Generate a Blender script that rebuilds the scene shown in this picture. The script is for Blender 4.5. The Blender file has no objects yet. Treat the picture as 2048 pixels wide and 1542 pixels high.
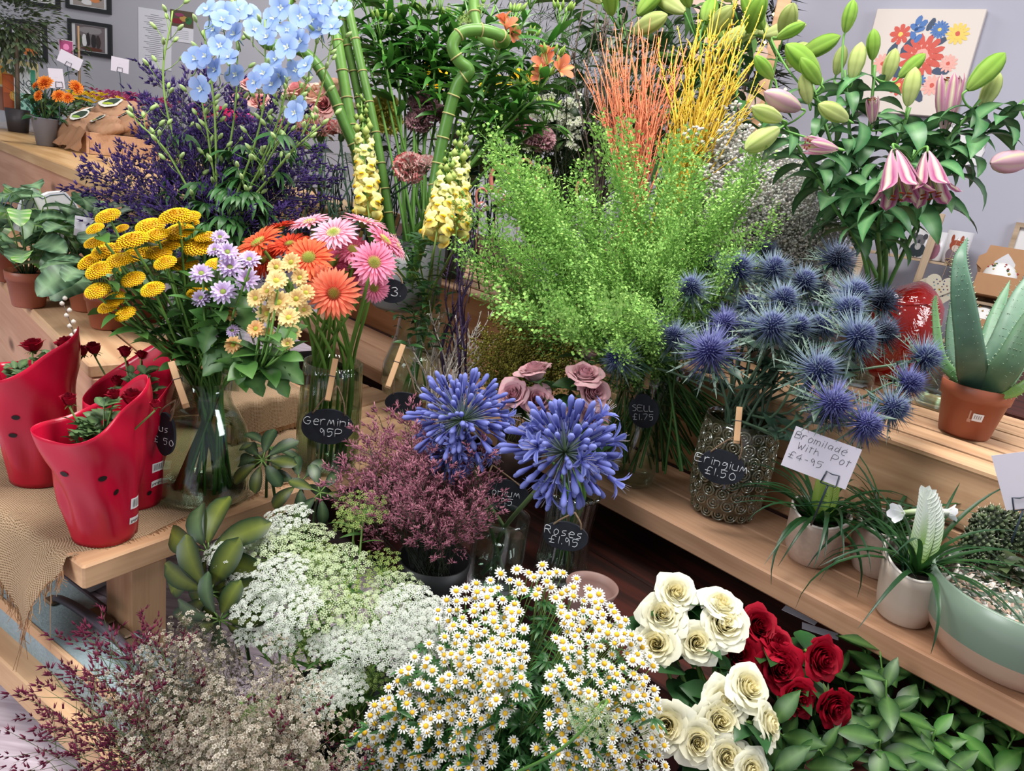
import bpy, math, random
import numpy as np
from mathutils import Vector, Matrix
R = random.Random(11)
PI = math.pi
SC = bpy.context.scene
COL = SC.collection

# ---------------------------------------------------------------- camera
FPX = 1480.0
up = np.array([724, 4929, 1480.]); up /= np.linalg.norm(up)
fw = np.array([0, 0, -1.]); yh = fw - fw.dot(up) * up; yh /= np.linalg.norm(yh)
CM = np.array([np.cross(yh, up), yh, up])
CZ = 0.90
cam = bpy.data.objects.new('camera', bpy.data.cameras.new('camera'))
COL.objects.link(cam); SC.camera = cam
cam.data.sensor_width = 36; cam.data.lens = 36 * FPX / 2048; cam.data.clip_start = .02
cam.matrix_world = Matrix.Translation((0, 0, CZ)) @ Matrix(CM.tolist()).to_4x4()
CAM = Vector((0, 0, CZ))

def P(x, y, d):
    v = CM @ np.array([(x - 1024) / FPX * d, (771 - y) / FPX * d, -d])
    return Vector((v[0], v[1], v[2] + CZ))
def PZ(x, y, z):
    v = CM @ np.array([(x - 1024) / FPX, (771 - y) / FPX, -1.]); t = (z - CZ) / v[2]
    return Vector((v[0] * t, v[1] * t, z))

# ---------------------------------------------------------------- light
w = bpy.data.worlds.new('world'); SC.world = w; w.use_nodes = True
w.node_tree.nodes['Background'].inputs[0].default_value = (.86, .93, 1, 1)
w.node_tree.nodes['Background'].inputs[1].default_value = .24
def area(name, loc, target, sx, sy, power, col):
    l = bpy.data.lights.new(name, 'AREA'); l.shape = 'RECTANGLE'; l.size = sx; l.size_y = sy
    l.energy = power; l.color = col
    o = bpy.data.objects.new(name, l); COL.objects.link(o)
    o.location = loc; o.rotation_euler = (Vector(target) - Vector(loc)).to_track_quat('-Z', 'Y').to_euler()
area('ceiling_panel_light', (.1, 1.1, 2.5), (.1, 1.3, 0), 1.3, .7, 62, (1, .96, .92))
area('back_panel_light', (-.8, 3.2, 2.5), (-.8, 3.2, 0), 1.6, .8, 34, (1, .97, .94))
area('shop_window_light', (-2.2, -.6, 1.9), (.1, 1.4, .5), 1.3, 1.1, 52, (.96, .98, 1))
area('side_window_light', (2.4, .4, 2.0), (.7, 1.5, .5), 1.0, 1.0, 30, (.97, .98, 1))
SC.view_settings.view_transform = 'Standard'; SC.view_settings.look = 'None'
SC.view_settings.gamma = 1; SC.view_settings.use_curve_mapping = False
SC.view_settings.exposure = .30

# ---------------------------------------------------------------- mesh helpers
def lerp(a, b, t): return a + (b - a) * t
def mix(a, b, t): return tuple(a[i] + (b[i] - a[i]) * t for i in range(3))
def keys(t, ks):
    for (t0, v0), (t1, v1) in zip(ks, ks[1:]):
        if t <= t1: return v0 + (v1 - v0) * (t - t0) / (t1 - t0 + 1e-9)
    return ks[-1][1]
def hexc(h):
    h = h.lstrip('#'); c = [int(h[i:i + 2], 16) / 255 for i in (0, 2, 4)]
    return tuple(x / 12.92 if x <= .04045 else ((x + .055) / 1.055) ** 2.4 for x in c)
def jit(c, s, r=R):
    k = 1 + r.uniform(-s, s); return tuple(min(1, x * k * (1 + r.uniform(-s, s) * .4)) for x in c)

class MB:
    def __init__(s): s.v = []; s.c = []; s.t = []; s.q = []; s.n = 0; s.ch = []
    def add(s, vs, fs, c):
        n = s.n; s.v.extend(tuple(p) for p in vs)
        if isinstance(c, list): s.c.extend(c)
        else: s.c.extend([c] * len(vs))
        for f in fs:
            if len(f) == 3: s.t.append((f[0] + n, f[1] + n, f[2] + n))
            elif len(f) == 4: s.q.append((f[0] + n, f[1] + n, f[2] + n, f[3] + n))
            else:
                for i in range(1, len(f) - 1): s.t.append((f[0] + n, f[i] + n, f[i + 1] + n))
        s.n += len(vs); return s
    def arr(s):
        return (np.array(s.v, float).reshape(-1, 3), np.array(s.c, float).reshape(-1, 3),
                np.array(s.t, int).reshape(-1, 3), np.array(s.q, int).reshape(-1, 4))
    def merge(s, o, M, tint=None):
        a = o if isinstance(o, tuple) else o.arr()
        m = np.array(M)
        v = a[0] @ m[:3, :3].T + m[:3, 3]
        c = a[1] * np.array(tint) if tint is not None else a[1]
        n = s.n
        s.v.extend(map(tuple, v.tolist())); s.c.extend(map(tuple, np.minimum(c, 1).tolist()))
        s.t.extend(map(tuple, (a[2] + n).tolist())); s.q.extend(map(tuple, (a[3] + n).tolist()))
        s.n += len(v)
    def mesh(s, name, mat, flat=False):
        V, C, T, Q = s.arr(); me = bpy.data.meshes.new(name)
        me.vertices.add(len(V)); me.vertices.foreach_set('co', V.ravel())
        L = np.concatenate([T.ravel(), Q.ravel()]).astype(np.int32)
        me.loops.add(len(L)); me.loops.foreach_set('vertex_index', L)
        st = np.concatenate([np.arange(len(T)) * 3, len(T) * 3 + np.arange(len(Q)) * 4]).astype(np.int32)
        me.polygons.add(len(st)); me.polygons.foreach_set('loop_start', st)
        me.polygons.foreach_set('use_smooth', np.full(len(st), not flat))
        me.update(calc_edges=True)
        at = me.color_attributes.new('col', 'FLOAT_COLOR', 'POINT')
        at.data.foreach_set('color', np.hstack([C, np.ones((len(C), 1))]).ravel())
        me.materials.append(mat); return me

def align(p, d, spin=0., s=1.):
    d = Vector(d).normalized()
    q = Vector((0, 0, 1)).rotation_difference(d)
    sc = s if isinstance(s, (tuple, Vector)) else (s, s, s)
    return Matrix.Translation(p) @ q.to_matrix().to_4x4() @ Matrix.Rotation(spin, 4, 'Z') @ Matrix.Diagonal((*sc, 1))
def frame(p, x, z):
    z = Vector(z).normalized(); x = Vector(x); x = (x - z * x.dot(z)).normalized(); y = z.cross(x)
    return Matrix.Translation(p) @ Matrix((x, y, z)).transposed().to_4x4()

def cat(pts, n=6):
    pts = [Vector(p) for p in pts]
    if len(pts) < 3: return [pts[0].lerp(pts[-1], i / n) for i in range(n + 1)]
    e = [pts[0] * 2 - pts[1]] + pts + [pts[-1] * 2 - pts[-2]]; out = []
    for i in range(1, len(e) - 2):
        p0, p1, p2, p3 = e[i - 1:i + 3]
        for k in range(n):
            t = k / n
            out.append(.5 * ((2 * p1) + (p2 - p0) * t + (2 * p0 - 5 * p1 + 4 * p2 - p3) * t * t + (3 * p1 - p0 - 3 * p2 + p3) * t ** 3))
    out.append(pts[-1]); return out
def tube(mb, pts, r0, r1, c0, c1=None, k=5, cap=True, rf=None):
    c1 = c1 or c0; n = len(pts); vs = []; cs = []; fs = []
    u = None
    for i, p in enumerate(pts):
        d = (pts[min(i + 1, n - 1)] - pts[max(i - 1, 0)])
        d = d.normalized() if d.length > 1e-9 else Vector((0, 0, 1))
        if u is None: u = d.orthogonal().normalized()
        else:
            u = u - d * u.dot(d); u = u.normalized() if u.length > 1e-6 else d.orthogonal().normalized()
        w_ = d.cross(u); t = i / (n - 1); r = rf(t) if rf else lerp(r0, r1, t)
        for j in range(k):
            a = 2 * PI * j / k; vs.append(p + (u * math.cos(a) + w_ * math.sin(a)) * r); cs.append(mix(c0, c1, t))
    for i in range(n - 1):
        for j in range(k):
            a = i * k + j; b = i * k + (j + 1) % k; fs.append((a, b, b + k, a + k))
    if cap: fs.append(tuple(range(k))[::-1]); fs.append(tuple((n - 1) * k + j for j in range(k)))
    mb.add(vs, fs, cs)
def lathe(mb, prof, k=32, c=(1, 1, 1), cs=None, z0=0, ox=0, oy=0, rfn=None):
    vs = []; cc = []; fs = []; n = len(prof)
    for i, (r, z) in enumerate(prof):
        for j in range(k):
            a = 2 * PI * j / k; rr = r * (rfn(a, z) if rfn else 1)
            vs.append((ox + rr * math.cos(a), oy + rr * math.sin(a), z + z0)); cc.append(cs[i] if cs else c)
    for i in range(n - 1):
        for j in range(k):
            a = i * k + j; b = i * k + (j + 1) % k; fs.append((a, b, b + k, a + k))
    mb.add(vs, fs, cc)
def box(mb, x0, x1, y0, y1, z0, z1, c=(1, 1, 1), M=None, bev=0.):
    b = bev
    if b <= 0:
        vs = [(x, y, z) for z in (z0, z1) for y in (y0, y1) for x in (x0, x1)]
        fs = [(0, 2, 3, 1), (4, 5, 7, 6), (0, 1, 5, 4), (2, 6, 7, 3), (0, 4, 6, 2), (1, 3, 7, 5)]
    else:
        vs = []
        def ring(z, i):
            for (sx, sy, x, y) in ((-1, -1, x0, y0), (1, -1, x1, y0), (1, 1, x1, y1), (-1, 1, x0, y1)):
                if sx * sy > 0: vs.append((x - sx * i, y - sy * (b + i), z)); vs.append((x - sx * (b + i), y - sy * i, z))
                else: vs.append((x - sx * (b + i), y - sy * i, z)); vs.append((x - sx * i, y - sy * (b + i), z))
        ring(z0, b); ring(z0 + b, 0); ring(z1 - b, 0); ring(z1, b); fs = []
        for i in range(3):
            for j in range(8): fs.append((i * 8 + j, i * 8 + (j + 1) % 8, i * 8 + 8 + (j + 1) % 8, i * 8 + 8 + j))
        fs += [tuple(range(8))[::-1], tuple(range(24, 32))]
    if M is not None: vs = [M @ Vector(v) for v in vs]
    mb.add(vs, fs, c)

PK = [(0, .35), (.3, .75), (.65, 1), (.88, .8), (1, .12)]      # oblong petal
LK = [(0, .06), (.18, .62), (.42, 1), (.7, .72), (.9, .26), (1, .02)]     # leaf
RK = [(0, .25), (.35, .75), (.7, 1), (.93, .78), (1, .4)]      # rounded petal
GK = [(0, .6), (.2, 1), (.6, .8), (.9, .3), (1, .03)]          # grass blade
def blade(mb, M, L, W, ks, e0, e1, c0, c1, n=5, cup=.2, rib=None, side=0., twist=0.):
    """strip that starts at M's origin, runs along local x with elevation e0..e1 (degrees), width along local y"""
    x = 0; z = 0; vs = []; cs = []; fs = []
    for i in range(n + 1):
        t = i / n; e = math.radians(lerp(e0, e1, t)); w_ = W * .5 * keys(t, ks)
        if i: x += L / n * math.cos(e); z += L / n * math.sin(e)
        c = mix(c0, c1, t); nx, nz = -math.sin(e), math.cos(e); yo = side * t * t * L; tw = twist * t
        for s_ in (-1, 0, 1):
            h = cup * w_ * (abs(s_)); wy = s_ * w_ * math.cos(tw); wz = s_ * w_ * math.sin(tw)
            vs.append(M @ Vector((x + nx * (h + wz), yo + wy, z + nz * (h + wz))))
            cs.append(rib if (rib and s_ == 0) else c)
    for i in range(n):
        for j in (0, 1): a = i * 3 + j; fs.append((a, a + 1, a + 4, a + 3))
    mb.add(vs, fs, cs)
def petal(mb, az, r0, z0, L, W, e0, e1, c0, c1, n=4, ks=PK, cup=.15, rib=None, side=0):
    blade(mb, Matrix.Rotation(az, 4, 'Z') @ Matrix.Translation((r0, 0, z0)), L, W, ks, e0, e1, c0, c1, n, cup, rib, side)
def wleaf(mb, p, d, L, W, droop, c0, c1, ks=LK, n=6, cup=.25, rib=None, r=R, lift=None):
    """leaf from world point p heading along horizontal-ish dir d, drooping"""
    d = Vector(d); h = math.degrees(math.asin(max(-1, min(1, d.normalized().z)))) if lift is None else lift
    hd = Vector((d.x, d.y, 0)); hd = hd.normalized() if hd.length > 1e-4 else Vector((1, 0, 0))
    M = Matrix.Translation(p) @ Matrix((hd, Vector((0, 0, 1)).cross(hd), Vector((0, 0, 1)))).transposed().to_4x4() @ Matrix.Rotation(r.uniform(-.5, .5), 4, 'X')
    blade(mb, M, L, W, ks, h, h - droop, c0, c1, n, cup, rib, side=r.uniform(-.15, .15), twist=r.uniform(-.5, .5))
def fib(n, zmin=-1., zmax=1.):
    for i in range(n):
        z = zmax - (zmax - zmin) * (i + .5) / n; a = i * 2.39996; s_ = math.sqrt(max(0, 1 - z * z))
        yield Vector((s_ * math.cos(a), s_ * math.sin(a), z))
def spike(mb, p, d, L, r, c0, c1):
    d = Vector(d).normalized(); u = d.orthogonal().normalized(); w_ = d.cross(u)
    vs = [p + u * r, p + (w_ * .87 - u * .5) * r, p + (-w_ * .87 - u * .5) * r, p + d * L]
    mb.add(vs, [(0, 1, 3), (1, 2, 3), (2, 0, 3)], [c0, c0, c0, c1])
def octa(mb, p, r, c, sz=1.):
    p = Vector(p)
    vs = [p + Vector(v) for v in ((r, 0, 0), (0, r, 0), (-r, 0, 0), (0, -r, 0), (0, 0, r * sz), (0, 0, -r * sz))]
    mb.add(vs, [(0, 1, 4), (1, 2, 4), (2, 3, 4), (3, 0, 4), (1, 0, 5), (2, 1, 5), (3, 2, 5), (0, 3, 5)], c)
def star(mb, p, d, r, c, cc, k=5):
    M = align(p, d, R.random() * 6, r); vs = [M @ Vector((0, 0, .1))]; cs = [cc]; fs = []
    for j in range(k):
        a = 2 * PI * j / k; w_ = PI / k * .8
        vs += [M @ Vector((math.cos(a - w_) * .8, math.sin(a - w_) * .8, .25)), M @ Vector((math.cos(a) * 1.1, math.sin(a) * 1.1, .1)), M @ Vector((math.cos(a + w_) * .8, math.sin(a + w_) * .8, .25))]
        cs += [c] * 3; b = 1 + j * 3; fs.append((0, b, b + 1, b + 2))
    mb.add(vs, fs, cs)

# ---------------------------------------------------------------- materials
def nodes(name):
    m = bpy.data.materials.new(name); m.use_nodes = True; nt = m.node_tree; nt.nodes.clear()
    return m, nt, nt.nodes.new('ShaderNodeOutputMaterial')
def attr_mat(name, rough=.55, transl=.0, spec=.35, var=.08, nscale=0., namt=.0, bump=0., coat=0.):
    m, nt, out = nodes(name); N = nt.nodes.new; L = nt.links.new
    a = N('ShaderNodeAttribute'); a.attribute_name = 'col'
    oi = N('ShaderNodeObjectInfo'); mr = N('ShaderNodeMapRange'); mr.inputs[3].default_value = 1 - var; mr.inputs[4].default_value = 1 + var
    L(oi.outputs['Random'], mr.inputs[0])
    hs = N('ShaderNodeHueSaturation'); L(a.outputs['Color'], hs.inputs['Color'])
    p = N('ShaderNodeBsdfPrincipled'); p.inputs['Roughness'].default_value = rough; p.inputs['Specular IOR Level'].default_value = spec
    p.inputs['Coat Weight'].default_value = coat
    val = mr.outputs[0]
    if nscale:
        tc = N('ShaderNodeTexCoord'); nz = N('ShaderNodeTexNoise'); nz.inputs['Scale'].default_value = nscale; nz.inputs['Detail'].default_value = 4
        L(tc.outputs['Object'], nz.inputs['Vector'])
        m2 = N('ShaderNodeMapRange'); m2.inputs[1].default_value = .3; m2.inputs[2].default_value = .7
        m2.inputs[3].default_value = 1 - namt; m2.inputs[4].default_value = 1 + namt; L(nz.outputs[0], m2.inputs[0])
        mu = N('ShaderNodeMath'); mu.operation = 'MULTIPLY'; L(val, mu.inputs[0]); L(m2.outputs[0], mu.inputs[1]); val = mu.outputs[0]
        if bump:
            b = N('ShaderNodeBump'); b.inputs['Strength'].default_value = bump; b.inputs['Distance'].default_value = .002
            L(nz.outputs[0], b.inputs['Height']); L(b.outputs[0], p.inputs['Normal'])
    L(val, hs.inputs['Value']); L(hs.outputs[0], p.inputs['Base Color'])
    sh = p.outputs[0]
    if transl:
        t = N('ShaderNodeBsdfTranslucent'); L(hs.outputs[0], t.inputs[0]); mx = N('ShaderNodeMixShader'); mx.inputs[0].default_value = transl
        L(sh, mx.inputs[1]); L(t.outputs[0], mx.inputs[2]); sh = mx.outputs[0]
    L(sh, out.inputs[0]); return m
def plain(name, col, rough=.5, metal=0., spec=.5, nscale=0., namt=.1, bump=0., emis=0.):
    m, nt, out = nodes(name); N = nt.nodes.new; L = nt.links.new
    p = N('ShaderNodeBsdfPrincipled'); p.inputs['Base Color'].default_value = (*col, 1); p.inputs['Roughness'].default_value = rough
    p.inputs['Metallic'].default_value = metal; p.inputs['Specular IOR Level'].default_value = spec
    if nscale:
        tc = N('ShaderNodeTexCoord'); nz = N('ShaderNodeTexNoise'); nz.inputs['Scale'].default_value = nscale; nz.inputs['Detail'].default_value = 6
        L(tc.outputs['Object'], nz.inputs['Vector']); cr = N('ShaderNodeValToRGB')
        cr.color_ramp.elements[0].position = .3; cr.color_ramp.elements[1].position = .7
        cr.color_ramp.elements[0].color = (*[c * (1 - namt) for c in col], 1); cr.color_ramp.elements[1].color = (*[min(1, c * (1 + namt)) for c in col], 1)
        L(nz.outputs[0], cr.inputs[0]); L(cr.outputs[0], p.inputs['Base Color'])
        if bump:
            b = N('ShaderNodeBump'); b.inputs['Strength'].default_value = bump; b.inputs['Distance'].default_value = .003
            L(nz.outputs[0], b.inputs['Height']); L(b.outputs[0], p.inputs['Normal'])
    if emis: p.inputs['Emission Color'].default_value = (*col, 1); p.inputs['Emission Strength'].default_value = emis
    L(p.outputs[0], out.inputs[0]); return m
def wood(name, c_light, c_dark, rough=.6, knots=True, ring=9.):
    """grain runs along object x"""
    m, nt, out = nodes(name); N = nt.nodes.new; L = nt.links.new
    tc = N('ShaderNodeTexCoord'); oi = N('ShaderNodeObjectInfo')
    mp = N('ShaderNodeMapping'); mp.inputs['Scale'].default_value = (.9, 7, 7); L(tc.outputs['Object'], mp.inputs[0])
    ad = N('ShaderNodeVectorMath'); ad.operation = 'ADD'; L(mp.outputs[0], ad.inputs[0])
    sc = N('ShaderNodeVectorMath'); sc.operation = 'SCALE'; sc.inputs[0].default_value = (7, 3, 5); L(oi.outputs['Random'], sc.inputs['Scale']); L(sc.outputs[0], ad.inputs[1])
    nz = N('ShaderNodeTexNoise'); nz.inputs['Scale'].default_value = 1.3; nz.inputs['Detail'].default_value = 3; L(ad.outputs[0], nz.inputs['Vector'])
    sn = N('ShaderNodeMath'); sn.operation = 'MULTIPLY'; sn.inputs[1].default_value = ring * 3; L(nz.outputs[0], sn.inputs[0])
    fr = N('ShaderNodeMath'); fr.operation = 'SINE'; L(sn.outputs[0], fr.inputs[0])
    mp2 = N('ShaderNodeMapping'); mp2.inputs['Scale'].default_value = (6, 160, 160); L(tc.outputs['Object'], mp2.inputs[0])
    n2 = N('ShaderNodeTexNoise'); n2.inputs['Scale'].default_value = 1; n2.inputs['Detail'].default_value = 3; L(mp2.outputs[0], n2.inputs['Vector'])
    f2 = N('ShaderNodeMath'); f2.operation = 'MULTIPLY_ADD'; f2.inputs[1].default_value = .22; f2.inputs[2].default_value = .3; L(fr.outputs[0], f2.inputs[0])
    f3 = N('ShaderNodeMath'); f3.operation = 'MULTIPLY_ADD'; f3.inputs[1].default_value = .5; L(n2.outputs[0], f3.inputs[0]); L(f2.outputs[0], f3.inputs[2])
    cr = N('ShaderNodeValToRGB'); cr.color_ramp.elements[0].position = .25; cr.color_ramp.elements[1].position = .95
    cr.color_ramp.elements[0].color = (*c_light, 1); cr.color_ramp.elements[1].color = (*c_dark, 1); L(f3.outputs[0], cr.inputs[0])
    colr = cr.outputs[0]
    if knots:
        mp3 = N('ShaderNodeMapping'); mp3.inputs['Scale'].default_value = (3.2, 7, 7); L(tc.outputs['Object'], mp3.inputs[0])
        vo = N('ShaderNodeTexVoronoi'); vo.inputs['Scale'].default_value = 1; L(mp3.outputs[0], vo.inputs['Vector'])
        k = N('ShaderNodeMapRange'); k.inputs[1].default_value = .05; k.inputs[2].default_value = .14; k.inputs[3].default_value = 1; k.inputs[4].default_value = 0; L(vo.outputs['Distance'], k.inputs[0])
        mx = N('ShaderNodeMixRGB'); mx.inputs[2].default_value = (*[c * .45 for c in c_dark], 1); L(k.outputs[0], mx.inputs[0]); L(colr, mx.inputs[1]); colr = mx.outputs[0]
    p = N('ShaderNodeBsdfPrincipled'); p.inputs['Roughness'].default_value = rough; p.inputs['Specular IOR Level'].default_value = .25
    L(colr, p.inputs['Base Color']); b = N('ShaderNodeBump'); b.inputs['Strength'].default_value = .25; b.inputs['Distance'].default_value = .001
    L(n2.outputs[0], b.inputs['Height']); L(b.outputs[0], p.inputs['Normal']); L(p.outputs[0], out.inputs[0]); return m
def glassy(name, col=(.93, .97, .95), lo=.05, hi=.75, rough=.02, body=0., bcol=(1, 1, 1), bumpscale=0., pw=3.):
    m, nt, out = nodes(name); N = nt.nodes.new; L = nt.links.new
    lw = N('ShaderNodeLayerWeight'); lw.inputs[0].default_value = .5
    pz = N('ShaderNodeMath'); pz.operation = 'POWER'; pz.inputs[1].default_value = pw; L(lw.outputs['Facing'], pz.inputs[0])
    mr = N('ShaderNodeMapRange'); mr.inputs[3].default_value = lo; mr.inputs[4].default_value = hi; L(pz.outputs[0], mr.inputs[0])
    t = N('ShaderNodeBsdfTransparent'); t.inputs[0].default_value = (*col, 1)
    g = N('ShaderNodeBsdfGlossy'); g.inputs['Roughness'].default_value = rough; g.inputs['Color'].default_value = (.9, .95, .95, 1)
    mx = N('ShaderNodeMixShader'); L(mr.outputs[0], mx.inputs[0]); L(t.outputs[0], mx.inputs[1]); L(g.outputs[0], mx.inputs[2]); sh = mx.outputs[0]
    if bumpscale:
        tc = N('ShaderNodeTexCoord'); nz = N('ShaderNodeTexNoise'); nz.inputs['Scale'].default_value = bumpscale; nz.inputs['Detail'].default_value = 2; nz.inputs['Distortion'].default_value = 1.5
        L(tc.outputs['Object'], nz.inputs['Vector']); b = N('ShaderNodeBump'); b.inputs['Strength'].default_value = .8; b.inputs['Distance'].default_value = .004
        L(nz.outputs[0], b.inputs['Height']); L(b.outputs[0], g.inputs['Normal']); L(b.outputs[0], lw.inputs['Normal'])
    if body:
        d = N('ShaderNodeBsdfDiffuse'); d.inputs[0].default_value = (*bcol, 1); m2 = N('ShaderNodeMixShader'); m2.inputs[0].default_value = body
        L(sh, m2.inputs[1]); L(d.outputs[0], m2.inputs[2]); sh = m2.outputs[0]
    L(sh, out.inputs[0]); return m

PETAL = attr_mat('petal', .6, .28, .2, .06)
SOLID = attr_mat('plant_solid', .55, 0, .3, .06)
LEAF = attr_mat('leaf', .42, .22, .45, .12, 60, .12)
GLOSSLEAF = attr_mat('glossy_leaf', .38, .12, .35, .1, 50, .1)
STEM = attr_mat('stem', .5, 0, .35, .08)
FLUFF = attr_mat('floret', .7, .25, .1, .1)
PAINT = attr_mat('painted', .5, 0, .4, 0)
CARD = attr_mat('card_paper', .7, 0, .2, 0)
TERRA = plain('terracotta_plastic', hexc('#98553d'), .45, nscale=9, namt=.06)
SOIL = plain('soil', (.03, .02, .014), .95, nscale=90, namt=.6, bump=1)
PINE = wood('pine', hexc('#d2ab86'), hexc('#ad8260'))
PINE2 = wood('planed_pine', hexc('#c79d7e'), hexc('#9c7052'), ring=7)
CPINE = wood('counter_pine', hexc('#cfa287'), hexc('#b28268'), ring=6)
PEGW = wood('peg_wood', hexc('#dcb489'), hexc('#c49870'), knots=False)
OLDRED = wood('worn_red_wood', hexc('#4a2018'), hexc('#1c120e'), .7, ring=14)
GLASS = glassy('clear_glass')
WATER = glassy('water', (.86, .93, .84), .03, .5, .01)
SLATE = plain('slate', hexc('#20242e'), .75, nscale=40, namt=.35, bump=.3)
CHALK = plain('chalk', (.8, .82, .86), .9)
INK = plain('ink', (.012, .014, .02), .6)
WHITEP = plain('white_card', (.62, .58, .66), .6)
TWINE = attr_mat('twine', .9, 0, .1, 0, 400, .3, .8)

# ---------------------------------------------------------------- scene objects
def thing(name, label, cat_, loc=(0, 0, 0), group=None, M=None):
    o = bpy.data.objects.new(name, None); COL.objects.link(o); o.empty_display_size = .02
    if M is not None: o.matrix_world = M
    else: o.location = loc
    o['label'] = label; o['category'] = cat_
    if group: o['group'] = group
    return o
def part(name, me, parent, M=None, mat=None, **kw):
    if isinstance(me, MB): me = me.mesh(name, mat, **kw)
    o = bpy.data.objects.new(name, me); COL.objects.link(o); o.parent = parent
    if M is not None: o.matrix_basis = M
    return o
def solo(name, mb, mat, label=None, cat_=None, group=None, kind=None, M=None, **kw):
    me = mb if not isinstance(mb, MB) else mb.mesh(name, mat, **kw)
    o = bpy.data.objects.new(name, me); COL.objects.link(o)
    if M is not None: o.matrix_world = M
    if label: o['label'] = label; o['category'] = cat_
    if group: o['group'] = group
    if kind: o['kind'] = kind
    return o
def rel(M): return Matrix.Translation(-Vector(M))
ORD = 'first second third fourth fifth sixth seventh eighth ninth tenth eleventh twelfth thirteenth fourteenth'.split()
def ranks(heads, nrow):
    """names each head by its row in the bunch and its place in that row"""
    idx = sorted(range(len(heads)), key=lambda i: heads[i][1]); per = math.ceil(len(idx) / nrow); out = {}
    rown = {1: ['bunch'], 2: ['upper row', 'lower row'], 3: ['top row', 'middle row', 'lowest row'], 4: ['top row', 'second row', 'third row', 'lowest row'],
            5: ['top row', 'second row', 'third row', 'fourth row', 'lowest row']}[nrow]
    for k in range(nrow):
        row = sorted(idx[k * per:(k + 1) * per], key=lambda i: heads[i][0])
        for j, i in enumerate(row):
            w_ = 'leftmost' if j == 0 else ('rightmost' if j == len(row) - 1 else ORD[j] + ' from the left')
            out[i] = '%s in the %s' % (w_, rown[k])
    return [out[i] for i in range(len(heads))]

# handwriting strokes on a 9x9 grid (x digit, y digit), strokes split by /
ST = {'G': '88 59 27 14 31 70 94 54', 'e': '04 64 66 37 14 20 60', 'r': '00 07/04 27 57', 'm': '00 07/05 26 35 30/35 56 75 70', 'M': '00 27 42 67 80', 'i': '10 16/18 19', 'n': '00 07/05 36 65 60',
      '9': '57 29 16 34 57 60', '5': '79 19 15 56 63 40 10', 'P': '00 09 69 76 44 04', 'R': '00 09 59 66 45 05/35 70', 'o': '37 14 20 51 65 37', 's': '67 26 24 53 51 10', '.': '10 11', ',': '10 11',
      '£': '88 59 37 31 10 70/04 64', '1': '10 19', '3': '08 49 67 35 64 61 30 01', 'E': '89 09 00 80/05 65', 'g': '66 26 13 43 66 60 3- 1-', 'u': '07 01 40 61/67 60', 'S': '79 39 17 55 73 50 10', 'l': '19 10', 'L': '09 00 60',
      '0': '49 16 12 40 72 76 49', '7': '09 79 20', 'B': '00 09 59 66 05/05 64 61 00', 'a': '66 26 12 31 64/66 60', 'd': '65 26 12 31 64/69 60', 'W': '09 20 46 60 89', 'w': '06 20 44 60 86', 'h': '09 00/04 36 60', 't': '29 20/07 57',
      '4': '59 03 73/56 50', '-': '14 54', 'C': '88 59 17 12 40 80', 'O': '49 16 12 40 72 76 49', 'N': '00 09 80 89', 'A': '00 49 80/24 64', 'D': '00 09 59 85 50 00', 'K': '00 09/79 04 70', 'b': '09 00 40 64 36 05', 'c': '66 26 12 30 60',
      'v': '06 30 66', 'x': '06 60/00 66', 'k': '09 00/56 03 60', 'y': '06 33/66 20', 'H': '00 09/80 89/05 85', 'I': '10 19', 'T': '09 89/49 40', 'U': '09 01 40 71 79', 'Y': '09 45 89/45 40', 'F': '00 09 79/05 55', ' ': ''}
def write(mb, s, M, size, th, c=(1, 1, 1), center=True, slant=0.):
    adv = []; x = 0
    for ch in s:
        st = ST.get(ch, ''); wd = max([int(p[0]) for q in st.split('/') for p in q.split()] or [4]) + 2.6
        adv.append((x, st)); x += wd
    off = -x / 2 if center else 0
    for x0, st in adv:
        for q in st.split('/'):
            pts = [Vector(((x0 + off + int(p[0]) + slant * (0 if p[1] == '-' else int(p[1]))) * size / 9, (-3 if p[1] == '-' else int(p[1])) * size / 9, 0)) for p in q.split()]
            if len(pts) < 2: continue
            pts = cat(pts, 3) if len(pts) > 2 else pts
            tube(mb, [M @ p for p in pts], th, th, c, k=4)
def face_cam(p, tilt=0., yaw=0., roll=0.):
    """upright frame at p: x to the right as the shopper sees it, y up, z towards the shopper"""
    z = (CAM - p); z.z = 0; z = Matrix.Rotation(yaw, 3, 'Z') @ z.normalized()
    x = Vector((0, 0, 1)).cross(z)
    M = Matrix.Translation(p) @ Matrix((x, Vector((0, 0, 1)), z)).transposed().to_4x4()
    return M @ Matrix.Rotation(tilt, 4, 'X') @ Matrix.Rotation(roll, 4, 'Z')
# ---------------------------------------------------------------- setting
D1 = Vector((-.7096, .7046, 0)); D2 = Vector((.7046, .7096, 0))
FM = Matrix((D1, -D2, Vector((0, 0, 1)))).transposed().to_4x4()        # local x = along the stands, local -y = away from the shopper
def fab(a, b, z): return D1 * a + D2 * b + Vector((0, 0, z))
def fboard(name, a0, a1, b0, b1, z0, z1, mat, parent=None, bev=.003, **kw):
    mb = MB(); ca, cb, cz = (a0 + a1) / 2, (b0 + b1) / 2, (z0 + z1) / 2
    box(mb, a0 - ca, a1 - ca, cb - b1, cb - b0, z0 - cz, z1 - cz, bev=bev)
    M = FM @ Matrix.Translation((ca, -cb, cz))
    if parent: return part(name, mb, parent, parent.matrix_world.inverted() @ M, mat, flat=True)
    return solo(name, mb, mat, M=M, flat=True, **kw)
def fthing(name, label, c, a, b, z, group=None):
    t = thing(name, label, c, M=FM @ Matrix.Translation((a, -b, z)), group=group); return t

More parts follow.
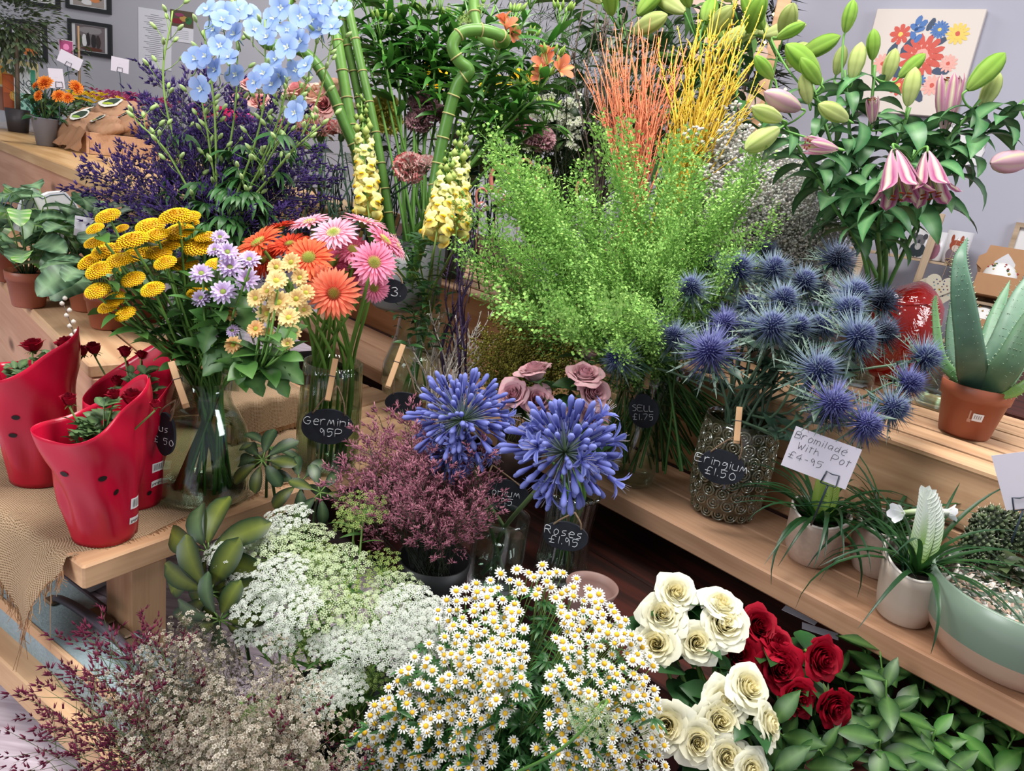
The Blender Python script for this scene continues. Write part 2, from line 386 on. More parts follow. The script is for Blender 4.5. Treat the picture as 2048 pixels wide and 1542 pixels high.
def floor_mat():
    m, nt, out = nodes('floor_boards'); N = nt.nodes.new; L = nt.links.new
    tc = N('ShaderNodeTexCoord'); mp = N('ShaderNodeMapping'); mp.inputs['Rotation'].default_value = (0, 0, .35); mp.inputs['Scale'].default_value = (2, 26, 1); L(tc.outputs['Object'], mp.inputs[0])
    nz = N('ShaderNodeTexNoise'); nz.inputs['Scale'].default_value = 3; nz.inputs['Detail'].default_value = 8; L(mp.outputs[0], nz.inputs['Vector'])
    cr = N('ShaderNodeValToRGB'); cr.color_ramp.elements[0].position = .3; cr.color_ramp.elements[0].color = (*hexc('#9c8c96'), 1); cr.color_ramp.elements[1].position = .7; cr.color_ramp.elements[1].color = (*hexc('#cfc3ce'), 1); L(nz.outputs[0], cr.inputs[0])
    br = N('ShaderNodeTexBrick'); br.inputs['Scale'].default_value = 1; br.inputs['Brick Width'].default_value = 1.2; br.inputs['Row Height'].default_value = .18; br.inputs['Mortar Size'].default_value = .002
    br.inputs['Color1'].default_value = (1, 1, 1, 1); br.inputs['Color2'].default_value = (.88, .88, .9, 1); br.inputs['Mortar'].default_value = (.35, .33, .36, 1)
    m2 = N('ShaderNodeMapping'); m2.inputs['Rotation'].default_value = (0, 0, .35); L(tc.outputs['Object'], m2.inputs[0]); L(m2.outputs[0], br.inputs['Vector'])
    mx = N('ShaderNodeMixRGB'); mx.blend_type = 'MULTIPLY'; mx.inputs[0].default_value = 1; L(cr.outputs[0], mx.inputs[1]); L(br.outputs[0], mx.inputs[2])
    p = N('ShaderNodeBsdfPrincipled'); p.inputs['Roughness'].default_value = .5; L(mx.outputs[0], p.inputs['Base Color']); L(p.outputs[0], out.inputs[0]); return m
mb = MB(); box(mb, -5, 4, -2, 7, -.06, 0); solo('floor', mb, floor_mat(), kind='structure', flat=True)
WALLM = plain('wall_paint', hexc('#aaa8b0'), .85, nscale=3, namt=.03)
WALLR = plain('wall_paint_right', hexc('#a5a4b2'), .85, nscale=3, namt=.03)
def wall(name, p, q, h, mat, th=.1):
    p = Vector(p); q = Vector(q); d = (q - p).normalized(); M = Matrix.Translation((p.x, p.y, 0)) @ Matrix((d, Vector((-d.y, d.x, 0)), Vector((0, 0, 1)))).transposed().to_4x4()
    mb = MB(); box(mb, 0, (q - p).length, 0, th, 0, h); return solo(name, mb, mat, kind='structure', M=M, flat=True)
WC = P(1575, 90, 2.9); c2 = P(2300, 90, 2.28)
WC.z = c2.z = 0
wr = (c2 - WC).normalized()
wall('wall_right', WC, WC + wr * 3.2, 2.7, WALLR)
wb0 = P(-500, 100, 4.3); wb1 = P(1900, 100, 4.3); wb0.z = wb1.z = 0
wall('wall_back', wb0, wb1, 2.7, WALLM)
wback = (wb1 - wb0).normalized(); wbn = Vector((wback.y, -wback.x, 0))
wrn = Vector((wr.y, -wr.x, 0))
wall('wall_return', WC + wback * .10 + Vector((0, .02, 0)), WC + wback * .10 + Vector((0, 1.5, 0)), 2.7, WALLR)
def on_wall(p0, d, n, x, y, off):
    """point on a wall (shifted off its face) seen at pixel x, y"""
    v = CM @ np.array([(x - 1024) / FPX, (771 - y) / FPX, -1.]); v = Vector(v)
    t = ((p0 + n * off) - Vector((0, 0, 0))).dot(n) / v.dot(n)
    return CAM + v * t
def wall_frame(p, d, n): return Matrix.Translation(p) @ Matrix((d, Vector((0, 0, 1)), n)).transposed().to_4x4()

# ---- pictures and notices on the back wall
BLK = plain('black_frame', (.012, .012, .014), .4)
def wallpic(x0, y0, x1, y1, name, label, c, deco, frame_w=.02, th=.02, paper=(.6, .6, .62)):
    a = on_wall(wb0, wback, wbn, x0, y0, 0); b = on_wall(wb0, wback, wbn, x1, y1, 0)
    W = (b - a).dot(wback); H = a.z - b.z; ctr = a + wback * W / 2; ctr.z = (a.z + b.z) / 2
    M = wall_frame(ctr, wback, wbn); t = thing(name, label, c, M=M)
    if frame_w:
        mb = MB(); f = frame_w
        for q in ((-W / 2, W / 2, H / 2 - f, H / 2), (-W / 2, W / 2, -H / 2, -H / 2 + f), (-W / 2, -W / 2 + f, -H / 2 + f, H / 2 - f), (W / 2 - f, W / 2, -H / 2 + f, H / 2 - f)):
            box(mb, q[0], q[1], q[2], q[3], 0.001, th)
        part('picture_frame', mb, t, None, BLK, flat=True)
    mb = MB(); box(mb, -W / 2 + frame_w, W / 2 - frame_w, -H / 2 + frame_w, H / 2 - frame_w, .001, max(.004, th * .5), paper)
    deco(mb, W / 2 - frame_w, H / 2 - frame_w, max(.004, th * .5)); part('print', mb, t, None, PAINT, flat=True); return t
def blob(mb, x, y, z, rx, ry, c, k=9, rot=0.):
    vs = [(x, y, z)]
    for j in range(k):
        a = 2 * PI * j / k; r = 1 + R.uniform(-.15, .15); u, v = rx * r * math.cos(a), ry * r * math.sin(a)
        vs.append((x + u * math.cos(rot) - v * math.sin(rot), y + u * math.sin(rot) + v * math.cos(rot), z))
    mb.add(vs, [(0, j + 1, (j + 1) % k + 1) for j in range(k)], c)
def rect(mb, x0, x1, y0, y1, z, c): mb.add([(x0, y0, z), (x1, y0, z), (x1, y1, z), (x0, y1, z)], [(0, 1, 2, 3)], c)
def photo(base, spots):
    def f(mb, w, h, z):
        rect(mb, -w * .82, w * .82, -h * .96, h * .96, z + .0005, base)
        for i, (x, y, rx, ry, c) in enumerate(spots): blob(mb, x * w, y * h, z + .001 + i * .0003, rx * w, ry * h, c)
    return f
tan = hexc('#8a6a58'); org = hexc('#c96f35'); drk = hexc('#2b2628'); gre = hexc('#3c4c30'); whi = (.7, .68, .68)
wallpic(52, -90, 122, 20, 'framed_photo', 'black framed photo of pink and white flowers, upper left on the back wall', 'picture', photo(whi, [(-.3, .1, .4, .4, hexc('#b88d86')), (.3, -.3, .4, .3, hexc('#8b5650')), (-.1, -.5, .3, .2, gre), (.5, .3, .25, .4, hexc('#c9a8a2'))]))
wallpic(132, -80, 224, 30, 'framed_photo', 'black framed photo of orange flowers, upper right of the photos on the back wall', 'picture', photo(hexc('#9a8e88'), [(-.5, -.3, .35, .5, gre), (0, -.25, .25, .25, org), (.3, -.5, .3, .25, hexc('#d08450')), (.6, -.1, .3, .5, hexc('#45443c')), (-.1, -.75, .3, .15, whi), (.1, .3, .5, .4, org)]))
wallpic(18, 36, 97, 125, 'framed_photo', 'black framed photo of a wooden pavilion, lower left on the back wall', 'picture', photo(hexc('#7f7a78'), [(0, .55, .75, .25, hexc('#5b4a42')), (0, .2, .4, .25, whi), (-.4, -.2, .4, .5, drk), (.3, -.4, .4, .35, gre), (.1, -.75, .5, .25, org)]))
wallpic(138, 37, 226, 118, 'framed_photo', 'black framed photo of a wedding party, lower right of the photos on the back wall', 'picture', photo(hexc('#6e6466'), [(0, .6, .7, .3, hexc('#8d8788')), (-.3, -.2, .14, .5, whi), (-.1, -.1, .12, .5, drk), (.2, -.15, .13, .55, drk), (.45, -.2, .13, .5, hexc('#3a3030')), (-.6, -.2, .15, .5, gre), (.1, -.8, .6, .15, hexc('#5b3226'))]))
def lines(n):
    def f(mb, w, h, z):
        for i in range(n):
            y = h * (.8 - 1.6 * i / n); ww = w * (.25 + .5 * ((i * 37) % 10) / 10)
            rect(mb, -ww, ww, y, y + h * .018, z + .0006, (.22, .22, .26))
    return f
wallpic(277, 14, 343, 142, 'wall_notice', 'tall white price list sheet with centred lines of writing on the back wall', 'notice', lines(24), 0, .004, (.66, .65, .70))
def notice2(mb, w, h, z):
    rect(mb, -w, w, -.05 * h, h, z + .0006, hexc('#55493a'))
    for x, y, rx, ry, c in ((-.4, .3, .5, .3, hexc('#7c1f2a')), (.2, .5, .4, .3, hexc('#b48a4a')), (.6, .4, .3, .4, hexc('#2d6a38')), (-.2, .7, .4, .2, hexc('#8d3a5e'))): blob(mb, x * w, y * h, z + .001, rx * w, ry * h * .6, c)
    for i in range(5): rect(mb, -w * .6, w * .6, -h * (.3 + .12 * i), -h * (.28 + .12 * i), z + .0006, (.3, .3, .35))
wallpic(341, 18, 387, 88, 'wall_notice', 'white sheet with a dark picture of bottles and flowers on the back wall', 'notice', notice2, 0, .004, (.66, .65, .70))

# ---- canvas on the right wall
p = on_wall(WC, wr, wrn, 1858, 105, 0); cw = (on_wall(WC, wr, wrn, 1970, 28, 0) - on_wall(WC, wr, wrn, 1757, 14, 0)).length; chh = cw * 1.0
ctr = on_wall(WC, wr, wrn, 1863, 22, 0); ctr.z -= chh / 2
t = thing('canvas_print', 'square cream canvas with painted red, yellow and blue flowers on the right wall', 'picture', M=wall_frame(ctr, wr, wrn))
mb = MB(); box(mb, -cw / 2, cw / 2, -chh / 2, chh / 2, .001, .03, hexc('#cfc4bd'), bev=.002)
z = .0308
def flo(x, y, r, n, c, c2, k=0., cc=None, zz=.0):
    x *= cw / 2; y *= chh / 2; r *= cw / 2
    for j in range(n):
        a = 2 * PI * j / n; blob(mb, x + r * .68 * math.cos(a), y + r * .68 * math.sin(a), z + .0003 + zz, r * .34, r * (1.6 / n + .04), c, 7, a)
    blob(mb, x, y, z + .0006 + zz, r * .5, r * .5, c2, 14)
    if cc: blob(mb, x, y, z + .0009 + zz, r * .22, r * .22, cc, 9)
red = hexc('#c24a3c'); pk = hexc('#dda095'); nav = hexc('#2c3f5c'); blu = hexc('#3f6aa8'); yel = hexc('#e2bd58')
flo(.08, .12, .42, 14, red, pk); flo(.08, .12, .27, 12, red, pk, cc=red, zz=.0005)
flo(-.42, .52, .2, 8, red, red, cc=yel); flo(.62, .55, .21, 12, yel, yel, cc=red); flo(.28, .62, .17, 16, blu, blu, cc=yel)
flo(.6, 0, .17, 12, pk, pk, cc=red); flo(-.62, -.05, .2, 12, pk, pk, cc=red); flo(.42, -.42, .2, 12, pk, pk, cc=red); flo(-.2, -.45, .2, 8, red, red, cc=yel); flo(.15, -.35, .14, 12, blu, blu)
for x, y, a in ((-.15, .78, 1.3), (-.1, .62, .3), (-.18, .5, 2.2), (-.05, .72, .9), (-.2, .66, 2.6), (-.08, .45, 1.)): blob(mb, x * cw / 2, y * chh / 2, z + .0004, .018, .010, blu, 8, a)
for x, y, a, s in ((-.5, .18, 1.4, 1), (-.22, .3, 1.1, 1.2), (.5, -.15, 0, 1), (-.3, -.2, 2, 1), (.1, .72, 1.2, .8), (.35, .4, .6, .7), (.2, -.6, 2.2, 1), (-.5, -.3, .4, 1)): blob(mb, x * cw / 2, y * chh / 2, z + .0002, .03 * s, .014 * s, nav, 9, a)
part('painted_canvas', mb, t, None, PAINT, flat=True)

# ---- long counter on the left
CA0, CA1 = 1.78, 4.6
CT = thing('shop_counter', 'long planed pine shop counter running away along the left side', 'counter', M=FM @ Matrix.Translation((2.6, -.58, 0)))
fboard('worktop', CA0, CA1, .56, 1.25, .685, .72, wood('counter_top_wood', hexc('#cfa878'), hexc('#b08552'), .35), CT)
fboard('front_board', CA0, CA1, .585, .61, .47, .684, CPINE, CT)
fboard('front_board', CA0, CA1, .585, .61, .24, .468, CPINE, CT)
fboard('front_board', CA0, CA1, .585, .61, .005, .238, CPINE, CT)
# low bench in front of it with the potted plants
LB = thing('low_plant_bench', 'low pine bench of boards carrying the potted leafy plants', 'bench', M=FM @ Matrix.Translation((2.2, -.45, 0)))
for i in range(2): fboard('top_board', 1.42, 3.0, .355 + i * .108, .458 + i * .108, .425, .45, PINE, LB)
fboard('front_board', 1.42, 3.0, .36, .38, .27, .424, CPINE, LB); fboard('front_board', 1.42, 3.0, .36, .38, .12, .268, CPINE, LB)
fboard('leg', 2.85, 2.9, .38, .43, 0, .424, CPINE, LB); fboard('leg', 1.45, 1.5, .38, .43, 0, .424, CPINE, LB)

# ---- right hand tiered stand
DS = thing('lower_display_shelf', 'long pine shelf at the right carrying the pots and the knobbly vase', 'shelf', M=FM @ Matrix.Translation((.8, -1.2, 0)))
for i, (b0, b1) in enumerate(((1.106, 1.222), (1.224, 1.34))): fboard('shelf_board', -.35, 2.25, b0, b1, .28, .32, PINE2, DS)
for a in (.02, 2.15): fboard('leg', a, a + .045, 1.27, 1.33, 0, .279, PINE2, DS)
for k, (a0, a1) in enumerate(((-.12, .84), (.86, 2.30))):
    CR = thing('wooden_crate', ['slatted pine crate at the right carrying the aloe plant', 'slatted pine crate behind the flower vases in the middle'][k], 'crate', M=FM @ Matrix.Translation(((a0 + a1) / 2, -1.6, 0)))
    fboard('front_board', a0, a1, 1.345, 1.36, .322, .425, PINE, CR); fboard('front_board', a0, a1, 1.345, 1.36, .428, .53, PINE, CR)
    nb = 6
    for i in range(nb):
        b0 = 1.34 + i * .083; fboard('top_slat', a0 - R.uniform(0, .01), a1, b0, b0 + .063, .528, .54, PINE, CR)
    fboard('side_board', a0, a0 + .014, 1.36, 1.84, .32, .527, PINE, CR); fboard('side_board', a1 - .014, a1, 1.36, 1.84, .32, .527, PINE, CR)
for k, (a0, a1) in enumerate(((-.3, 1.9),)):
    BT = thing('back_bench', 'dark topped bench behind the crates carrying the back row of flowers', 'bench', M=FM @ Matrix.Translation((.8, -2.2, 0)))
    fboard('bench_top', a0, a1 + 1.2, 1.86, 2.5, .50, .54, OLDRED, BT)
    for a in (a0, a1 + 1.1): fboard('leg', a, a + .06, 1.9, 1.96, 0, .499, OLDRED, BT)
    fboard('lower_board', a0, a1 + .4, 1.36, 1.84, .26, .29, OLDRED, BT)
RC = thing('old_red_crate', 'old dark red crate with flaking paint under the pine shelf', 'crate', M=FM @ Matrix.Translation((.8, -1.2, 0)))
for i in range(3): fboard('top_board', -.1, 2.2, .86 + i * .215, 1.072 + i * .215, .18, .2, OLDRED, RC)
fboard('front_board', -.1, 2.2, .865, .88, .01, .178, OLDRED, RC)
for a in (-.1, 2.12): fboard('leg', a, a + .05, 1.44, 1.49, 0, .178, OLDRED, RC)

# ---- burlap table
T0 = Vector((-.557, .896, 0)); T1 = Vector((-.855, .519, 0)).normalized(); 
T2 = Vector((.519, .855, 0)).normalized()
TM = Matrix.Translation(T0) @ Matrix((T2, T1, Vector((0, 0, 1)))).transposed().to_4x4()     # local x into the shop, local y away to the left
def tp(v, u, z): return TM @ Vector((v, u, z))
TT = thing('flower_table', 'low pine table under the burlap, carrying red wrapped roses and glass vases', 'table', M=TM.copy())
def tboard(name, x0, x1, y0, y1, z0, z1, mat=PINE, rot=False, parent=TT):
    mb = MB(); c = Vector(((x0 + x1) / 2, (y0 + y1) / 2, (z0 + z1) / 2)); h = Vector((x1 - x0, y1 - y0, z1 - z0)) / 2
    M = Matrix.Translation(c)
    if rot == 'y': M = M @ Matrix.Rotation(PI / 2, 4, 'Z'); h = Vector((h.y, h.x, h.z))
    if rot == 'z': M = M @ Matrix.Rotation(PI / 2, 4, 'Y'); h = Vector((h.z, h.y, h.x))
    box(mb, -h.x, h.x, -h.y, h.y, -h.z, h.z, bev=.003); return part(name, mb, parent, M, mat, flat=True)
tboard('front_rail', 0, .95, 0, .062, .242, .28)
for i in range(4): tboard('top_board', .004, .95, .066 + i * .10, .162 + i * .10, .258, .277)
tboard('leg', .075, .135, .012, .082, 0, .241, rot='z')
tboard('leg', -.06, .0, .30, .37, 0, .257, rot='z')
tboard('leg', .85, .91, .01, .07, 0, .241, rot='z'); tboard('leg', .85, .91, .39, .45, 0, .257, rot='z')
tboard('side_rail', -.05, .005, -.42, .299, .022, .075, rot='y')
tboard('back_rail', .0, .95, .47, .51, .20, .257)

def burlap_mat():
    m, nt, out = nodes('burlap'); N = nt.nodes.new; L = nt.links.new
    tc = N('ShaderNodeTexCoord'); nz = N('ShaderNodeTexNoise'); nz.inputs['Scale'].default_value = 14; L(tc.outputs['UV'], nz.inputs['Vector'])
    w1 = N('ShaderNodeTexWave'); w1.inputs['Scale'].default_value = 100; w1.inputs['Distortion'].default_value = 0; w1.inputs['Detail Scale'].default_value = 3; w1.bands_direction = 'X'
    w2 = N('ShaderNodeTexWave'); w2.inputs['Scale'].default_value = 100; w2.inputs['Distortion'].default_value = 0; w2.inputs['Detail Scale'].default_value = 3; w2.bands_direction = 'Y'
    at = N('ShaderNodeAttribute'); at.attribute_name = 'col'
    for q in (w1, w2): L(at.outputs['Vector'], q.inputs['Vector'])
    mu = N('ShaderNodeMath'); mu.operation = 'MAXIMUM'; L(w1.outputs['Fac'], mu.inputs[0]); L(w2.outputs['Fac'], mu.inputs[1])
    n2 = N('ShaderNodeTexNoise'); n2.inputs['Scale'].default_value = 9; n2.inputs['Detail'].default_value = 3; L(tc.outputs['Object'], n2.inputs['Vector'])
    cr = N('ShaderNodeValToRGB'); cr.color_ramp.elements[0].color = (*hexc('#84694f'), 1); cr.color_ramp.elements[0].position = .3; cr.color_ramp.elements[1].color = (*hexc('#ceb08f'), 1); L(mu.outputs[0], cr.inputs[0])
    mx = N('ShaderNodeMixRGB'); mx.blend_type = 'MULTIPLY'; mx.inputs[0].default_value = .35; L(cr.outputs[0], mx.inputs[1]); L(n2.outputs[0], mx.inputs[2])
    p = N('ShaderNodeBsdfPrincipled'); p.inputs['Roughness'].default_value = .95; p.inputs['Specular IOR Level'].default_value = .05; L(mx.outputs[0], p.inputs['Base Color'])
    b = N('ShaderNodeBump'); b.inputs['Strength'].default_value = .9; b.inputs['Distance'].default_value = .0012; L(mu.outputs[0], b.inputs['Height']); L(b.outputs[0], p.inputs['Normal']); L(p.outputs[0], out.inputs[0]); return m
BURL = burlap_mat()
# cloth: lies on the top, falls over the left end as a frayed corner
mb = MB(); NU, NV = 44, 70; wc_ = []; vs = []; fs = []
def hang(u): return keys(u, [(0, .02), (.03, .05), (.075, .135), (.12, .115), (.18, .06), (.24, .03), (.45, .03), (1, .03)])
def cloth_pt(i, j):
    u = .03 + .44 * i / NU + .006 * math.sin(j * .35); tt = j / NV
    hg = hang(u - .03); s = -hg + tt * (hg + .62)      # distance past the left edge is negative
    if s >= -.006: return Vector((max(s, -.006), u, .2805 + .0012 * math.sin(i * 1.3 + j * .9) + .0015 * math.sin(s * 40 + u * 60) ** 2))
    k = -s - .006
    return Vector((-.010 - .018 * min(1, k * 14) - k * .12 + .006 * math.sin(u * 55) * min(1, k * 18), u - k * .22, .279 - k * .96))
for i in range(NU + 1):
    for j in range(NV + 1): vs.append(cloth_pt(i, j)); u = .03 + .44 * i / NU; hg = hang(u - .03); wc_.append((u, 1 - hg + j / NV * (hg + .62), 0))
for i in range(NU):
    for j in range(NV): a = i * (NV + 1) + j; fs.append((a, a + 1, a + NV + 2, a + NV + 1))
mb.add(vs, fs, wc_)
BC = thing('burlap_cloth', 'frayed brown burlap cloth spread over the low table and hanging off its left end', 'cloth', M=TM.copy())
part('woven_cloth', mb, BC, None, BURL)
mb = MB(); fc = hexc('#b48c66')
for i in range(230):
    u = R.uniform(0, NU - .01); p = cloth_pt(int(u), 0).lerp(cloth_pt(int(u) + 1, 0), u % 1)
    L_ = R.uniform(.012, .03) if R.random() > .06 else R.uniform(.05, .1)
    d = Vector((R.uniform(-.3, .1), R.uniform(-.5, .3), -1)).normalized()
    tube(mb, [p + Vector((0, 0, .004)), p + d * L_ * .5 + Vector((R.uniform(-.003, .003),) * 3), p + d * L_ + Vector((R.uniform(-.006, .006), R.uniform(-.006, .006), 0))], .0007, .0004, jit(fc, .2), k=3, cap=False)
for j in range(0, NV * 3):
    t_ = j / 3; p = cloth_pt(0, int(min(t_, NV - 1))).lerp(cloth_pt(0, int(min(t_, NV - 1)) + 1), t_ % 1)
    if p.x > 0: tube(mb, [p, p + Vector((R.uniform(-.004, .004), -R.uniform(.004, .012), -.0005))], .0006, .0004, jit(fc, .2), k=3, cap=False)
part('frayed_fringe', mb, BC, None, SOLID)

# burlap covered box behind, with plank side
bx = PZ(535, 872, .28)
mb = MB(); BB = thing('burlap_covered_box', 'small wooden box draped with burlap between the two front glass vases', 'box', M=TM @ Matrix.Translation(TM.inverted() @ Vector((bx.x, bx.y, .281))))
tb = lambda n, *a, **k: tboard(n, *a, parent=BB, **k)
tb('side_board', -.09, .11, .0, .014, 0, .075, mat=PINE); tb('side_board', -.09, -.076, .015, .26, 0, .075, mat=PINE, rot='y')
tb('box_top', -.09, .11, .0, .26, .076, .085, mat=PINE)
mb = MB(); vs = []; fs = []; wc_ = []
for i in range(25):
    for j in range(31):
        u = -.075 + .34 * i / 24; v = -.12 + .215 * j / 30; z = .087
        if u < -.004: z = .087 + (u + .004) * .98 - .0; uu = -.006 - .006 * math.sin(v * 60) ** 2
        else: uu = u
        vv = v
        if v < -.095: z -= (-.095 - v) * 1.6; vv = -.095
        vs.append((vv, uu, z + .0015 * math.sin(i + j))); wc_.append((u + 1, v + 1, 0))
for i in range(24):
    for j in range(30): a = i * 31 + j; fs.append((a, a + 1, a + 32, a + 31))
mb.add(vs, fs, wc_); cl = part('burlap_cover', mb, BB, None, BURL)
mb = MB()
for i in range(90): p = Vector((-.12 + .215 * R.random(), -.009, .012)); p.x = max(p.x, -.095); tube(mb, [p + Vector((0, 0, .006)), p + Vector((R.uniform(-.004, .004), -.002, -R.uniform(.004, .01)))], .0006, .0004, jit(fc, .2), k=3, cap=False)
for i in range(60): z_ = R.uniform(.01, .085); p = Vector((.094, -.009, z_)); tube(mb, [p, p + Vector((R.uniform(.005, .011), -.001, R.uniform(-.003, .003)))], .0006, .0004, jit(fc, .2), k=3, cap=False)
part('frayed_edge', mb, cl, None, SOLID)

# ---- suitcase and clutter below the table
SU = PZ(200, 1276, .13)
SM = TM @ Matrix.Translation(TM.inverted() @ Vector((SU.x, SU.y, 0)))
SM = Matrix.Translation((SU.x, SU.y, 0)) @ Matrix((T1, -T2, Vector((0, 0, 1)))).transposed().to_4x4()
sc = thing('vintage_suitcase', 'grey blue vintage suitcase with metal corners lying under the low table', 'suitcase', M=SM)
SUITM = plain('suitcase_cloth', hexc('#8b9ba0'), .7, nscale=260, namt=.12, bump=.35)
DKL = plain('dark_metal', hexc('#4b4650'), .4, metal=.3); BRS = plain('worn_brass', hexc('#7d6a58'), .45, metal=.6)
mb = MB(); box(mb, -.42, .26, -.052, .052, .001, .125, bev=.006); part('case_shell', mb, sc, None, SUITM, flat=True)
for y in (-.0525, .0445): mb = MB(); box(mb, -.42, .26, y, y + .008, .110, .1275, bev=.002); part('edge_binding', mb, sc, None, [PINE, DKL][y < 0], flat=True)
mb = MB(); hp = cat([(.14, 0, .128), (.12, 0, .142), (.06, 0, .152), (0, 0, .154), (-.06, 0, .150), (-.10, 0, .142), (-.115, 0, .128)], 5)
tube(mb, hp, .005, .005, (1, 1, 1), k=8, rf=lambda t: .004 + .0035 * math.sin(PI * t)); hd = part('handle', mb, sc, None, DKL)
for x in (.14, -.115): mb = MB(); box(mb, x - .012, x + .012, -.009, .009, .126, .132, bev=.002); part('handle_mount', mb, hd, None, BRS, flat=True)
mb = MB(); box(mb, -.05, .08, -.040, -.018, .126, .130, bev=.0015); box(mb, .02, .045, -.036, -.022, .1301, .135, bev=.002); box(mb, -.03, -.005, -.036, -.022, .1301, .135, bev=.002); part('latch', mb, sc, None, BRS, flat=True)
pp = PZ(95, 1170, .0)
mb = MB(); lathe(mb, [(.0, .002), (.09, .002), (.1, .01), (.1, .14), (.095, .14), (.09, .01), (0, .01)], 28, (.62, .62, .64)); cow = solo('white_bucket', mb, PAINT, 'black and white patterned tin tucked behind the suitcase under the table', 'tin', M=Matrix.Translation(tp(.18, .42, .0)))
mb = MB()
for i in range(10):
    a = i * .63 + R.uniform(-.2, .2); zz = R.uniform(.03, .11); vs = []
    for k in range(9): q = 2 * PI * k / 9; rr = R.uniform(.8, 1.2); vs.append((.1012 * math.cos(a + .25 * rr * math.cos(q)), .1012 * math.sin(a + .25 * rr * math.cos(q)), zz + .022 * rr * math.sin(q)))
    mb.add(vs, [tuple(range(9))], (.01, .01, .012))
part('black_patch', mb, cow, None, PAINT)
# ---------------------------------------------------------------- blooms (centre at the origin, facing +Z, about 1 unit radius)
def bl_gerbera(c0, c1, dc, seed):
    r = random.Random(seed); mb = MB(); ct = MB()
    for row, (n, L, W, e, r0) in enumerate(((24, .74, .17, 4, .26), (22, .66, .15, 14, .24), (18, .36, .09, 32, .24))):
        for j in range(n):
            a = 2 * PI * (j + row * .5) / n + r.uniform(-.05, .05); ee = e + r.uniform(-5, 5)
            petal(mb, a, r0, .02 + row * .03, L * r.uniform(.92, 1.06), W * r.uniform(.9, 1.1), ee + 8, ee - 16, jit(c0, .06, r), jit(c1, .05, r), 4, cup=.25, side=r.uniform(-.04, .04))
    for i, d in enumerate(fib(120, .25, 1)):
        rr = math.acos(d.z) / math.acos(.25); p = Vector((d.x, d.y, 0)).normalized() * rr * .27 + Vector((0, 0, .06 + .05 * (1 - rr * rr)))
        c = mix(hexc('#9fae3a'), dc, min(1, max(0, (rr - .35) * 2))); spike(ct, p, d + Vector((0, 0, 1)), .05 + .05 * rr, .022, mix(c, (0, 0, 0), .3), c)
    lathe(ct, [(0, .07), (.12, .065), (.24, .04), (.27, 0)], 16, mix(dc, hexc('#7c8030'), .5))
    lathe(ct, [(.28, .0), (.2, -.12), (.08, -.2), (.05, -.24)], 14, hexc('#5d7a36'))
    return mb, ct
def bl_button(c0, c1, seed):
    r = random.Random(seed); mb = MB()
    for i, d in enumerate(fib(150, .02, 1)):
        p = Vector((d.x * .86, d.y * .86, d.z * .36)); n = Vector((d.x * .5, d.y * .5, d.z + .15)).normalized()
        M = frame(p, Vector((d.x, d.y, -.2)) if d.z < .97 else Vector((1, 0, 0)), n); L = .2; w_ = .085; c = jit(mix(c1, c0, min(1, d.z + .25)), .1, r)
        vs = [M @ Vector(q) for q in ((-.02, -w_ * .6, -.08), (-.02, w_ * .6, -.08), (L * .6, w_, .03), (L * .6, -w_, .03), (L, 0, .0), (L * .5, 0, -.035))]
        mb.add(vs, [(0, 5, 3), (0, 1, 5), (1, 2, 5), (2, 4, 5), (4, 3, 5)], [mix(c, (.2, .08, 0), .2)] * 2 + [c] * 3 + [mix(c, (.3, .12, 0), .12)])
    lathe(mb, [(.86, 0), (.7, .2), (.3, .3), (0, .33)], 18, mix(c1, (0, 0, 0), .45))
    lathe(mb, [(.9, .0), (.6, -.16), (.2, -.26), (.08, -.4)], 14, hexc('#5c7a38')); return mb
def bl_daisy(c0, c1, cc, seed, n=14, rows=2, L=.72, W=.3):
    r = random.Random(seed); mb = MB(); ct = MB()
    for row in range(rows):
        m = n - row * 2
        for j in range(m):
            a = 2 * PI * (j + .5 * row) / m + r.uniform(-.07, .07); e = 6 + row * 20 + r.uniform(-7, 7)
            petal(mb, a, .2, .02 + row * .05, L * (1 - row * .16) * r.uniform(.9, 1.05), W, e + 10, e - 14, jit(c0, .08, r), jit(c1, .06, r), 3, RK, .3)
    lathe(ct, [(.27, .04), (.22, .13), (.1, .18), (0, .19)], 12, cs=[mix(cc, (.1, .05, 0), .3), cc, cc, mix(cc, hexc('#7d8a2c'), .5)])
    lathe(ct, [(.2, .0), (.12, -.14), (.05, -.2)], 8, hexc('#5c7a38')); return mb, ct
def bl_cham(seed):
    r = random.Random(seed); mb = MB(); ct = MB(); w_ = (.86, .85, .8)
    n = r.choice((11, 12, 13)); e0 = r.uniform(-14, 12)
    for j in range(n):
        a = 2 * PI * j / n + r.uniform(-.08, .08); petal(mb, a, .28, .0, .66 * r.uniform(.88, 1.05), .33, e0 + 8, e0 - 14, jit(w_, .04, r), w_, 2, RK, .12)
    lathe(ct, [(.36, -.02), (.36, .08), (.28, .2), (.14, .27), (0, .29)], 10, cs=[hexc('#b98a14'), hexc('#d6a21c'), hexc('#e3b224'), hexc('#e0b22a'), hexc('#cfae38')])
    lathe(ct, [(.3, -.02), (.15, -.12), (.05, -.2)], 7, hexc('#5e7a3c')); return mb, ct
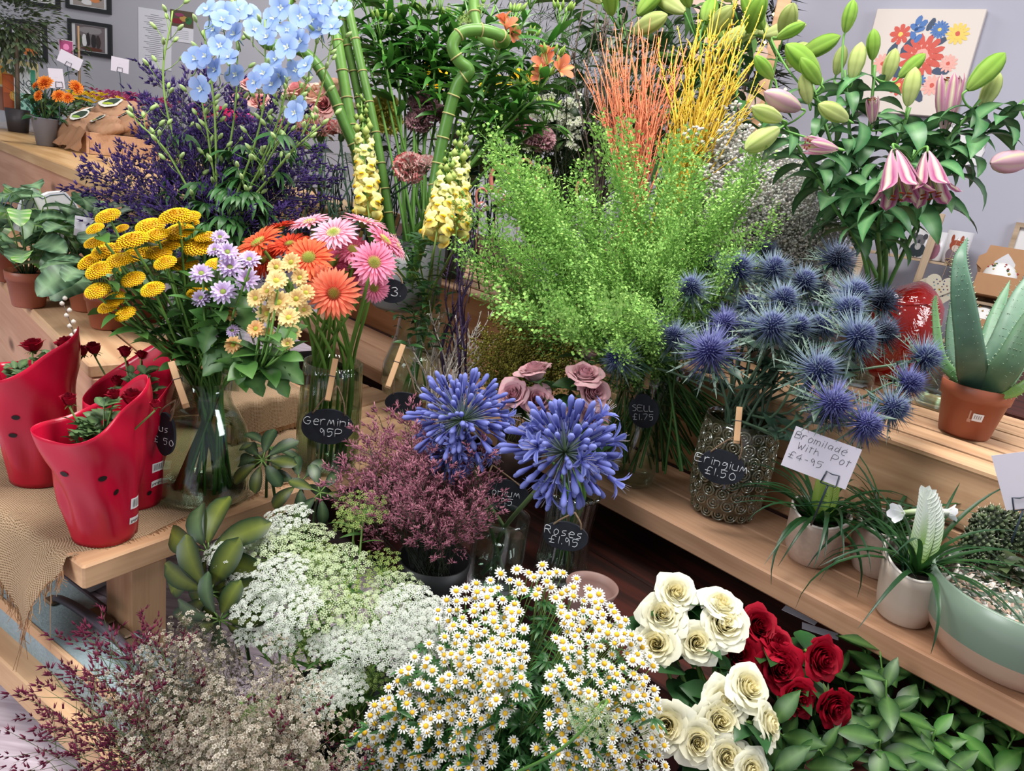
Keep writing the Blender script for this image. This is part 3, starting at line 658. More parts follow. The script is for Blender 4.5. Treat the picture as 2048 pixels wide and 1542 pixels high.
def bl_rose(cin, cout, seed, open_=1., N=34, lipc=None):
    r = random.Random(seed); mb = MB(); nu, nv = 8, 6
    for i in range(N):
        t = i / (N - 1); az = i * 2.39996 + r.uniform(-.25, .25); span = lerp(2.9, 1.75, t)
        Rb = lerp(.045, .60, t ** .95); H = lerp(.98, .80, t ** 1.5) * r.uniform(.96, 1.03); lip = lerp(.0, .46, t ** 1.7) * open_; fl = r.uniform(.8, 1.25)
        vs = []; cs = []; fs = []
        for a in range(nv + 1):
            v = a / nv; prof = math.sin(PI * .5 * min(1, v * 1.5)) ** .8
            for b in range(nu + 1):
                u = b / nu * 2 - 1; lv = max(0, (v - .55) / .45)
                rr = Rb * (.35 + .65 * prof) + lip * fl * lv ** 1.6 * (1 - .35 * u * u) + .035 * u + (.02 + .05 * t) * math.sin(u * 7 + i) * lv * .5 + .10 * t * lv * lv * math.exp(-14 * u * u)
                th = az + u * span / 2 * (.55 + .45 * prof)
                z = H * (v * (1 - .16 * u * u * v)) - lip * .55 * max(0, (v - .72) / .28) ** 2 - .04 * math.sin(u * 5 + i * 2) * lv * t
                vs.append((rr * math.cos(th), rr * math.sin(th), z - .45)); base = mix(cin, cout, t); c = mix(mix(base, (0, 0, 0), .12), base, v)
                if lipc: c = mix(c, lipc, max(0, (v - .8) / .2) * .7)
                cs.append(c)
        for a in range(nv):
            for b in range(nu): q = a * (nu + 1) + b; fs.append((q, q + 1, q + nu + 2, q + nu + 1))
        mb.add(vs, fs, cs)
    cx = MB(); lathe(cx, [(.28, -.38), (.2, -.5), (.09, -.58), (.07, -.66)], 10, hexc('#4b6b33'))
    for j in range(5): petal(cx, j * 1.257 + r.random(), .22, -.42, .5, .16, r.uniform(-35, 25), -30, hexc('#4b6b33'), hexc('#5f7c3c'), 3, LK)
    return mb, cx
def bl_carn(c0, c1, seed, N=60):
    r = random.Random(seed); mb = MB()
    for i, d in enumerate(fib(N, .05, 1)):
        d = (d + Vector((r.uniform(-.15, .15), r.uniform(-.15, .15), 0))).normalized(); L = .95 if d.z < .6 else .8
        s_ = Vector((-d.y, d.x, 0)); s_ = s_.normalized() if s_.length > .05 else Vector((1, 0, 0)); n = d.cross(s_); k = 7; base = Vector((0, 0, -.4)); vs = []; cs = []
        fold = r.uniform(.08, .2)
        for a, (t, w_) in enumerate(((.45, .10), (.82, .26), (1., .34))):
            for b in range(k):
                u = b / (k - 1) * 2 - 1; j = (.07 if b % 2 else -.03) if a == 2 else 0
                vs.append(base + (d * (t + j) * L) * 1.25 + s_ * u * w_ + n * fold * math.sin(u * 9 + i) * t); cs.append(mix(c0, c1, .05 if a < 2 else (1. if r.random() < .55 else .15)))
        fs = [(a * k + b, a * k + b + 1, (a + 1) * k + b + 1, (a + 1) * k + b) for a in (0, 1) for b in range(k - 1)]
        mb.add(vs, fs, cs)
    lathe(mb, [(.3, -.2), (.26, -.5), (.2, -.8), (.06, -.92)], 10, hexc('#5d7c4c')); return mb
def bl_thistle(seed, blue=hexc('#3c4a86'), tipc=hexc('#9fb2ba')):
    r = random.Random(seed); mb = MB(); gr = MB()
    lathe(mb, [(.0, .52), (.16, .48), (.28, .34), (.33, .15), (.3, -.05), (.18, -.18), (0, -.2)][::-1], 12, mix(blue, (0, 0, 0), .5))
    for d in fib(170, -.3, 1): spike(mb, Vector((d.x * .3, d.y * .3, .16 + d.z * .33)), d, r.uniform(.12, .2), .03, mix(blue, (0, 0, 0), .2), mix(blue, (.55, .62, .85), r.uniform(.2, .6)))
    for i in range(190):
        a = r.uniform(0, 2 * PI); e = math.radians(r.uniform(-22, 68)); d = Vector((math.cos(a) * math.cos(e), math.sin(a) * math.cos(e), math.sin(e)))
        L = r.uniform(.6, .95) * (1 - .25 * math.sin(e)); p = Vector((d.x * .18, d.y * .18, .0 + .2 * d.z))
        spike(mb, p, d, L, .026, mix(blue, (.02, .02, .08), r.uniform(0, .3)), mix(tipc, blue, r.uniform(0, .55)))
    for j in range(14):
        a = 2 * PI * j / 14 + r.uniform(-.1, .1); e = r.uniform(-25, 12); L = r.uniform(.95, 1.25); c0, c1 = hexc('#3f5548'), hexc('#8fa596')
        petal(gr, a, .1, -.12, L, .10, e, e - 8, c0, c1, 3, GK, .2)
        for k in range(3):
            t = .35 + k * .2
            for sg in (-1, 1):
                M = Matrix.Rotation(a, 4, 'Z'); ee = math.radians(e); q = M @ Vector((.1 + L * t * math.cos(ee), 0, -.12 + L * t * math.sin(ee))); spike(gr, q, M @ Vector((.75, sg * .7, .15)), .2, .022, c0, c1)
    return mb, gr
def bl_aga(seed, n=210, rad=1., opn=.10):
    r = random.Random(seed); mb = MB(); gr = MB(); c0 = hexc('#45489c'); c1 = hexc('#8b94d8'); st = hexc('#6f8a4a')
    for d in fib(n, -.62, 1):
        d = (d + Vector((r.uniform(-.2, .2), r.uniform(-.2, .2), r.uniform(-.15, .15)))).normalized(); L = r.uniform(.34, .80); p = d * L
        bend = (d + Vector((0, 0, -.25 * (1 - d.z)))).normalized()
        tube(gr, [Vector((0, 0, 0)), d * L * .5, p], .014, .014, st, hexc('#6a6ca0'), k=3, cap=False)
        if r.random() < opn:
            M = align(p, bend, r.random() * 6)
            tube(mb, [p, p + bend * .16], .035, .05, c0, c1, k=6, cap=False)
            for j in range(6):
                q = MB(); petal(q, 2 * PI * j / 6, .04, .13, .30, .11, 62, 8, mix(c0, c1, .6), hexc('#a9b4ec'), 4, PK, .2, rib=hexc('#5a62b8')); mb.merge(q, M)
            for j in range(5): tube(gr, [M @ Vector((0, 0, .1)), M @ Vector((.08 * math.cos(j * 1.3), .08 * math.sin(j * 1.3), .4))], .006, .004, c1, (.3, .25, .2), k=3)
        else:
            s = r.uniform(.75, 1.15); tube(mb, [p + bend * (.34 * s) * t for t in (0, .2, .45, .7, .9, 1)], 0, 0, c0, c1, k=6, rf=lambda t: s * keys(t, [(0, .018), (.25, .028), (.6, .052), (.88, .04), (1, .01)]))
    return mb, gr
def bl_umbel(seed, n=30, cw=(.8, .84, .72), g=hexc('#7c9a52'), nf=17, conv=.35, tint=.15):
    r = random.Random(seed); mb = MB(); gr = MB()
    for i in range(n):
        rr = math.sqrt((i + .5) / n); a = i * 2.39996; p = Vector((rr * math.cos(a), rr * math.sin(a), conv * (1 - rr * rr) + r.uniform(-.06, .06)))
        b = Vector((0, 0, -.55)); mid = b.lerp(p, .5) + Vector((p.x, p.y, 0)) * .18
        tube(gr, [b, mid, p - Vector((0, 0, .12))], .012, .008, g, g, k=3, cap=False)
        n_ = Vector((p.x * .5, p.y * .5, 1)).normalized(); ur = .15 * r.uniform(.8, 1.15)
        for k in range(nf):
            q = math.sqrt((k + .5) / nf) * ur; bb = k * 2.4 + i; off = Vector((q * math.cos(bb), q * math.sin(bb), .03 * (1 - (q / ur) ** 2)))
            M = align(p, n_); pt = M @ off
            gr.add([p - n_ * .12, p - n_ * .12 + Vector((.006, .006, 0)), pt], [(0, 1, 2)], g)
            c = mix(cw, g, r.random() * tint); star(mb, pt, n_ + off * 3 + Vector((r.uniform(-.3, .3), r.uniform(-.3, .3), 0)), r.uniform(.024, .036), c, mix(cw, g, .5))
    for j in range(8): petal(gr, j * .785, .02, -.56, .3, .03, -10, -40, g, g, 2, GK)
    return mb, gr
def bl_bud(cb, ct, crib, open_=0., seed=0):
    """lily bud, unit length along +Z from the origin"""
    r = random.Random(seed); mb = MB(); k = 24; prof = [(0, .045), (.06, .10), (.2, .16), (.45, .215), (.68, .205), (.85, .145), (.95, .07), (1, .012)]; vs = []; cs = []; fs = []
    if open_ <= 0:
        for i in range(15):
            t = i / 14; rad = keys(t, prof)
            for j in range(k):
                a = 2 * PI * j / k; q = abs(math.sin(1.5 * a)); rr = rad * (.86 + .2 * q ** .6)
                vs.append((rr * math.cos(a), rr * math.sin(a), t)); cs.append(mix(mix(cb, ct, keys(t, [(0, 0), (.3, .5), (.8, .9), (1, .6)])), crib, .8 if q > .93 else (.35 if q < .2 else 0)))
        for i in range(14):
            for j in range(k): fs.append((i * k + j, i * k + (j + 1) % k, (i + 1) * k + (j + 1) % k, (i + 1) * k + j))
        mb.add(vs, fs, cs)
    else:
        for j in range(6):
            out = j % 2; a = j * PI / 3; nu, nv = 4, 9; vs = []; cs = []; fs = []
            for b in range(nv + 1):
                v = b / nv; rad = keys(v, [(0, .04), (.2, .11), (.5, .18), (.75, .19 + .05 * open_), (.9, .17 + .22 * open_), (1, .12 + .36 * open_)]) * (1.0 if out else .93)
                zz = v * .98 - (.10 * open_ * max(0, (v - .8) / .2) ** 2)
                hw = keys(v, [(0, .5), (.4, .95), (.75, .8), (.93, .42), (1, .03)]) * (.62 if out else .56)
                for c_ in range(nu + 1):
                    u = c_ / nu * 2 - 1; th = a + u * hw; rr = rad * (1 - .04 * abs(u)) + .015 * math.sin(v * 14 + j + u * 3) * open_ * (v > .6)
                    vs.append((rr * math.cos(th), rr * math.sin(th), zz)); cs.append(mix(crib, mix(cb, ct, min(1, v * 1.6)), min(1, abs(u) * 5)) if abs(u) < .9 else mix(ct, (.75, .7, .68), .35))
            for b in range(nv):
                for c_ in range(nu): q = b * (nu + 1) + c_; fs.append((q, q + 1, q + nu + 2, q + nu + 1))
            mb.add(vs, fs, cs)
        for j in range(6):
            a = j * 1.05 + .4; q = [Vector((.02 * math.cos(a), .02 * math.sin(a), .2)), Vector((.05 * math.cos(a), .05 * math.sin(a), .6)), Vector((.09 * math.cos(a), .09 * math.sin(a), .9))]
            tube(mb, q, .008, .006, hexc('#a9b070'), k=4); tube(mb, [q[2] + Vector((-.03, 0, 0)), q[2] + Vector((.03, .01, 0))], .014, .014, hexc('#8a3d1c'), k=5)
    return mb
def bl_delph(seed, c=hexc('#86a6de')):
    r = random.Random(seed); mb = MB(); c1 = mix(c, (.85, .9, 1), .25)
    for j in range(5): petal(mb, j * 1.2566 + r.uniform(-.1, .1), .06, 0, .95 * r.uniform(.9, 1.05), .92, r.uniform(14, 34), r.uniform(-12, 10), jit(c, .05, r), jit(c1, .05, r), 5, [(0, .25), (.35, .75), (.7, 1), (.9, .85), (1, .35)], .12)
    for j in range(4): petal(mb, j * 1.57, .02, .04, .3, .18, 50, 40, hexc('#dfe2b8'), hexc('#e8ecd8'), 2, RK)
    tube(mb, cat([Vector((0, 0, 0)), Vector((-.2, 0, -.4)), Vector((-.3, .1, -.9))], 4), .1, .03, c, mix(c, hexc('#8fa070'), .5), k=5); return mb
def bl_snap(seed, c=hexc('#efe08a'), lip=hexc('#f2c81e')):
    """snapdragon floret: throat along +Z"""
    r = random.Random(seed); mb = MB()
    tube(mb, [Vector((0, 0, z)) for z in (0, .25, .5, .72)], 0, 0, mix(c, hexc('#c9d68a'), .5), c, k=9, rf=lambda t: keys(t, [(0, .16), (.4, .27), (1, .27)]))
    for a, L in ((-.42, .6), (.42, .6)): petal(mb, a, .12, .6, L, .6, 62, 5, c, mix(c, (1, 1, .8), .3), 4, RK, -.2)
    for a, L in ((PI - .75, .5), (PI, .46), (PI + .75, .5)): petal(mb, a, .12, .58, L, .5, 25, -40, lip, c, 4, RK, -.25)
    for d in fib(14, -.1, 1): octa(mb, Vector((-.16 + d.x * .05, d.y * .16, .72 + d.z * .06)), .09, lip)
    return mb
def bl_alstro(seed, c=hexc('#e07a5c')):
    r = random.Random(seed); mb = MB()
    for j in range(6):
        q = MB(); o = j % 2; petal(q, j * PI / 3, .06, .0, 1.05 if o else .98, .62 if o else .36, 66, 22, mix(c, hexc('#6f8a4a'), .3), c, 6, RK if o else PK, .3, rib=hexc('#e8b070') if not o else None); mb.merge(q, Matrix())
    for j in range(5): tube(mb, [Vector((0, 0, .1)), Vector((.12 * math.cos(j * 1.25), .12 * math.sin(j * 1.25), .75))], .015, .012, mix(c, (1, .8, .7), .3), k=3)
    tube(mb, [Vector((0, 0, -.2)), Vector((0, 0, .1))], .05, .09, hexc('#6f8a4a'), k=6); return mb
MESHES = {}
def bank(key, n, fn, mats, names):
    """n variants of a bloom, each a tuple of (part name, mesh)"""
    if key not in MESHES:
        out = []
        for i in range(n):
            q = fn(100 + i * 7 + len(key)); q = q if isinstance(q, tuple) else (q,)
            out.append([(nm, m_.mesh(nm, mt)) for nm, m_, mt in zip(names, q, mats)])
        MESHES[key] = out
    return MESHES[key]
def put_bloom(var, parent, M, sub=True):
    """first mesh is the bloom, the others its sub-parts"""
    b = part(var[0][0], var[0][1], parent, M)
    for nm, me in var[1:]: part(nm, me, b)
    return b
G0, G1 = hexc('#3f6a2c'), hexc('#6c9440')
def cutflower(name, label, c, head, neck, foot, bloom, size, nrm=None, group=None, r0=.0026, r1=.002, c0=G0, c1=G1, nleaf=0, leaf=(.05, .018), lean=.4, lc=None, lmat=None, bulge=0., lt=(.35, .85), mid=None, spin=None, leafks=LK, droop=50):
    """one cut stem standing in its vase: stem, bloom and leaves"""
    head, neck, foot = Vector(head), Vector(neck), Vector(foot); t = thing(name, label, c, loc=foot, group=group)
    sd = (head - neck).normalized()
    n = Vector(nrm).normalized() if nrm is not None else (sd * 1.0 + (CAM - head).normalized() * lean + Vector((0, 0, .3))).normalized()
    Ls = (head - neck).length
    ctrl = [foot, neck] + ([Vector(mid)] if mid is not None else [neck.lerp(head, .55) - n * Ls * .04 + Vector((0, 0, bulge))]) + [head - n * size * .9, head - n * size * .35]
    pts = [p - foot for p in cat(ctrl, 5)]; mb = MB(); tube(mb, pts, r0, r1, c0, c1, k=6); part('stem', mb, t, None, STEM)
    if bloom: put_bloom(bloom, t, align(head - foot, n, R.uniform(0, 6.28) if spin is None else spin, size))
    if nleaf:
        mb = MB(); lc = lc or (hexc('#2e5226'), hexc('#4f7c38'))
        for i in range(nleaf):
            f = lerp(lt[0], lt[1], (i + R.random()) / nleaf); k = int(f * (len(pts) - 1)); a = R.uniform(0, 6.28)
            wleaf(mb, pts[k], Vector((math.cos(a), math.sin(a), R.uniform(.2, .9))), leaf[0] * R.uniform(.7, 1.2), leaf[1] * R.uniform(.8, 1.2), R.uniform(droop * .6, droop * 1.3), jit(lc[0], .15), jit(lc[1], .15), ks=leafks)
        part('foliage', mb, t, None, lmat or LEAF)
    return t

# ---------------------------------------------------------------- sprays: unit-length stems that carry masses of tiny florets
def spray(seed, nb, nf, flo, start=.45, spread=.16, upk=1.0, sc=(hexc('#4a6a34'), hexc('#6f9448')), sr=.0042, br=.0016, prof=None, subs=1, wig=.02, bare_leaf=0, fstart=.3):
    r = random.Random(seed); st = MB(); fl = MB(); bx, by = r.uniform(-wig, wig) * 3, r.uniform(-wig, wig) * 3
    ax = lambda t: Vector((bx * math.sin(t * 2.6), by * math.sin(t * 2.2 + .4), t))
    tube(st, [ax(i / 10) for i in range(11)], sr, sr * .35, sc[0], sc[1], k=4, cap=False)
    for i in range(nb):
        t = start + (1 - start) * (i + .5) / nb; p = ax(t); a = i * 2.4 + r.uniform(-.3, .3)
        L = spread * (keys((t - start) / (1 - start), prof) if prof else 1) * r.uniform(.75, 1.15); d = Vector((math.cos(a), math.sin(a), upk)).normalized()
        q = p + d * L; m = p + d * L * .5 + Vector((math.cos(a), math.sin(a), 0)) * L * .06
        tube(st, [p, m, q], br, br * .5, sc[1], sc[1], k=3, cap=False)
        for k in range(nf):
            f = lerp(fstart, 1, (k + r.random() * .6) / nf); b = p.lerp(q, f); a2 = r.uniform(0, 6.28)
            o = Vector((math.cos(a2), math.sin(a2), r.uniform(-.2, 1.1))).normalized()
            flo(fl, st, b, o, d, r)
    return st, fl
def f_pod(fl, st, b, o, d, r):
    q = b + o * .016; st.add([b, b + Vector((.0012, .0012, 0)), q], [(0, 1, 2)], hexc('#7aa04c')); c = jit(mix(hexc('#6fa544'), hexc('#a6d06a'), r.random() ** 1.5), .12, r)
    u = o.orthogonal().normalized() * .0052; v = o.cross(u).normalized() * .0052; k = o * .006
    fl.add([q, q + u + k, q + k * 2, q - u + k, q + k + v * .35], [(0, 1, 4), (1, 2, 4), (2, 3, 4), (3, 0, 4)], [mix(c, (0, .05, 0), .3), c, c, c, mix(c, (.8, 1, .5), .25)])
def f_gyp(fl, st, b, o, d, r):
    q = b + o * r.uniform(.02, .05); st.add([b, b + Vector((.001, .001, 0)), q], [(0, 1, 2)], hexc('#8c9a78')); octa(fl, q, r.uniform(.007, .013), jit((.80, .78, .74), .12, r), .8)
def f_limo(c0, c1, s=1., L=.028, n=3):
    def f(fl, st, b, o, d, r):
        e = b + (o * .6 + d * .7) * r.uniform(.01, .03)
        for k in range(n): spike(fl, e, (o + d + Vector((r.uniform(-.7, .7), r.uniform(-.7, .7), r.uniform(-.3, .6)))), L * s * r.uniform(.6, 1.2), .0045 * s, mix(c0, (0, 0, 0), .3), mix(c0, c1, r.random()))
    return f
def f_star(c0, c1, cc, s=.011, reach=.03):
    def f(fl, st, b, o, d, r):
        q = b + (o + d * .5) * reach * r.uniform(.3, 1); st.add([b, b + Vector((.001, .001, 0)), q], [(0, 1, 2)], hexc('#55623c')); star(fl, q, o + d, s * r.uniform(.7, 1.2), mix(c0, c1, r.random()), cc)
    return f
def f_oct(c0, c1, s=.008, reach=.02):
    def f(fl, st, b, o, d, r): octa(fl, b + o * reach * r.random(), s * r.uniform(.6, 1.2), mix(c0, c1, r.random()))
    return f
def twig(seed, c0, c1, nb=9, r_=.005, start=.35, bl=.3, wig=.03, bump=True):
    r = random.Random(seed); st = MB(); a0 = r.uniform(0, 6); ax = lambda t: Vector((wig * math.sin(t * 9 + a0) + wig * 2 * math.sin(t * 3 + a0 * 2) * t, wig * math.cos(t * 8 + a0) + wig * math.sin(t * 4) * t, t))
    tube(st, [ax(i / 18) for i in range(19)], r_, r_ * .3, c0, c1, k=5)
    for i in range(nb):
        t = start + (.95 - start) * r.random(); p = ax(t); a = r.uniform(0, 6.28); L = bl * r.uniform(.3, 1) * (1.1 - t); d = Vector((math.cos(a) * .5, math.sin(a) * .5, 1)).normalized()
        tube(st, [p + d * L * k / 4 + Vector((r.uniform(-.006, .006), r.uniform(-.006, .006), 0)) * (k > 0) for k in range(5)], r_ * .55, r_ * .22, c0, c1, k=4)
    if bump:
        for i in range(26): t = .3 + .7 * r.random(); octa(st, ax(t) + Vector((r.uniform(-1, 1), r.uniform(-1, 1), 0)) * r_ * .7, r_ * .55, c1)
    return st
def poly_pts(poly, n, r=R, k=12):
    xs = [p[0] for p in poly]; ys = [p[1] for p in poly]; out = []
    def ins(x, y):
        c = False
        for (x0, y0), (x1, y1) in zip(poly, poly[1:] + poly[:1]):
            if (y0 > y) != (y1 > y) and x < (x1 - x0) * (y - y0) / (y1 - y0) + x0: c = not c
        return c
    while len(out) < n:
        best = None; bd = -1
        for _ in range(k):
            while True:
                q = (r.uniform(min(xs), max(xs)), r.uniform(min(ys), max(ys)))
                if ins(*q): break
            dd = min([(q[0] - o[0]) ** 2 + (q[1] - o[1]) ** 2 for o in out] or [1e9])
            if dd > bd: best, bd = q, dd
        out.append(best)
    return out
def sprays(name, label, c, group, poly, n, depth, neck, below, var, names, xs=.02, wide=1.0):
    """n stems fanned from one vase neck so that their tips fill a region"""
    rr = random.Random(len(label) * 31 + n); neck = Vector(neck)
    for (x, y) in poly_pts(poly, n, rr):
        T = P(x, y, depth(x, y) + rr.uniform(-.07, .07)); nk = neck + Vector((rr.uniform(-xs, xs), rr.uniform(-xs, xs), 0)); d = (T - nk).normalized(); base = nk - d * below
        if d.z < .25: base = nk - Vector((d.x * .5, d.y * .5, 1)).normalized() * below * .0
        L = (T - base).length; v = rr.choice(var)
        t = thing(name, label, c, group=group, M=align(base, d, rr.uniform(0, 6.28), (L * wide, L * wide, L)))
        for nm, me in v: part(nm, me, t)
def variants(n, fn, names, mats): return [[(nm, m_.mesh(nm, mt)) for nm, m_, mt in zip(names, fn(i), mats)] for i in range(n)]

# ---------------------------------------------------------------- vessels and signs
def vessel(name, label, c, base, prof, th=.003, mat=None, water=None, M=None, k=48, floor_=.008, rfn=None, wtint=None):
    """hollow vessel: outer profile (r, z) from foot to rim, thickness th, water level"""
    t = thing(name, label, c, M=M if M is not None else Matrix.Translation(base)); mb = MB()
    outer = [(0.0005, 0)] + prof; inner = [(max(.001, r - th), max(z, floor_)) for r, z in prof][::-1] + [(.0005, floor_)]
    lathe(mb, outer + inner, k, (1, 1, 1), rfn=rfn); part('vessel_body', mb, t, None, mat or GLASS)
    if water:
        w_ = [(r - th * 1.25, z) for r, z in prof if floor_ < z < water]; rw = None
        for (r0, z0), (r1, z1) in zip(prof, prof[1:]):
            if z0 <= water <= z1: rw = lerp(r0, r1, (water - z0) / (z1 - z0 + 1e-9)) - th * 1.25
        w0 = w_[0][0] if w_ else rw; mb = MB(); lathe(mb, [(.0005, floor_ + .0005), (w0 * .98, floor_ + .0005)] + w_ + [(rw, water), (.0005, water)], k, (1, 1, 1)); part('water', mb, t, None, WATER)
    return t
def slate_sign(label, x, y, d, rx, ry, lines, tsz, string_top=None, yaw=0., roll=0., peg=None, ghost=None, shape='oval', fwd=0.):
    p = P(x, y, d); M = face_cam(p, yaw=yaw, roll=roll); t = thing('slate_price_sign', label, 'sign', M=M)
    mb = MB(); k = 40; vs = []
    for z in (-.0025, .0025):
        for j in range(k):
            a = 2 * PI * j / k; q = 1 + .012 * math.sin(5 * a + x); vs.append((rx * q * math.cos(a), ry * q * math.sin(a), z))
    mb.add(vs, [tuple(range(k))[::-1], tuple(range(k, 2 * k))] + [(j, (j + 1) % k, k + (j + 1) % k, k + j) for j in range(k)], (1, 1, 1)); part('slate_oval', mb, t, None, SLATE, flat=True)
    mb = MB()
    for i, (s, dx, dy) in enumerate(lines): write(mb, s, Matrix.Translation((dx, dy - tsz * .4, .0032)), tsz, tsz * .05)
    part('chalk_lettering', mb, t, None, CHALK)
    if string_top:
        q = M.inverted() @ P(*string_top); mb = MB()
        for sx in (-.6, .62):
            a = Vector((rx * sx, ry * .72, .003)); tube(mb, cat([a, a.lerp(q, .5) + Vector((.004 * (1 if sx > 0 else -1), 0, .004)), q], 6), .0016, .0016, hexc('#86705a'), k=5)
        part('twine', mb, t, None, TWINE)
    if peg:
        (x0, y0, d0), (x1, y1, d1) = peg; a = P(x0, y0, d0); b = P(x1, y1, d1); clothes_peg(t, a, b)
    return t
def clothes_peg(t, a, b):
    u = (a - b); L = u.length; n = (CAM - a); n = (n - u * n.dot(u) / u.dot(u)).normalized(); Mx = Matrix.Translation(b) @ Matrix((n.cross(u).normalized() * -1, u.normalized(), n)).transposed().to_4x4()
    Mx = Matrix.Translation(b) @ Matrix((u.normalized(), n.cross(u).normalized(), n)).transposed().to_4x4()
    pg = None
    for s, an in ((1, .05), (-1, -.05)):
        mb = MB(); box(mb, 0, L, -.0052, .0052, .0005, .0045, bev=.0008); mb2 = MB()
        o = part('clothes_peg', mb, pg or t, (t.matrix_world.inverted() @ Mx @ Matrix.Rotation(-an, 4, 'Y') @ Matrix.Translation((0, 0, .0 if s > 0 else -.006))) if pg is None else Matrix.Rotation(.12, 4, 'Y') @ Matrix.Translation((0, 0, -.0062)), PEGW, flat=True)
        if pg is None:
            pg = o; mb = MB(); tube(mb, [Vector((L * .42, -.0062, .0045)), Vector((L * .42, -.0062, -.006)), Vector((L * .42, .0062, -.006)), Vector((L * .42, .0062, .0048)), Vector((L * .42, -.0062, .0048))], .0007, .0007, (1, 1, 1), k=4); part('spring', mb, pg, None, DKL)
        else: o.name = 'peg_back_jaw'
def price_card(label, x, y, d, w_, h_, lines, tsz, yaw=0., roll=0., clip=None, tilt=0., stick=None, name='price_card'):
    p = P(x, y, d); M = face_cam(p, yaw=yaw, roll=roll, tilt=tilt); t = thing(name, label, 'card', M=M)
    mb = MB(); box(mb, -w_ / 2, w_ / 2, -h_ / 2, h_ / 2, -.0004, .0004); part('card', mb, t, None, WHITEP, flat=True)
    mb = MB()
    for s, dx, dy in lines: write(mb, s, Matrix.Translation((dx, dy - tsz * .4, .0007)), tsz, .00035, (.02, .02, .03), slant=.1)
    if lines: part('handwriting', mb, t, None, INK)
    if clip or stick:
        cx, cy = clip or (0, -h_ * .4); s = .011; mb = MB(); q = [(-s, -s * .9), (-s * .8, s * .9), (0, s * .75), (s * .9, s * .9), (s, -s * .8), (-s, -s * .9)]
        tube(mb, [Vector((cx + a, cy + b, .002)) for a, b in q], .0011, .0011, (1, 1, 1), k=5)
        if stick: e = M.inverted() @ P(*stick); tube(mb, [Vector((cx, cy - s, .002)), Vector((cx, cy - s, .002)).lerp(e, .5), e], .0016, .0016, (1, 1, 1), k=5)
        part('card_clip', mb, t, None, plain('clip_plastic', hexc('#2d3a48'), .3) if 'clip_plastic' not in bpy.data.materials else bpy.data.materials['clip_plastic'])
    return t
def nv(x, y, z): v = CM @ np.array([x, y, z], float); return Vector(v).normalized()
def hd(x, y, d): return P(x, y, d)

# ================================================================ mums in the round shouldered vase
vb = PZ(407, 985, .281); vb.z = .2845
vase_m = vessel('shouldered_glass_vase', 'round shouldered clear glass vase of water holding the yellow, lilac and peach daisies', 'vase', vb,
    [(.070, 0), (.079, .004), (.083, .02), (.082, .05), (.076, .09), (.066, .125), (.052, .15), (.043, .165), (.040, .18), (.042, .205)], .003, water=.135)
NM = vb + Vector((0, 0, .19))
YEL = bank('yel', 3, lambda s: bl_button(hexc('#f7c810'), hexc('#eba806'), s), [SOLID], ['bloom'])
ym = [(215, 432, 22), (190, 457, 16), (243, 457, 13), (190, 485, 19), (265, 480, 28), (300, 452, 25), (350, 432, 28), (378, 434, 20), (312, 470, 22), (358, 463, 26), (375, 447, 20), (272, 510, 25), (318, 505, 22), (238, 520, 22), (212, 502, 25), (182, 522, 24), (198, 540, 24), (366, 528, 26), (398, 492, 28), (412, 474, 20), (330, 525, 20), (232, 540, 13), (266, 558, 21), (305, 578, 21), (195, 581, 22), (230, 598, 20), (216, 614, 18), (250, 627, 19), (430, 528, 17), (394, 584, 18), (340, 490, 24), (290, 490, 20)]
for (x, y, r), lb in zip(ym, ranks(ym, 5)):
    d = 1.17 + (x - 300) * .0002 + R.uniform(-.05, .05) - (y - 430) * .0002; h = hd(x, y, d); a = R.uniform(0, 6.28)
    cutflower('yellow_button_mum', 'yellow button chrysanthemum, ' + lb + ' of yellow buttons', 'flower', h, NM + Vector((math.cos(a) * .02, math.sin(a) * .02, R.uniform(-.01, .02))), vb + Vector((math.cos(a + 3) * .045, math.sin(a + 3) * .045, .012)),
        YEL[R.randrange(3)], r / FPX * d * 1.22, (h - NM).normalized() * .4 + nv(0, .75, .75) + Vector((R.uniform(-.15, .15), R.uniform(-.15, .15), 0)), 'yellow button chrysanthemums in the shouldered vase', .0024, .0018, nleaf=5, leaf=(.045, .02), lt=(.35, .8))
LIL = bank('lil', 3, lambda s: bl_daisy(hexc('#c9a6d4'), hexc('#ded0ee'), hexc('#7a8a3a'), s, 15, 3, .74, .26), [PETAL, SOLID], ['bloom', 'flower_centre'])
PEA = bank('pea', 3, lambda s: bl_daisy(hexc('#e6b878'), hexc('#f0dcA0'), hexc('#a9a83a'), s, 14, 2, .74, .34), [PETAL, SOLID], ['bloom', 'flower_centre'])
PE2 = bank('pe2', 2, lambda s: bl_daisy(hexc('#e09a58'), hexc('#ecc48a'), hexc('#9aa030'), s, 14, 2, .74, .32), [PETAL, SOLID], ['bloom', 'flower_centre'])
lm = [(455, 505, 23), (403, 548, 24), (460, 536, 26), (499, 520, 23), (495, 560, 26), (447, 585, 27), (403, 597, 21), (440, 475, 18), (424, 668, 14), (466, 662, 15), (430, 500, 17)]
for (x, y, r), lb in zip(lm, ranks(lm, 3)):
    d = 1.10 + R.uniform(-.02, .02) + (.05 if y < 500 else 0); h = hd(x, y, d); a = R.uniform(0, 6.28)
    cutflower('lilac_daisy_mum', 'pale lilac daisy chrysanthemum, ' + lb + ' of lilac daisies', 'flower', h, NM + Vector((.02 * math.cos(a), .02 * math.sin(a), 0)), vb + Vector((math.cos(a + 3) * .045, math.sin(a + 3) * .045, .012)),
        LIL[R.randrange(3)], r / FPX * d * 1.1, nv(R.uniform(-.2, .4), R.uniform(.3, .7), 1.), 'lilac daisy chrysanthemums', .0022, .0016, nleaf=4, leaf=(.05, .026), lt=(.4, .7), mid=hd(420 + (x - 420) * .5, 650, d + .02))
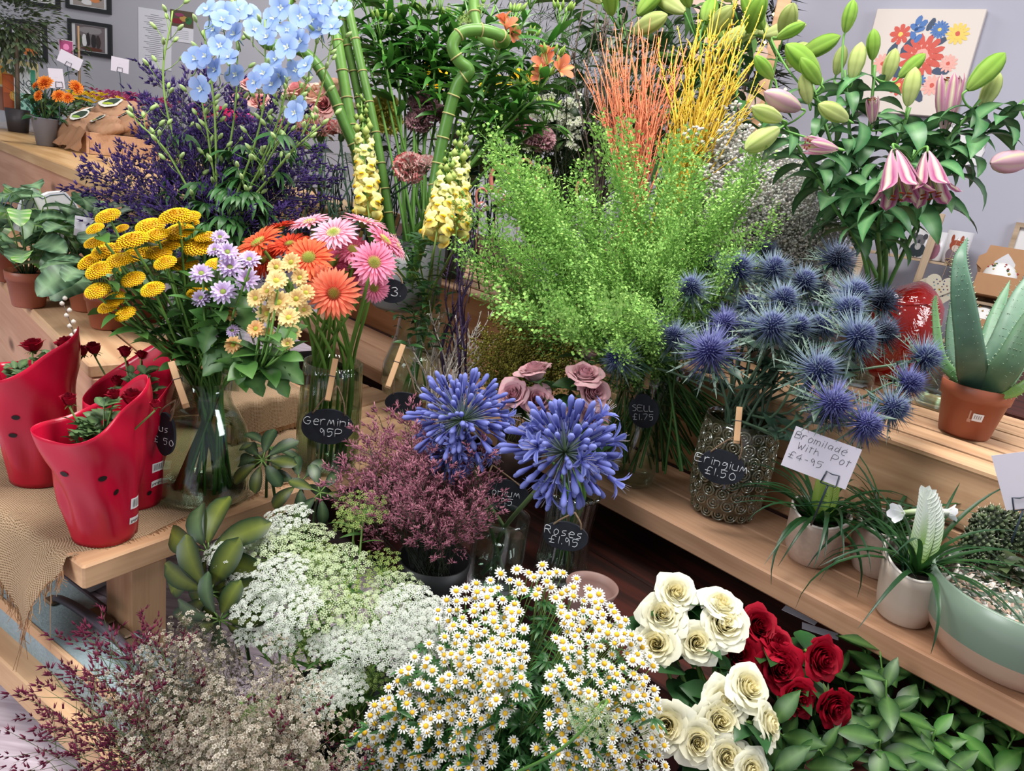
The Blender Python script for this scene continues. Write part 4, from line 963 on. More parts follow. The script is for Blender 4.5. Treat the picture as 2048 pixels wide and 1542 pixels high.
pm = [(583, 525, 20), (553, 535, 19), (553, 562, 22), (600, 556, 18), (612, 586, 18), (535, 583, 18), (512, 597, 19), (558, 606, 25), (593, 598, 20), (535, 628, 22), (578, 636, 22), (608, 620, 16), (512, 658, 18), (537, 667, 14), (467, 690, 18), (458, 628, 16), (585, 665, 17), (575, 688, 14)]
for (x, y, r), lb in zip(pm, ranks(pm, 4)):
    d = 1.09 + R.uniform(-.02, .02) + (.06 if x > 580 else 0); h = hd(x, y, d); a = R.uniform(0, 6.28)
    cutflower('peach_daisy_mum', 'peach cream daisy chrysanthemum, ' + lb + ' of peach daisies', 'flower', h, NM + Vector((.03, -.005, .005)), vb + Vector((math.cos(a) * .045, math.sin(a) * .045, .012)),
        (PE2 if x < 520 and y > 600 else PEA)[R.randrange(2)], r / FPX * d * 1.15, nv(R.uniform(-.3, .4), R.uniform(.1, .6), 1.), 'peach daisy chrysanthemums', .0022, .0015, nleaf=3, leaf=(.05, .03), lt=(.4, .66), mid=hd(500 + (x - 500) * .4, 735, d + .01))
# broad lobed chrysanthemum leaves low on the right
mb = MB()
for (x, y, x2, y2) in ((505, 700, 560, 745), (490, 720, 520, 770), (530, 720, 572, 770), (480, 700, 395, 735), (545, 690, 548, 640), (500, 690, 470, 760), (450, 690, 400, 710), (520, 700, 600, 730), (490, 640, 440, 625), (430, 640, 400, 690), (470, 600, 500, 640)):
    p0 = hd(x, y, 1.12); p1 = hd(x2, y2, 1.08); v = p1 - p0; L = v.length; M = frame(p0 - NM, v, nv(.2, .6, 1))
    ks = [(0, .1), (.15, .5), (.25, .3), (.4, .95), (.48, .55), (.62, 1), (.7, .5), (.85, .45), (1, .03)]; blade(mb, M, L, L * .62, ks, 12, -35, hexc('#23461f'), hexc('#3d6c30'), 12, .25, rib=hexc('#5c8446'))
lf = thing('chrysanthemum', 'dark lobed leaf stem hanging at the right below the peach daisies', 'flower stem', loc=NM); part('lobed_leaves', mb, lf, None, LEAF)
mb = MB(); tube(mb, cat([Vector((0, 0, -.16)), Vector((0, 0, 0)), hd(480, 700, 1.12) - NM], 5), .0025, .002, G0, G1); part('stem', mb, lf, None, STEM)
slate_sign('small slate price sign seen edge-on at the left of the shouldered vase', 331, 868, 1.16, .019, .036, [('us', 0, .008), ('£ 50', 0, -.012)], .010, (352, 800, 1.14), yaw=-.75, peg=((372, 812, 1.13), (343, 725, 1.15)))

# ================================================================ germini vase
gb = PZ(652, 930, .281); gb.z = .2787
gb.z = .2797
vessel('ribbed_glass_vase', 'ribbed glass vase holding the pink and coral germinis', 'vase', gb, [(.05, 0), (.056, .006), (.059, .03), (.060, .10), (.058, .15), (.0555, .19), (.0545, .215)], .0035, mat=glassy('ribbed_glass', (.82, .88, .80), .08, .7), water=.12, k=144, rfn=lambda a, z: 1 + .018 * math.sin(48 * a))
NG = gb + Vector((0, 0, .20))
def ger(k, a, b, c): return bank(k, 2, lambda s: bl_gerbera(hexc(a), hexc(b), hexc(c), s), [PETAL, SOLID], ['bloom', 'flower_centre'])
GP, GL, GHP, GC, GO, GR = ger('gp', '#dd6c92', '#ee98b4', '#d9c070'), ger('gl', '#ea92ae', '#f4bccb', '#e6d8a0'), ger('ghp', '#c84c7c', '#dd6a92', '#c9a060'), ger('gc', '#ee6a52', '#f68e6c', '#d8503a'), ger('go', '#e8553a', '#f07a4c', '#b8a850'), ger('gr', '#c9371f', '#e2593a', '#a83020')
gl_ = [(620, 446, 43, GL, (-.2, 1, .5), 'pale pink', 'at the top left of the pink ones'), (668, 468, 50, GL, (-.1, .75, .85), 'large pale pink', 'in the middle of the top'), (728, 445, 46, GL, (.3, 1, .2), 'pale pink', 'standing highest, seen from the side'), (768, 482, 46, GP, (.8, .7, .3), 'pink', 'turned to the right at the edge'),
       (706, 500, 38, GP, (.2, .55, .8), 'mid pink', 'between the two big pale ones'), (748, 526, 46, GP, (.35, .2, 1), 'pink', 'lowest on the right, facing out'), (668, 526, 34, GHP, (.0, .3, 1), 'deep pink', 'half hidden behind the coral ones'), (795, 495, 30, GL, (1, .4, .1), 'pale pink', 'furthest out on the right'), (748, 575, 32, GP, (.3, -.3, .9), 'pink', 'tucked under the others'), (700, 545, 32, GHP, (.1, .2, 1), 'deep pink', 'low behind the others'),
       (518, 487, 52, GO, (-.45, .8, .7), 'orange red', 'leaning out on the left'), (560, 455, 36, GR, (-.3, 1, .2), 'red', 'at the top left behind the pink ones'), (580, 490, 42, GR, (-.1, .7, .6), 'red', 'behind the big coral one'), (618, 517, 50, GO, (.05, .45, 1), 'orange red', 'in the centre, facing out'), (668, 587, 51, GC, (.12, -.02, 1), 'coral pink', 'lowest and closest, facing out'),
       (530, 522, 40, GR, (-.4, .3, .8), 'red', 'in shade on the far left'), (500, 512, 30, GR, (-.8, .3, .5), 'dark red', 'peeping out at the left'), (645, 566, 36, GC, (-.2, -.2, 1), 'coral', 'directly behind the lowest coral one')]
dep = [1.32, 1.26, 1.30, 1.28, 1.28, 1.24, 1.31, 1.31, 1.30, 1.33, 1.24, 1.32, 1.29, 1.23, 1.17, 1.29, 1.28, 1.22]
for i, (x, y, r, bk, n, cn, wh) in enumerate(gl_):
    d = dep[i]; h = hd(x, y, d); a = i * 2.4; o = Vector((math.cos(a), math.sin(a), 0))
    cutflower('germini', '%s germini, %s' % (cn, wh), 'flower', h, NG + o * .036 + Vector((0, 0, .01)), gb + Vector((0, 0, .014)) + o * .035, bk[i % 2], r / FPX * d * 1.06, nv(*n), 'germinis in the ribbed vase', .0034, .0032, hexc('#4f7a2c'), hexc('#7fa548'), mid=(NG + o * .036).lerp(h, .6) + Vector((0, 0, .02)) + (h - NG) * .02)
slate_sign('oval slate sign reading Germini 95P hanging on the ribbed vase', 655, 853, 1.355, .047, .034, [('GerMini', -.002, .009), ('95P', .008, -.012)], .0142, (675, 772, 1.345), roll=-.02, peg=((655, 802, 1.33), (671, 718, 1.34)))

# ================================================================ red sleeves with potted roses
SLEEVE = attr_mat('red_plastic_sleeve', .26, .12, .5, 0)
RED0, RED1 = hexc('#7a0618'), hexc('#a80f2c')
ROSEK = bank('redpot', 3, lambda s: bl_rose(hexc('#5c0414'), hexc('#a0102c'), s, .55, 16), [PETAL, LEAF], ['bloom', 'calyx'])
def sleeve(label, bx_, by_, rb, H, lean, tall_dir, holes, stick, pot_label, roses, th0):
    b = PZ(bx_, by_, .281); b.z = .2822; t = thing('red_flower_sleeve', label, 'wrapping', loc=b); k = 56; n = 26
    mb = MB(); vs = []; cs = []; fs = []
    for i in range(n + 1):
        t_ = i / n
        for j in range(k + 1):
            a = 2 * PI * j / k + th0; da = math.cos(a - tall_dir); h = H * (.86 + .17 * da + .05 * math.cos(2 * (a - tall_dir))); z = h * t_
            sq = 1 + .055 * math.cos(4 * (a - th0)) * min(1, t_ * 3); r = rb * (1 + .62 * t_ ** 1.2 * (1 - .12 * da)) * sq + .0035 * math.sin(7 * a + z * 26) * math.sin(PI * min(1, t_ * 1.3)) + .004 * math.sin(3 * a + z * 60) * t_
            if j == k: r += .0025
            vs.append((r * math.cos(a) + lean[0] * t_ * t_, r * math.sin(a) + lean[1] * t_ * t_, z)); cs.append(mix(hexc('#b40c2c'), hexc('#cc143a'), t_))
    for i in range(n):
        for j in range(k): q = i * (k + 1) + j; fs.append((q, q + 1, q + k + 2, q + k + 1))
    m0 = MB(); m0.add(vs, fs, cs); body = part('sleeve_wrap', m0, t, None, SLEEVE)
    so = body.modifiers.new('thick', 'SOLIDIFY'); so.thickness = .0008
    def surf(a, z, off):
        da = math.cos(a - tall_dir); h = H * (.86 + .17 * da + .05 * math.cos(2 * (a - tall_dir))); t_ = z / h
        sq = 1 + .055 * math.cos(4 * (a - th0)) * min(1, t_ * 3); r = rb * (1 + .62 * t_ ** 1.2 * (1 - .12 * da)) * sq + .0035 * math.sin(7 * a + z * 26) * math.sin(PI * min(1, t_ * 1.3)) + .004 * math.sin(3 * a + z * 60) * t_ + off
        return Vector((r * math.cos(a) + lean[0] * t_ * t_, r * math.sin(a) + lean[1] * t_ * t_, z))
    cam_a = math.atan2(-b.y, -b.x)
    mb = MB()
    for (da, z) in holes:
        vs = [surf(cam_a + da, z, .0012)] + [surf(cam_a + da + .0042 * math.cos(q * .7) / rb, z + .0042 * math.sin(q * .7), .0012) for q in range(9)]; mb.add(vs, [(0, q + 1, (q + 1) % 9 + 1) for q in range(9)], (.01, .004, .004))
    part('punched_holes', mb, t, None, PAINT)
    if stick:
        mb = MB()
        def patch(a0, a1, z0, z1, c, off):
            vs = [surf(cam_a + lerp(a0, a1, i / 4), lerp(z0, z1, j), off) for j in (0, 1) for i in range(5)]; mb.add(vs, [(i, i + 1, i + 6, i + 5) for i in range(4)], c)
        for (a0, z0, hh) in stick:
            patch(a0, a0 + .42, z0, z0 + hh, (.8, .78, .78), .001)
            if hh > .014:
                for q in range(13): patch(a0 + .05 + q * .027, a0 + .05 + q * .027 + (.006, .014, .009)[q % 3], z0 + .003, z0 + hh - .002, (.03, .03, .03), .0014)
            else:
                for q in range(6): patch(a0 + .05 + q * .06, a0 + .09 + q * .06, z0 + .002 + (q % 2) * .002, z0 + hh * .6, (.1, .1, .1), .0014)
        part('barcode_sticker', mb, t, None, PAINT)
    pt = thing('potted_red_rose', pot_label, 'plant', loc=b + Vector((0, 0, .0032)))
    mb = MB(); lathe(mb, [(.001, 0), (rb * .80, 0), (rb * 1.0, .075), (rb * .93, .075), (rb * .9, .066), (.001, .066)], 28); part('nursery_pot', mb, pt, None, TERRA)
    st = MB(); lv = MB()
    top = surf(tall_dir, H * .6, -.02)
    for (x, y, d, r, op) in roses:
        h = hd(x, y, d) - b; q = Vector((R.uniform(-.02, .02), R.uniform(-.02, .02), .066)); mid = q.lerp(h, .55); mid.x *= .75; mid.y *= .75
        tube(st, cat([q, mid, h - Vector((0, 0, .01))], 5), .0018, .0014, hexc('#4c6a34'), hexc('#6d8a48'), k=5)
        put_bloom(ROSEK[int(x) % 3], pt, align(h, nv(R.uniform(-.2, .2), 1, .35), R.random() * 6, (r / FPX * d * 1.1, r / FPX * d * 1.1, r / FPX * d * (1.4 if op else 1.))))
    for i in range(95):
        q = R.uniform(0, 6.28); rr = R.uniform(0, .72); z = R.uniform(.10, H * (.74 if math.cos(q - tall_dir) < .3 else .86)); s_ = surf(q, min(z, H * .5), -.012) ; p = Vector((s_.x * rr, s_.y * rr, z))
        for k_ in range(3): wleaf(lv, p, Vector((math.cos(q + (k_ - 1) * 1.1), math.sin(q + (k_ - 1) * 1.1), 1.1)), R.uniform(.018, .028), R.uniform(.012, .018), 40, jit(hexc('#2d4a28'), .25), jit(hexc('#4e7044'), .2), rib=hexc('#6c8a58'), n=4)
        if i % 3 == 0: tube(st, [Vector((0, 0, .07)), p.lerp(Vector((0, 0, .07)), .4), p], .0012, .0009, hexc('#4c6a34'), k=4)
    part('rose_stems', st, pt, None, STEM); part('rose_leaves', lv, pt, None, LEAF)
    lv = MB()
    return t, b
RS = lambda *a: a
sleeve('red plastic flower sleeve, closest of three, with black holes and white barcode sticker', 208, 1068, .043, .235, (-.002, -.012), math.radians(28), [(-.75, .125), (.05, .120), (.38, .090)], [(.85, .052, .018), (.85, .026, .011)],
       'small potted red rose inside the closest red sleeve', [(138, 803, 1.06, 20, 1), (228, 793, 1.08, 17, 1), (265, 800, 1.06, 27, 1), (310, 812, 1.04, 13, 1)], .4)
sleeve('red plastic flower sleeve at the far left end of the burlap table', 82, 955, .045, .25, (.0, .0), math.radians(10), [(-.5, .13), (-.62, .098)], [], 'small potted red rose with open blooms inside the leftmost red sleeve',
       [(65, 694, 1.25, 28, 0), (133, 690, 1.28, 28, 0), (123, 712, 1.24, 24, 0), (165, 705, 1.25, 16, 1)], 2.9)
sleeve('red plastic flower sleeve behind the closest one, beside the glass vase', 268, 1000, .042, .245, (.0, .0), math.radians(60), [(.5, .03)], [(.55, .065, .016), (.55, .038, .011)], 'small potted red rose in the sleeve between the other two',
       [(187, 700, 1.24, 19, 1), (250, 707, 1.22, 17, 1), (282, 712, 1.22, 12, 1), (235, 765, 1.2, 16, 1)], 1.)

# ================================================================ ammi, the white lace umbels
AM = [bank('am%d' % i, 3, f, [FLUFF, STEM], ['bloom', 'rays']) for i, f in enumerate((lambda s: bl_umbel(s, 44, (.82, .83, .80), nf=22), lambda s: bl_umbel(s, 38, (.70, .77, .52), tint=.5, nf=18), lambda s: bl_umbel(s, 30, hexc('#a9b86a'), tint=.9, nf=15, conv=.2)))]
NA = Vector((-.16, .86, .03))
am = [(570, 1040, 52, 0, 1.10), (510, 1078, 48, 0, 1.07), (545, 1095, 60, 1, 1.06), (450, 1098, 44, 0, 1.04), (610, 1080, 55, 1, 1.08), (725, 1015, 52, 2, 1.12), (700, 1040, 36, 2, 1.13), (560, 1150, 56, 0, 1.0), (620, 1150, 60, 1, 1.02), (515, 1205, 52, 0, .99), (585, 1215, 58, 0, .97), (680, 1130, 55, 1, 1.05), (650, 1215, 60, 1, .98), (700, 1185, 56, 2, 1.02), (760, 1130, 44, 2, 1.07),
      (730, 1240, 60, 1, .98), (790, 1180, 52, 1, 1.03), (815, 1215, 60, 0, .98), (775, 1290, 58, 0, .94), (835, 1275, 58, 0, .95), (700, 1290, 52, 0, .95), (640, 1390, 52, 0, .90), (690, 1370, 44, 0, .92), (610, 1290, 40, 2, .98), (500, 1265, 34, 0, 1.0), (560, 1270, 46, 0, .97), (860, 1225, 40, 0, 1.0), (870, 1290, 34, 0, .98), (742, 1350, 36, 2, .95), (480, 1140, 40, 0, 1.04), (640, 1110, 38, 2, 1.06), (650, 1290, 36, 0, .97)]
for (x, y, r, v, d), lb in zip(am, ranks(am, 4)):
    h = hd(x, y, d); cn = ['white', 'greenish white', 'green'][v]
    cutflower('lace_flower', cn + ' lace flower umbel, ' + lb + ' of lace flowers', 'flower', h, NA + (h - NA) * .35 + Vector((0, 0, .02)), NA + Vector((R.uniform(-.05, .05), R.uniform(-.05, .05), 0)), AM[v][R.randrange(3)], r / FPX * d * 1.05,
        (h - NA).normalized() * .5 + nv(R.uniform(-.25, .25), .8 + R.uniform(-.2, .2), .75), 'white lace flowers', .002, .0016, hexc('#54752f'), hexc('#7d9c50'), nleaf=9, leaf=(.04, .006), lt=(.4, .9), leafks=GK, lc=(hexc('#3c6a2c'), hexc('#6a9a4a')))
h = hd(515, 1440, .86); cutflower('lace_flower', 'side-on green lace flower drooping over the brown florets at the bottom', 'flower', h, hd(520, 1400, .92), NA + Vector((-.04, 0, 0)), AM[1][0], .036, nv(.6, -.35, .35), 'white lace flowers', .002, .0016, mid=hd(492, 1400, .88))
h = hd(1185, 1440, .80); cutflower('lace_flower', 'small green lace flower lying across the chamomile', 'flower', h, hd(1120, 1500, .80), hd(1000, 1560, .84), AM[1][1], .03, nv(-.4, -.3, .8), 'white lace flowers', .002, .0014, mid=hd(1210, 1410, .79))
bk = lambda name, label, c, r_, h_, col, z=0: (lambda t: None)(None)
def bucket(label, c, r_, h_, col, mat=None):
    return vessel('flower_bucket', label, 'bucket', Vector((c[0], c[1], .001)), [(r_ * .8, 0), (r_ * .82, .004), (r_, h_ - .012), (r_ * 1.04, h_ - .01), (r_ * 1.04, h_)], .003, mat=mat or plain('bucket_' + label[:12].replace(' ', '_'), col, .4))
bucket('black bucket holding the white lace flowers', (NA.x, NA.y), .085, .16, hexc('#1a1b20'))

# ================================================================ chamomile
CHM = bank('ch', 4, bl_cham, [PETAL, SOLID], ['flower_head', 'flower_centre'])
NC = Vector((.02, .80, .02)); rr = random.Random(5)
poly = [(700, 1560), (705, 1470), (760, 1390), (850, 1290), (890, 1180), (960, 1155), (1080, 1128), (1150, 1150), (1240, 1220), (1300, 1290), (1320, 1400), (1340, 1560)]
pts = poly_pts(poly, 540, rr, 8)
hole = [(1045, 1200, 1120, 1275), (1060, 1240, 1120, 1340), (990, 1400, 1090, 1560), (1060, 1320, 1100, 1420)]
pts = [p for p in pts if not any(a < p[0] < c_ and b_ < p[1] < d_ and rr.random() < .85 for a, b_, c_, d_ in hole)]
def dch(x, y): q = ((x - 1020) / 360) ** 2 + ((y - 1420) / 330) ** 2; return .95 - .10 * math.sqrt(max(0, 1 - min(1, q))) + max(0, (1300 - y)) * .0005
cells = {}
for p in pts: cells.setdefault((int((p[0] + (p[1] // 78 % 2) * 40) // 84), int(p[1] // 78)), []).append(p)
cl = sorted(cells.items(), key=lambda q: (q[0][1], q[0][0])); 
for (ci, cj), ps in cl:
    cx = sum(p[0] for p in ps) / len(ps); cy = sum(p[1] for p in ps) / len(ps); dd = dch(cx, cy); c3 = P(cx, cy, dd); node = c3.lerp(NC, .30); mid = c3.lerp(NC, .6); mid.x = lerp(mid.x, NC.x, .2)
    t = thing('chamomile_sprig', 'branched sprig of small white and yellow chamomile daisies in the big front bunch', 'flower', loc=NC, group='chamomile sprigs in the front bunch'); st = MB(); lv = MB()
    tube(st, cat([Vector((rr.uniform(-.04, .04), rr.uniform(-.04, .04), 0)), mid - NC, node - NC], 4), .0018, .0014, hexc('#48662e'), hexc('#5f8040'), k=5)
    for (x, y) in ps:
        d = dch(x, y) + rr.uniform(-.018, .022); h = P(x, y, d) - NC; n = ((h + Vector((0, 0, .0)) ).normalized() * .6 + (CAM - NC - h).normalized() * .75 + Vector((rr.uniform(-.35, .35), rr.uniform(-.35, .35), .25))).normalized()
        s = 14.2 / FPX * d * rr.uniform(.82, 1.08); tube(st, cat([node - NC, (node - NC).lerp(h, .5) - n * .008, h - n * s * .3], 3), .0009, .0006, hexc('#5f8040'), hexc('#79984e'), k=3, cap=False)
        put_bloom(CHM[rr.randrange(4)], t, align(h, n, rr.random() * 6, s))
    for i in range(26):
        f = rr.uniform(.25, .95); p = (mid - NC).lerp(c3 - NC, f) + Vector((rr.uniform(-.025, .025), rr.uniform(-.025, .025), rr.uniform(-.03, -.005))); a = rr.uniform(0, 6.28)
        for k in range(5): wleaf(lv, p, Vector((math.cos(a + (k - 2) * .5), math.sin(a + (k - 2) * .5), .4)), rr.uniform(.012, .026), .005, 50, jit(hexc('#1f4a22'), .2, rr), jit(hexc('#3f7438'), .2, rr), n=3, r=rr)
    part('stem', st, t, None, STEM); part('foliage', lv, t, None, LEAF)
bucket('black bucket under the chamomile', (NC.x, NC.y), .10, .15, hexc('#1a1b20'))

# ================================================================ roses at the front
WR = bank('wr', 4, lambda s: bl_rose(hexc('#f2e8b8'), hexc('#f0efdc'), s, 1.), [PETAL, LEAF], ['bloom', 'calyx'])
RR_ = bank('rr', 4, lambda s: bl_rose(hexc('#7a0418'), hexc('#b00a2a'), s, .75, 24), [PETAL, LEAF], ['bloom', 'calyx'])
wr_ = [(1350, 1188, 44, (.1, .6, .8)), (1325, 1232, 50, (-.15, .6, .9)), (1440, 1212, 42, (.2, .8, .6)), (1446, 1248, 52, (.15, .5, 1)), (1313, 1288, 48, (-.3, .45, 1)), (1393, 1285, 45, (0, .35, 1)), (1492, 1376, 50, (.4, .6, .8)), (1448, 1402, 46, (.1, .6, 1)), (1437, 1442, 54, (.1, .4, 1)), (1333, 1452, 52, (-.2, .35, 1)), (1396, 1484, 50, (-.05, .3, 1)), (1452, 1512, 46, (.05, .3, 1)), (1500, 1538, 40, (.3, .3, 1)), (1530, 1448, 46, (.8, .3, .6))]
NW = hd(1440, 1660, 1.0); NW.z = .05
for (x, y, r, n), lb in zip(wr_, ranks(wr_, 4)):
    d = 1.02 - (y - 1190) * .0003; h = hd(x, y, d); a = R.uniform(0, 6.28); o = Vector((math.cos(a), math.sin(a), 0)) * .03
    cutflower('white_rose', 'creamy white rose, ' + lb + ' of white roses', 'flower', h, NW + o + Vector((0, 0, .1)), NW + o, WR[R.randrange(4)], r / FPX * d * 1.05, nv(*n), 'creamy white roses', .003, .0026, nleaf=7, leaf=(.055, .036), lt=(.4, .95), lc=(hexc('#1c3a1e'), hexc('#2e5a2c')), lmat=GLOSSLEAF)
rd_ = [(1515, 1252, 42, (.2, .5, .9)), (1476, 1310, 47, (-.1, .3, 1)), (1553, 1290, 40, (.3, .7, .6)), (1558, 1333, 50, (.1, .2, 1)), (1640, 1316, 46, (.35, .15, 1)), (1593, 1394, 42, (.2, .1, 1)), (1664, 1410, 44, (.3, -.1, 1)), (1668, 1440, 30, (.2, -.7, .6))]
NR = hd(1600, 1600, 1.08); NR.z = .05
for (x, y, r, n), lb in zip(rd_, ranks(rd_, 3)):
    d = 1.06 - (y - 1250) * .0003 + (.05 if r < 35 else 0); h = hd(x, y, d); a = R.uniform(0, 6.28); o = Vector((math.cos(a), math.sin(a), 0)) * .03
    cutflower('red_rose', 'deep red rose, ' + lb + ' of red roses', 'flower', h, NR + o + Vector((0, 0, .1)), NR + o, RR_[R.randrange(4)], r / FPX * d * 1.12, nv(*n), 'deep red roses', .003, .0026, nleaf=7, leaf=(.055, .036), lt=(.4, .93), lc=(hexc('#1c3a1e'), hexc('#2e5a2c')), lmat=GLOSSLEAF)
for lb, q, c in (('dark bucket under the white roses', NW, '#23242a'), ('dark bucket under the red roses', NR, '#23242a')): bucket(lb, (q.x, q.y), .07, .14, hexc(c))

# ruscus: long stems of pointed glossy leaves
def ruscus(tip, base, seed, bright):
    r = random.Random(seed); t = thing('ruscus', '', 'foliage', loc=base, group='ruscus stems at the lower right'); st = MB(); lv = MB(); tip = tip - base; mid = tip * .5 + Vector((0, 0, .03)); pts = cat([Vector((0, 0, 0)), mid, tip], 9)
    tube(st, pts, .0022, .0012, hexc('#2f5222'), hexc('#5c8a3a'), k=5); n = 15
    for i in range(n):
        f = .25 + .75 * i / (n - 1); k = f * (len(pts) - 1); p = pts[int(k)].lerp(pts[min(int(k) + 1, len(pts) - 1)], k % 1); ax = (pts[min(int(k) + 1, len(pts) - 1)] - pts[max(0, int(k) - 1)]).normalized()
        a = i * 2.4 + r.uniform(-.3, .3); u = ax.orthogonal().normalized(); u = Matrix.Rotation(a, 3, ax) @ u; d = (u * .8 + ax * .75).normalized()
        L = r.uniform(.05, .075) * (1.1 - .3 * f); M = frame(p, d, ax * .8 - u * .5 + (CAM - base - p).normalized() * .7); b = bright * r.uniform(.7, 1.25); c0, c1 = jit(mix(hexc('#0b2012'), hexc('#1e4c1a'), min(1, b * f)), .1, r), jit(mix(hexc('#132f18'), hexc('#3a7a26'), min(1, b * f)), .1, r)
        blade(lv, M, L, L * r.uniform(.40, .5), LK, r.uniform(0, 14), r.uniform(-30, -5), c0, c1, 6, .22, rib=mix(c1, (.3, .5, .15), .25), twist=r.uniform(-.3, .3))
    part('stem', st, t, None, STEM); part('glossy_leaves', lv, t, None, GLOSSLEAF); return t
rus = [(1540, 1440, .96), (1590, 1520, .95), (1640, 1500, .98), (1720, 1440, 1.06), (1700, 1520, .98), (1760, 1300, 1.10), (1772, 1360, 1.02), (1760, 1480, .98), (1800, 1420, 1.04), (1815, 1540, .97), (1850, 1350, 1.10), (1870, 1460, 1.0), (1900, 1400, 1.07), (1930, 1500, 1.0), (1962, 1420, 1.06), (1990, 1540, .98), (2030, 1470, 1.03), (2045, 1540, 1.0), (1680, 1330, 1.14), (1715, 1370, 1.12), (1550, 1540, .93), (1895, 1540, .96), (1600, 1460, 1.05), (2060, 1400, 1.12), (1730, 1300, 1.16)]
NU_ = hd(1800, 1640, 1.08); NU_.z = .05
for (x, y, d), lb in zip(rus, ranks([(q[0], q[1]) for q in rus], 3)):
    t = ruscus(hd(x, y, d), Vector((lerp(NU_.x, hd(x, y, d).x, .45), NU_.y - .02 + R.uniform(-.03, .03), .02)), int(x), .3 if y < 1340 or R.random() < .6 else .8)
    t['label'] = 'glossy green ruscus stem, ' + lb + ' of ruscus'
vessel('flower_trough', 'dark trough under the ruscus stems', 'trough', Vector((NU_.x, NU_.y, .001)), [(.12, 0), (.13, .01), (.14, .10)], .004, mat=plain('trough_plastic', hexc('#1d1f22'), .5))
# ================================================================ sea holly in the knobbly vase
eb = PZ(1443, 1020, .321); eb.z = .3212
KNOB = glassy('smoky_knobbly_glass', hexc('#b9b393'), .12, .8, .06, body=.12, bcol=hexc('#6a6650'))
mbk = MB()
EP = [(.048, 0), (.056, .006), (.066, .03), (.071, .07), (.072, .11), (.070, .15), (.067, .175), (.069, .19)]
ev = vessel('knobbly_glass_vase', 'smoky brown glass vase with raised ring knobs holding the blue thistles', 'vase', eb, EP, .005, mat=KNOB, water=.11)
for row in range(8):
    z = .014 + row * .0225; rad = next(lerp(a[0], b[0], (z - a[1]) / (b[1] - a[1])) for a, b in zip(EP, EP[1:]) if a[1] <= z <= b[1])
    for j in range(16):
        a = 2 * PI * (j + .5 * (row % 2)) / 16; n = Vector((math.cos(a), math.sin(a), 0)); M = align(n * (rad - .001) + Vector((0, 0, z)), n)
        for rr_, zz in ((.0112, .0), (.0062, .0)):
            ring = [Vector((rr_ * math.cos(q * .5236), rr_ * math.sin(q * .5236), zz)) for q in range(13)]; tube(mbk, [M @ p for p in ring], .0022, .0022, (1, 1, 1), k=5, cap=False)
        octa(mbk, M @ Vector((0, 0, .001)), .003, (1, 1, 1))
part('ring_knobs', mbk, ev, None, glassy('ring_glass', hexc('#a8a184'), .3, .85, .1, body=.35, bcol=hexc('#8d876c')))
NE = eb + Vector((0, 0, .175))
TH = [bank('th%d' % i, 3, (lambda bc, tc: lambda s: bl_thistle(s, bc, tc))(b, t_), [PETAL, LEAF], ['bloom', 'bracts']) for i, (b, t_) in enumerate(((hexc('#344078'), hexc('#9fb6b8')), (hexc('#3c3a86'), hexc('#8a92bc')), (hexc('#1e2440'), hexc('#546476'))))]
er = [(1478, 542, 44, 0, 1.34), (1546, 542, 42, 0, 1.34), (1672, 520, 44, 2, 1.40), (1605, 566, 40, 0, 1.36), (1383, 577, 36, 0, 1.30), (1532, 503, 28, 2, 1.46), (1424, 535, 36, 2, 1.42), (1500, 612, 36, 0, 1.33), (1565, 602, 44, 0, 1.28), (1622, 622, 26, 2, 1.36), (1706, 590, 46, 0, 1.32), (1692, 622, 46, 0, 1.26), (1760, 604, 42, 2, 1.40), (1330, 615, 30, 2, 1.40), (1304, 656, 32, 1, 1.33), (1350, 674, 36, 0, 1.27),
      (1448, 650, 40, 1, 1.30), (1498, 655, 32, 0, 1.30), (1542, 655, 50, 0, 1.20), (1592, 656, 42, 0, 1.24), (1640, 652, 40, 0, 1.26), (1712, 676, 54, 0, 1.18), (1766, 665, 38, 2, 1.30), (1420, 705, 56, 1, 1.14), (1236, 718, 40, 0, 1.30), (1633, 742, 54, 0, 1.16), (1846, 716, 44, 0, 1.24), (1815, 766, 40, 1, 1.20), (1662, 808, 52, 1, 1.12), (1783, 815, 44, 0, 1.16), (1728, 848, 46, 1, 1.12), (1602, 700, 30, 2, 1.34), (1690, 735, 28, 2, 1.32), (1640, 585, 30, 2, 1.42)]
JK = [(0, .1), (.12, .3), (.2, .2), (.34, .75), (.42, .35), (.55, 1), (.62, .4), (.76, .6), (.82, .25), (1, .02)]
for (x, y, r, v, d), lb in zip(er, ranks(er, 5)):
    h = hd(x, y, d); a = R.uniform(0, 6.28); o = Vector((math.cos(a), math.sin(a), 0)); n = nv((x - 1530) / 420, .42 - (y - 650) / 420, .9)
    mid = NE.lerp(h, .5) + Vector((0, 0, .03 if y < 720 else -.03 + .0))
    cutflower('blue_thistle', '%s spiky thistle, %s of thistles' % (['steel blue', 'violet blue', 'dark blue'][v], lb), 'flower', h, NE + o * .03, eb + Vector((0, 0, .015)) - o * .03, TH[v][R.randrange(3)], r / FPX * d * 1.3, n, 'blue thistles in the knobbly vase', .0028, .002, hexc('#33463a'), hexc('#6d8a6a'),
        nleaf=8, leaf=(.062, .026), lt=(.42, .97), lc=(hexc('#1f3228'), hexc('#42604c')), leafks=JK, mid=mid)
slate_sign('oval slate sign reading Eringium £1.50 hanging on the knobbly vase', 1443, 934, 1.285, .040, .031, [('EringiuM', 0, .0065), ('£1.50', .002, -.012)], .0135, (1480, 868, 1.27), roll=-.02, peg=((1473, 885, 1.26), (1479, 815, 1.28)))

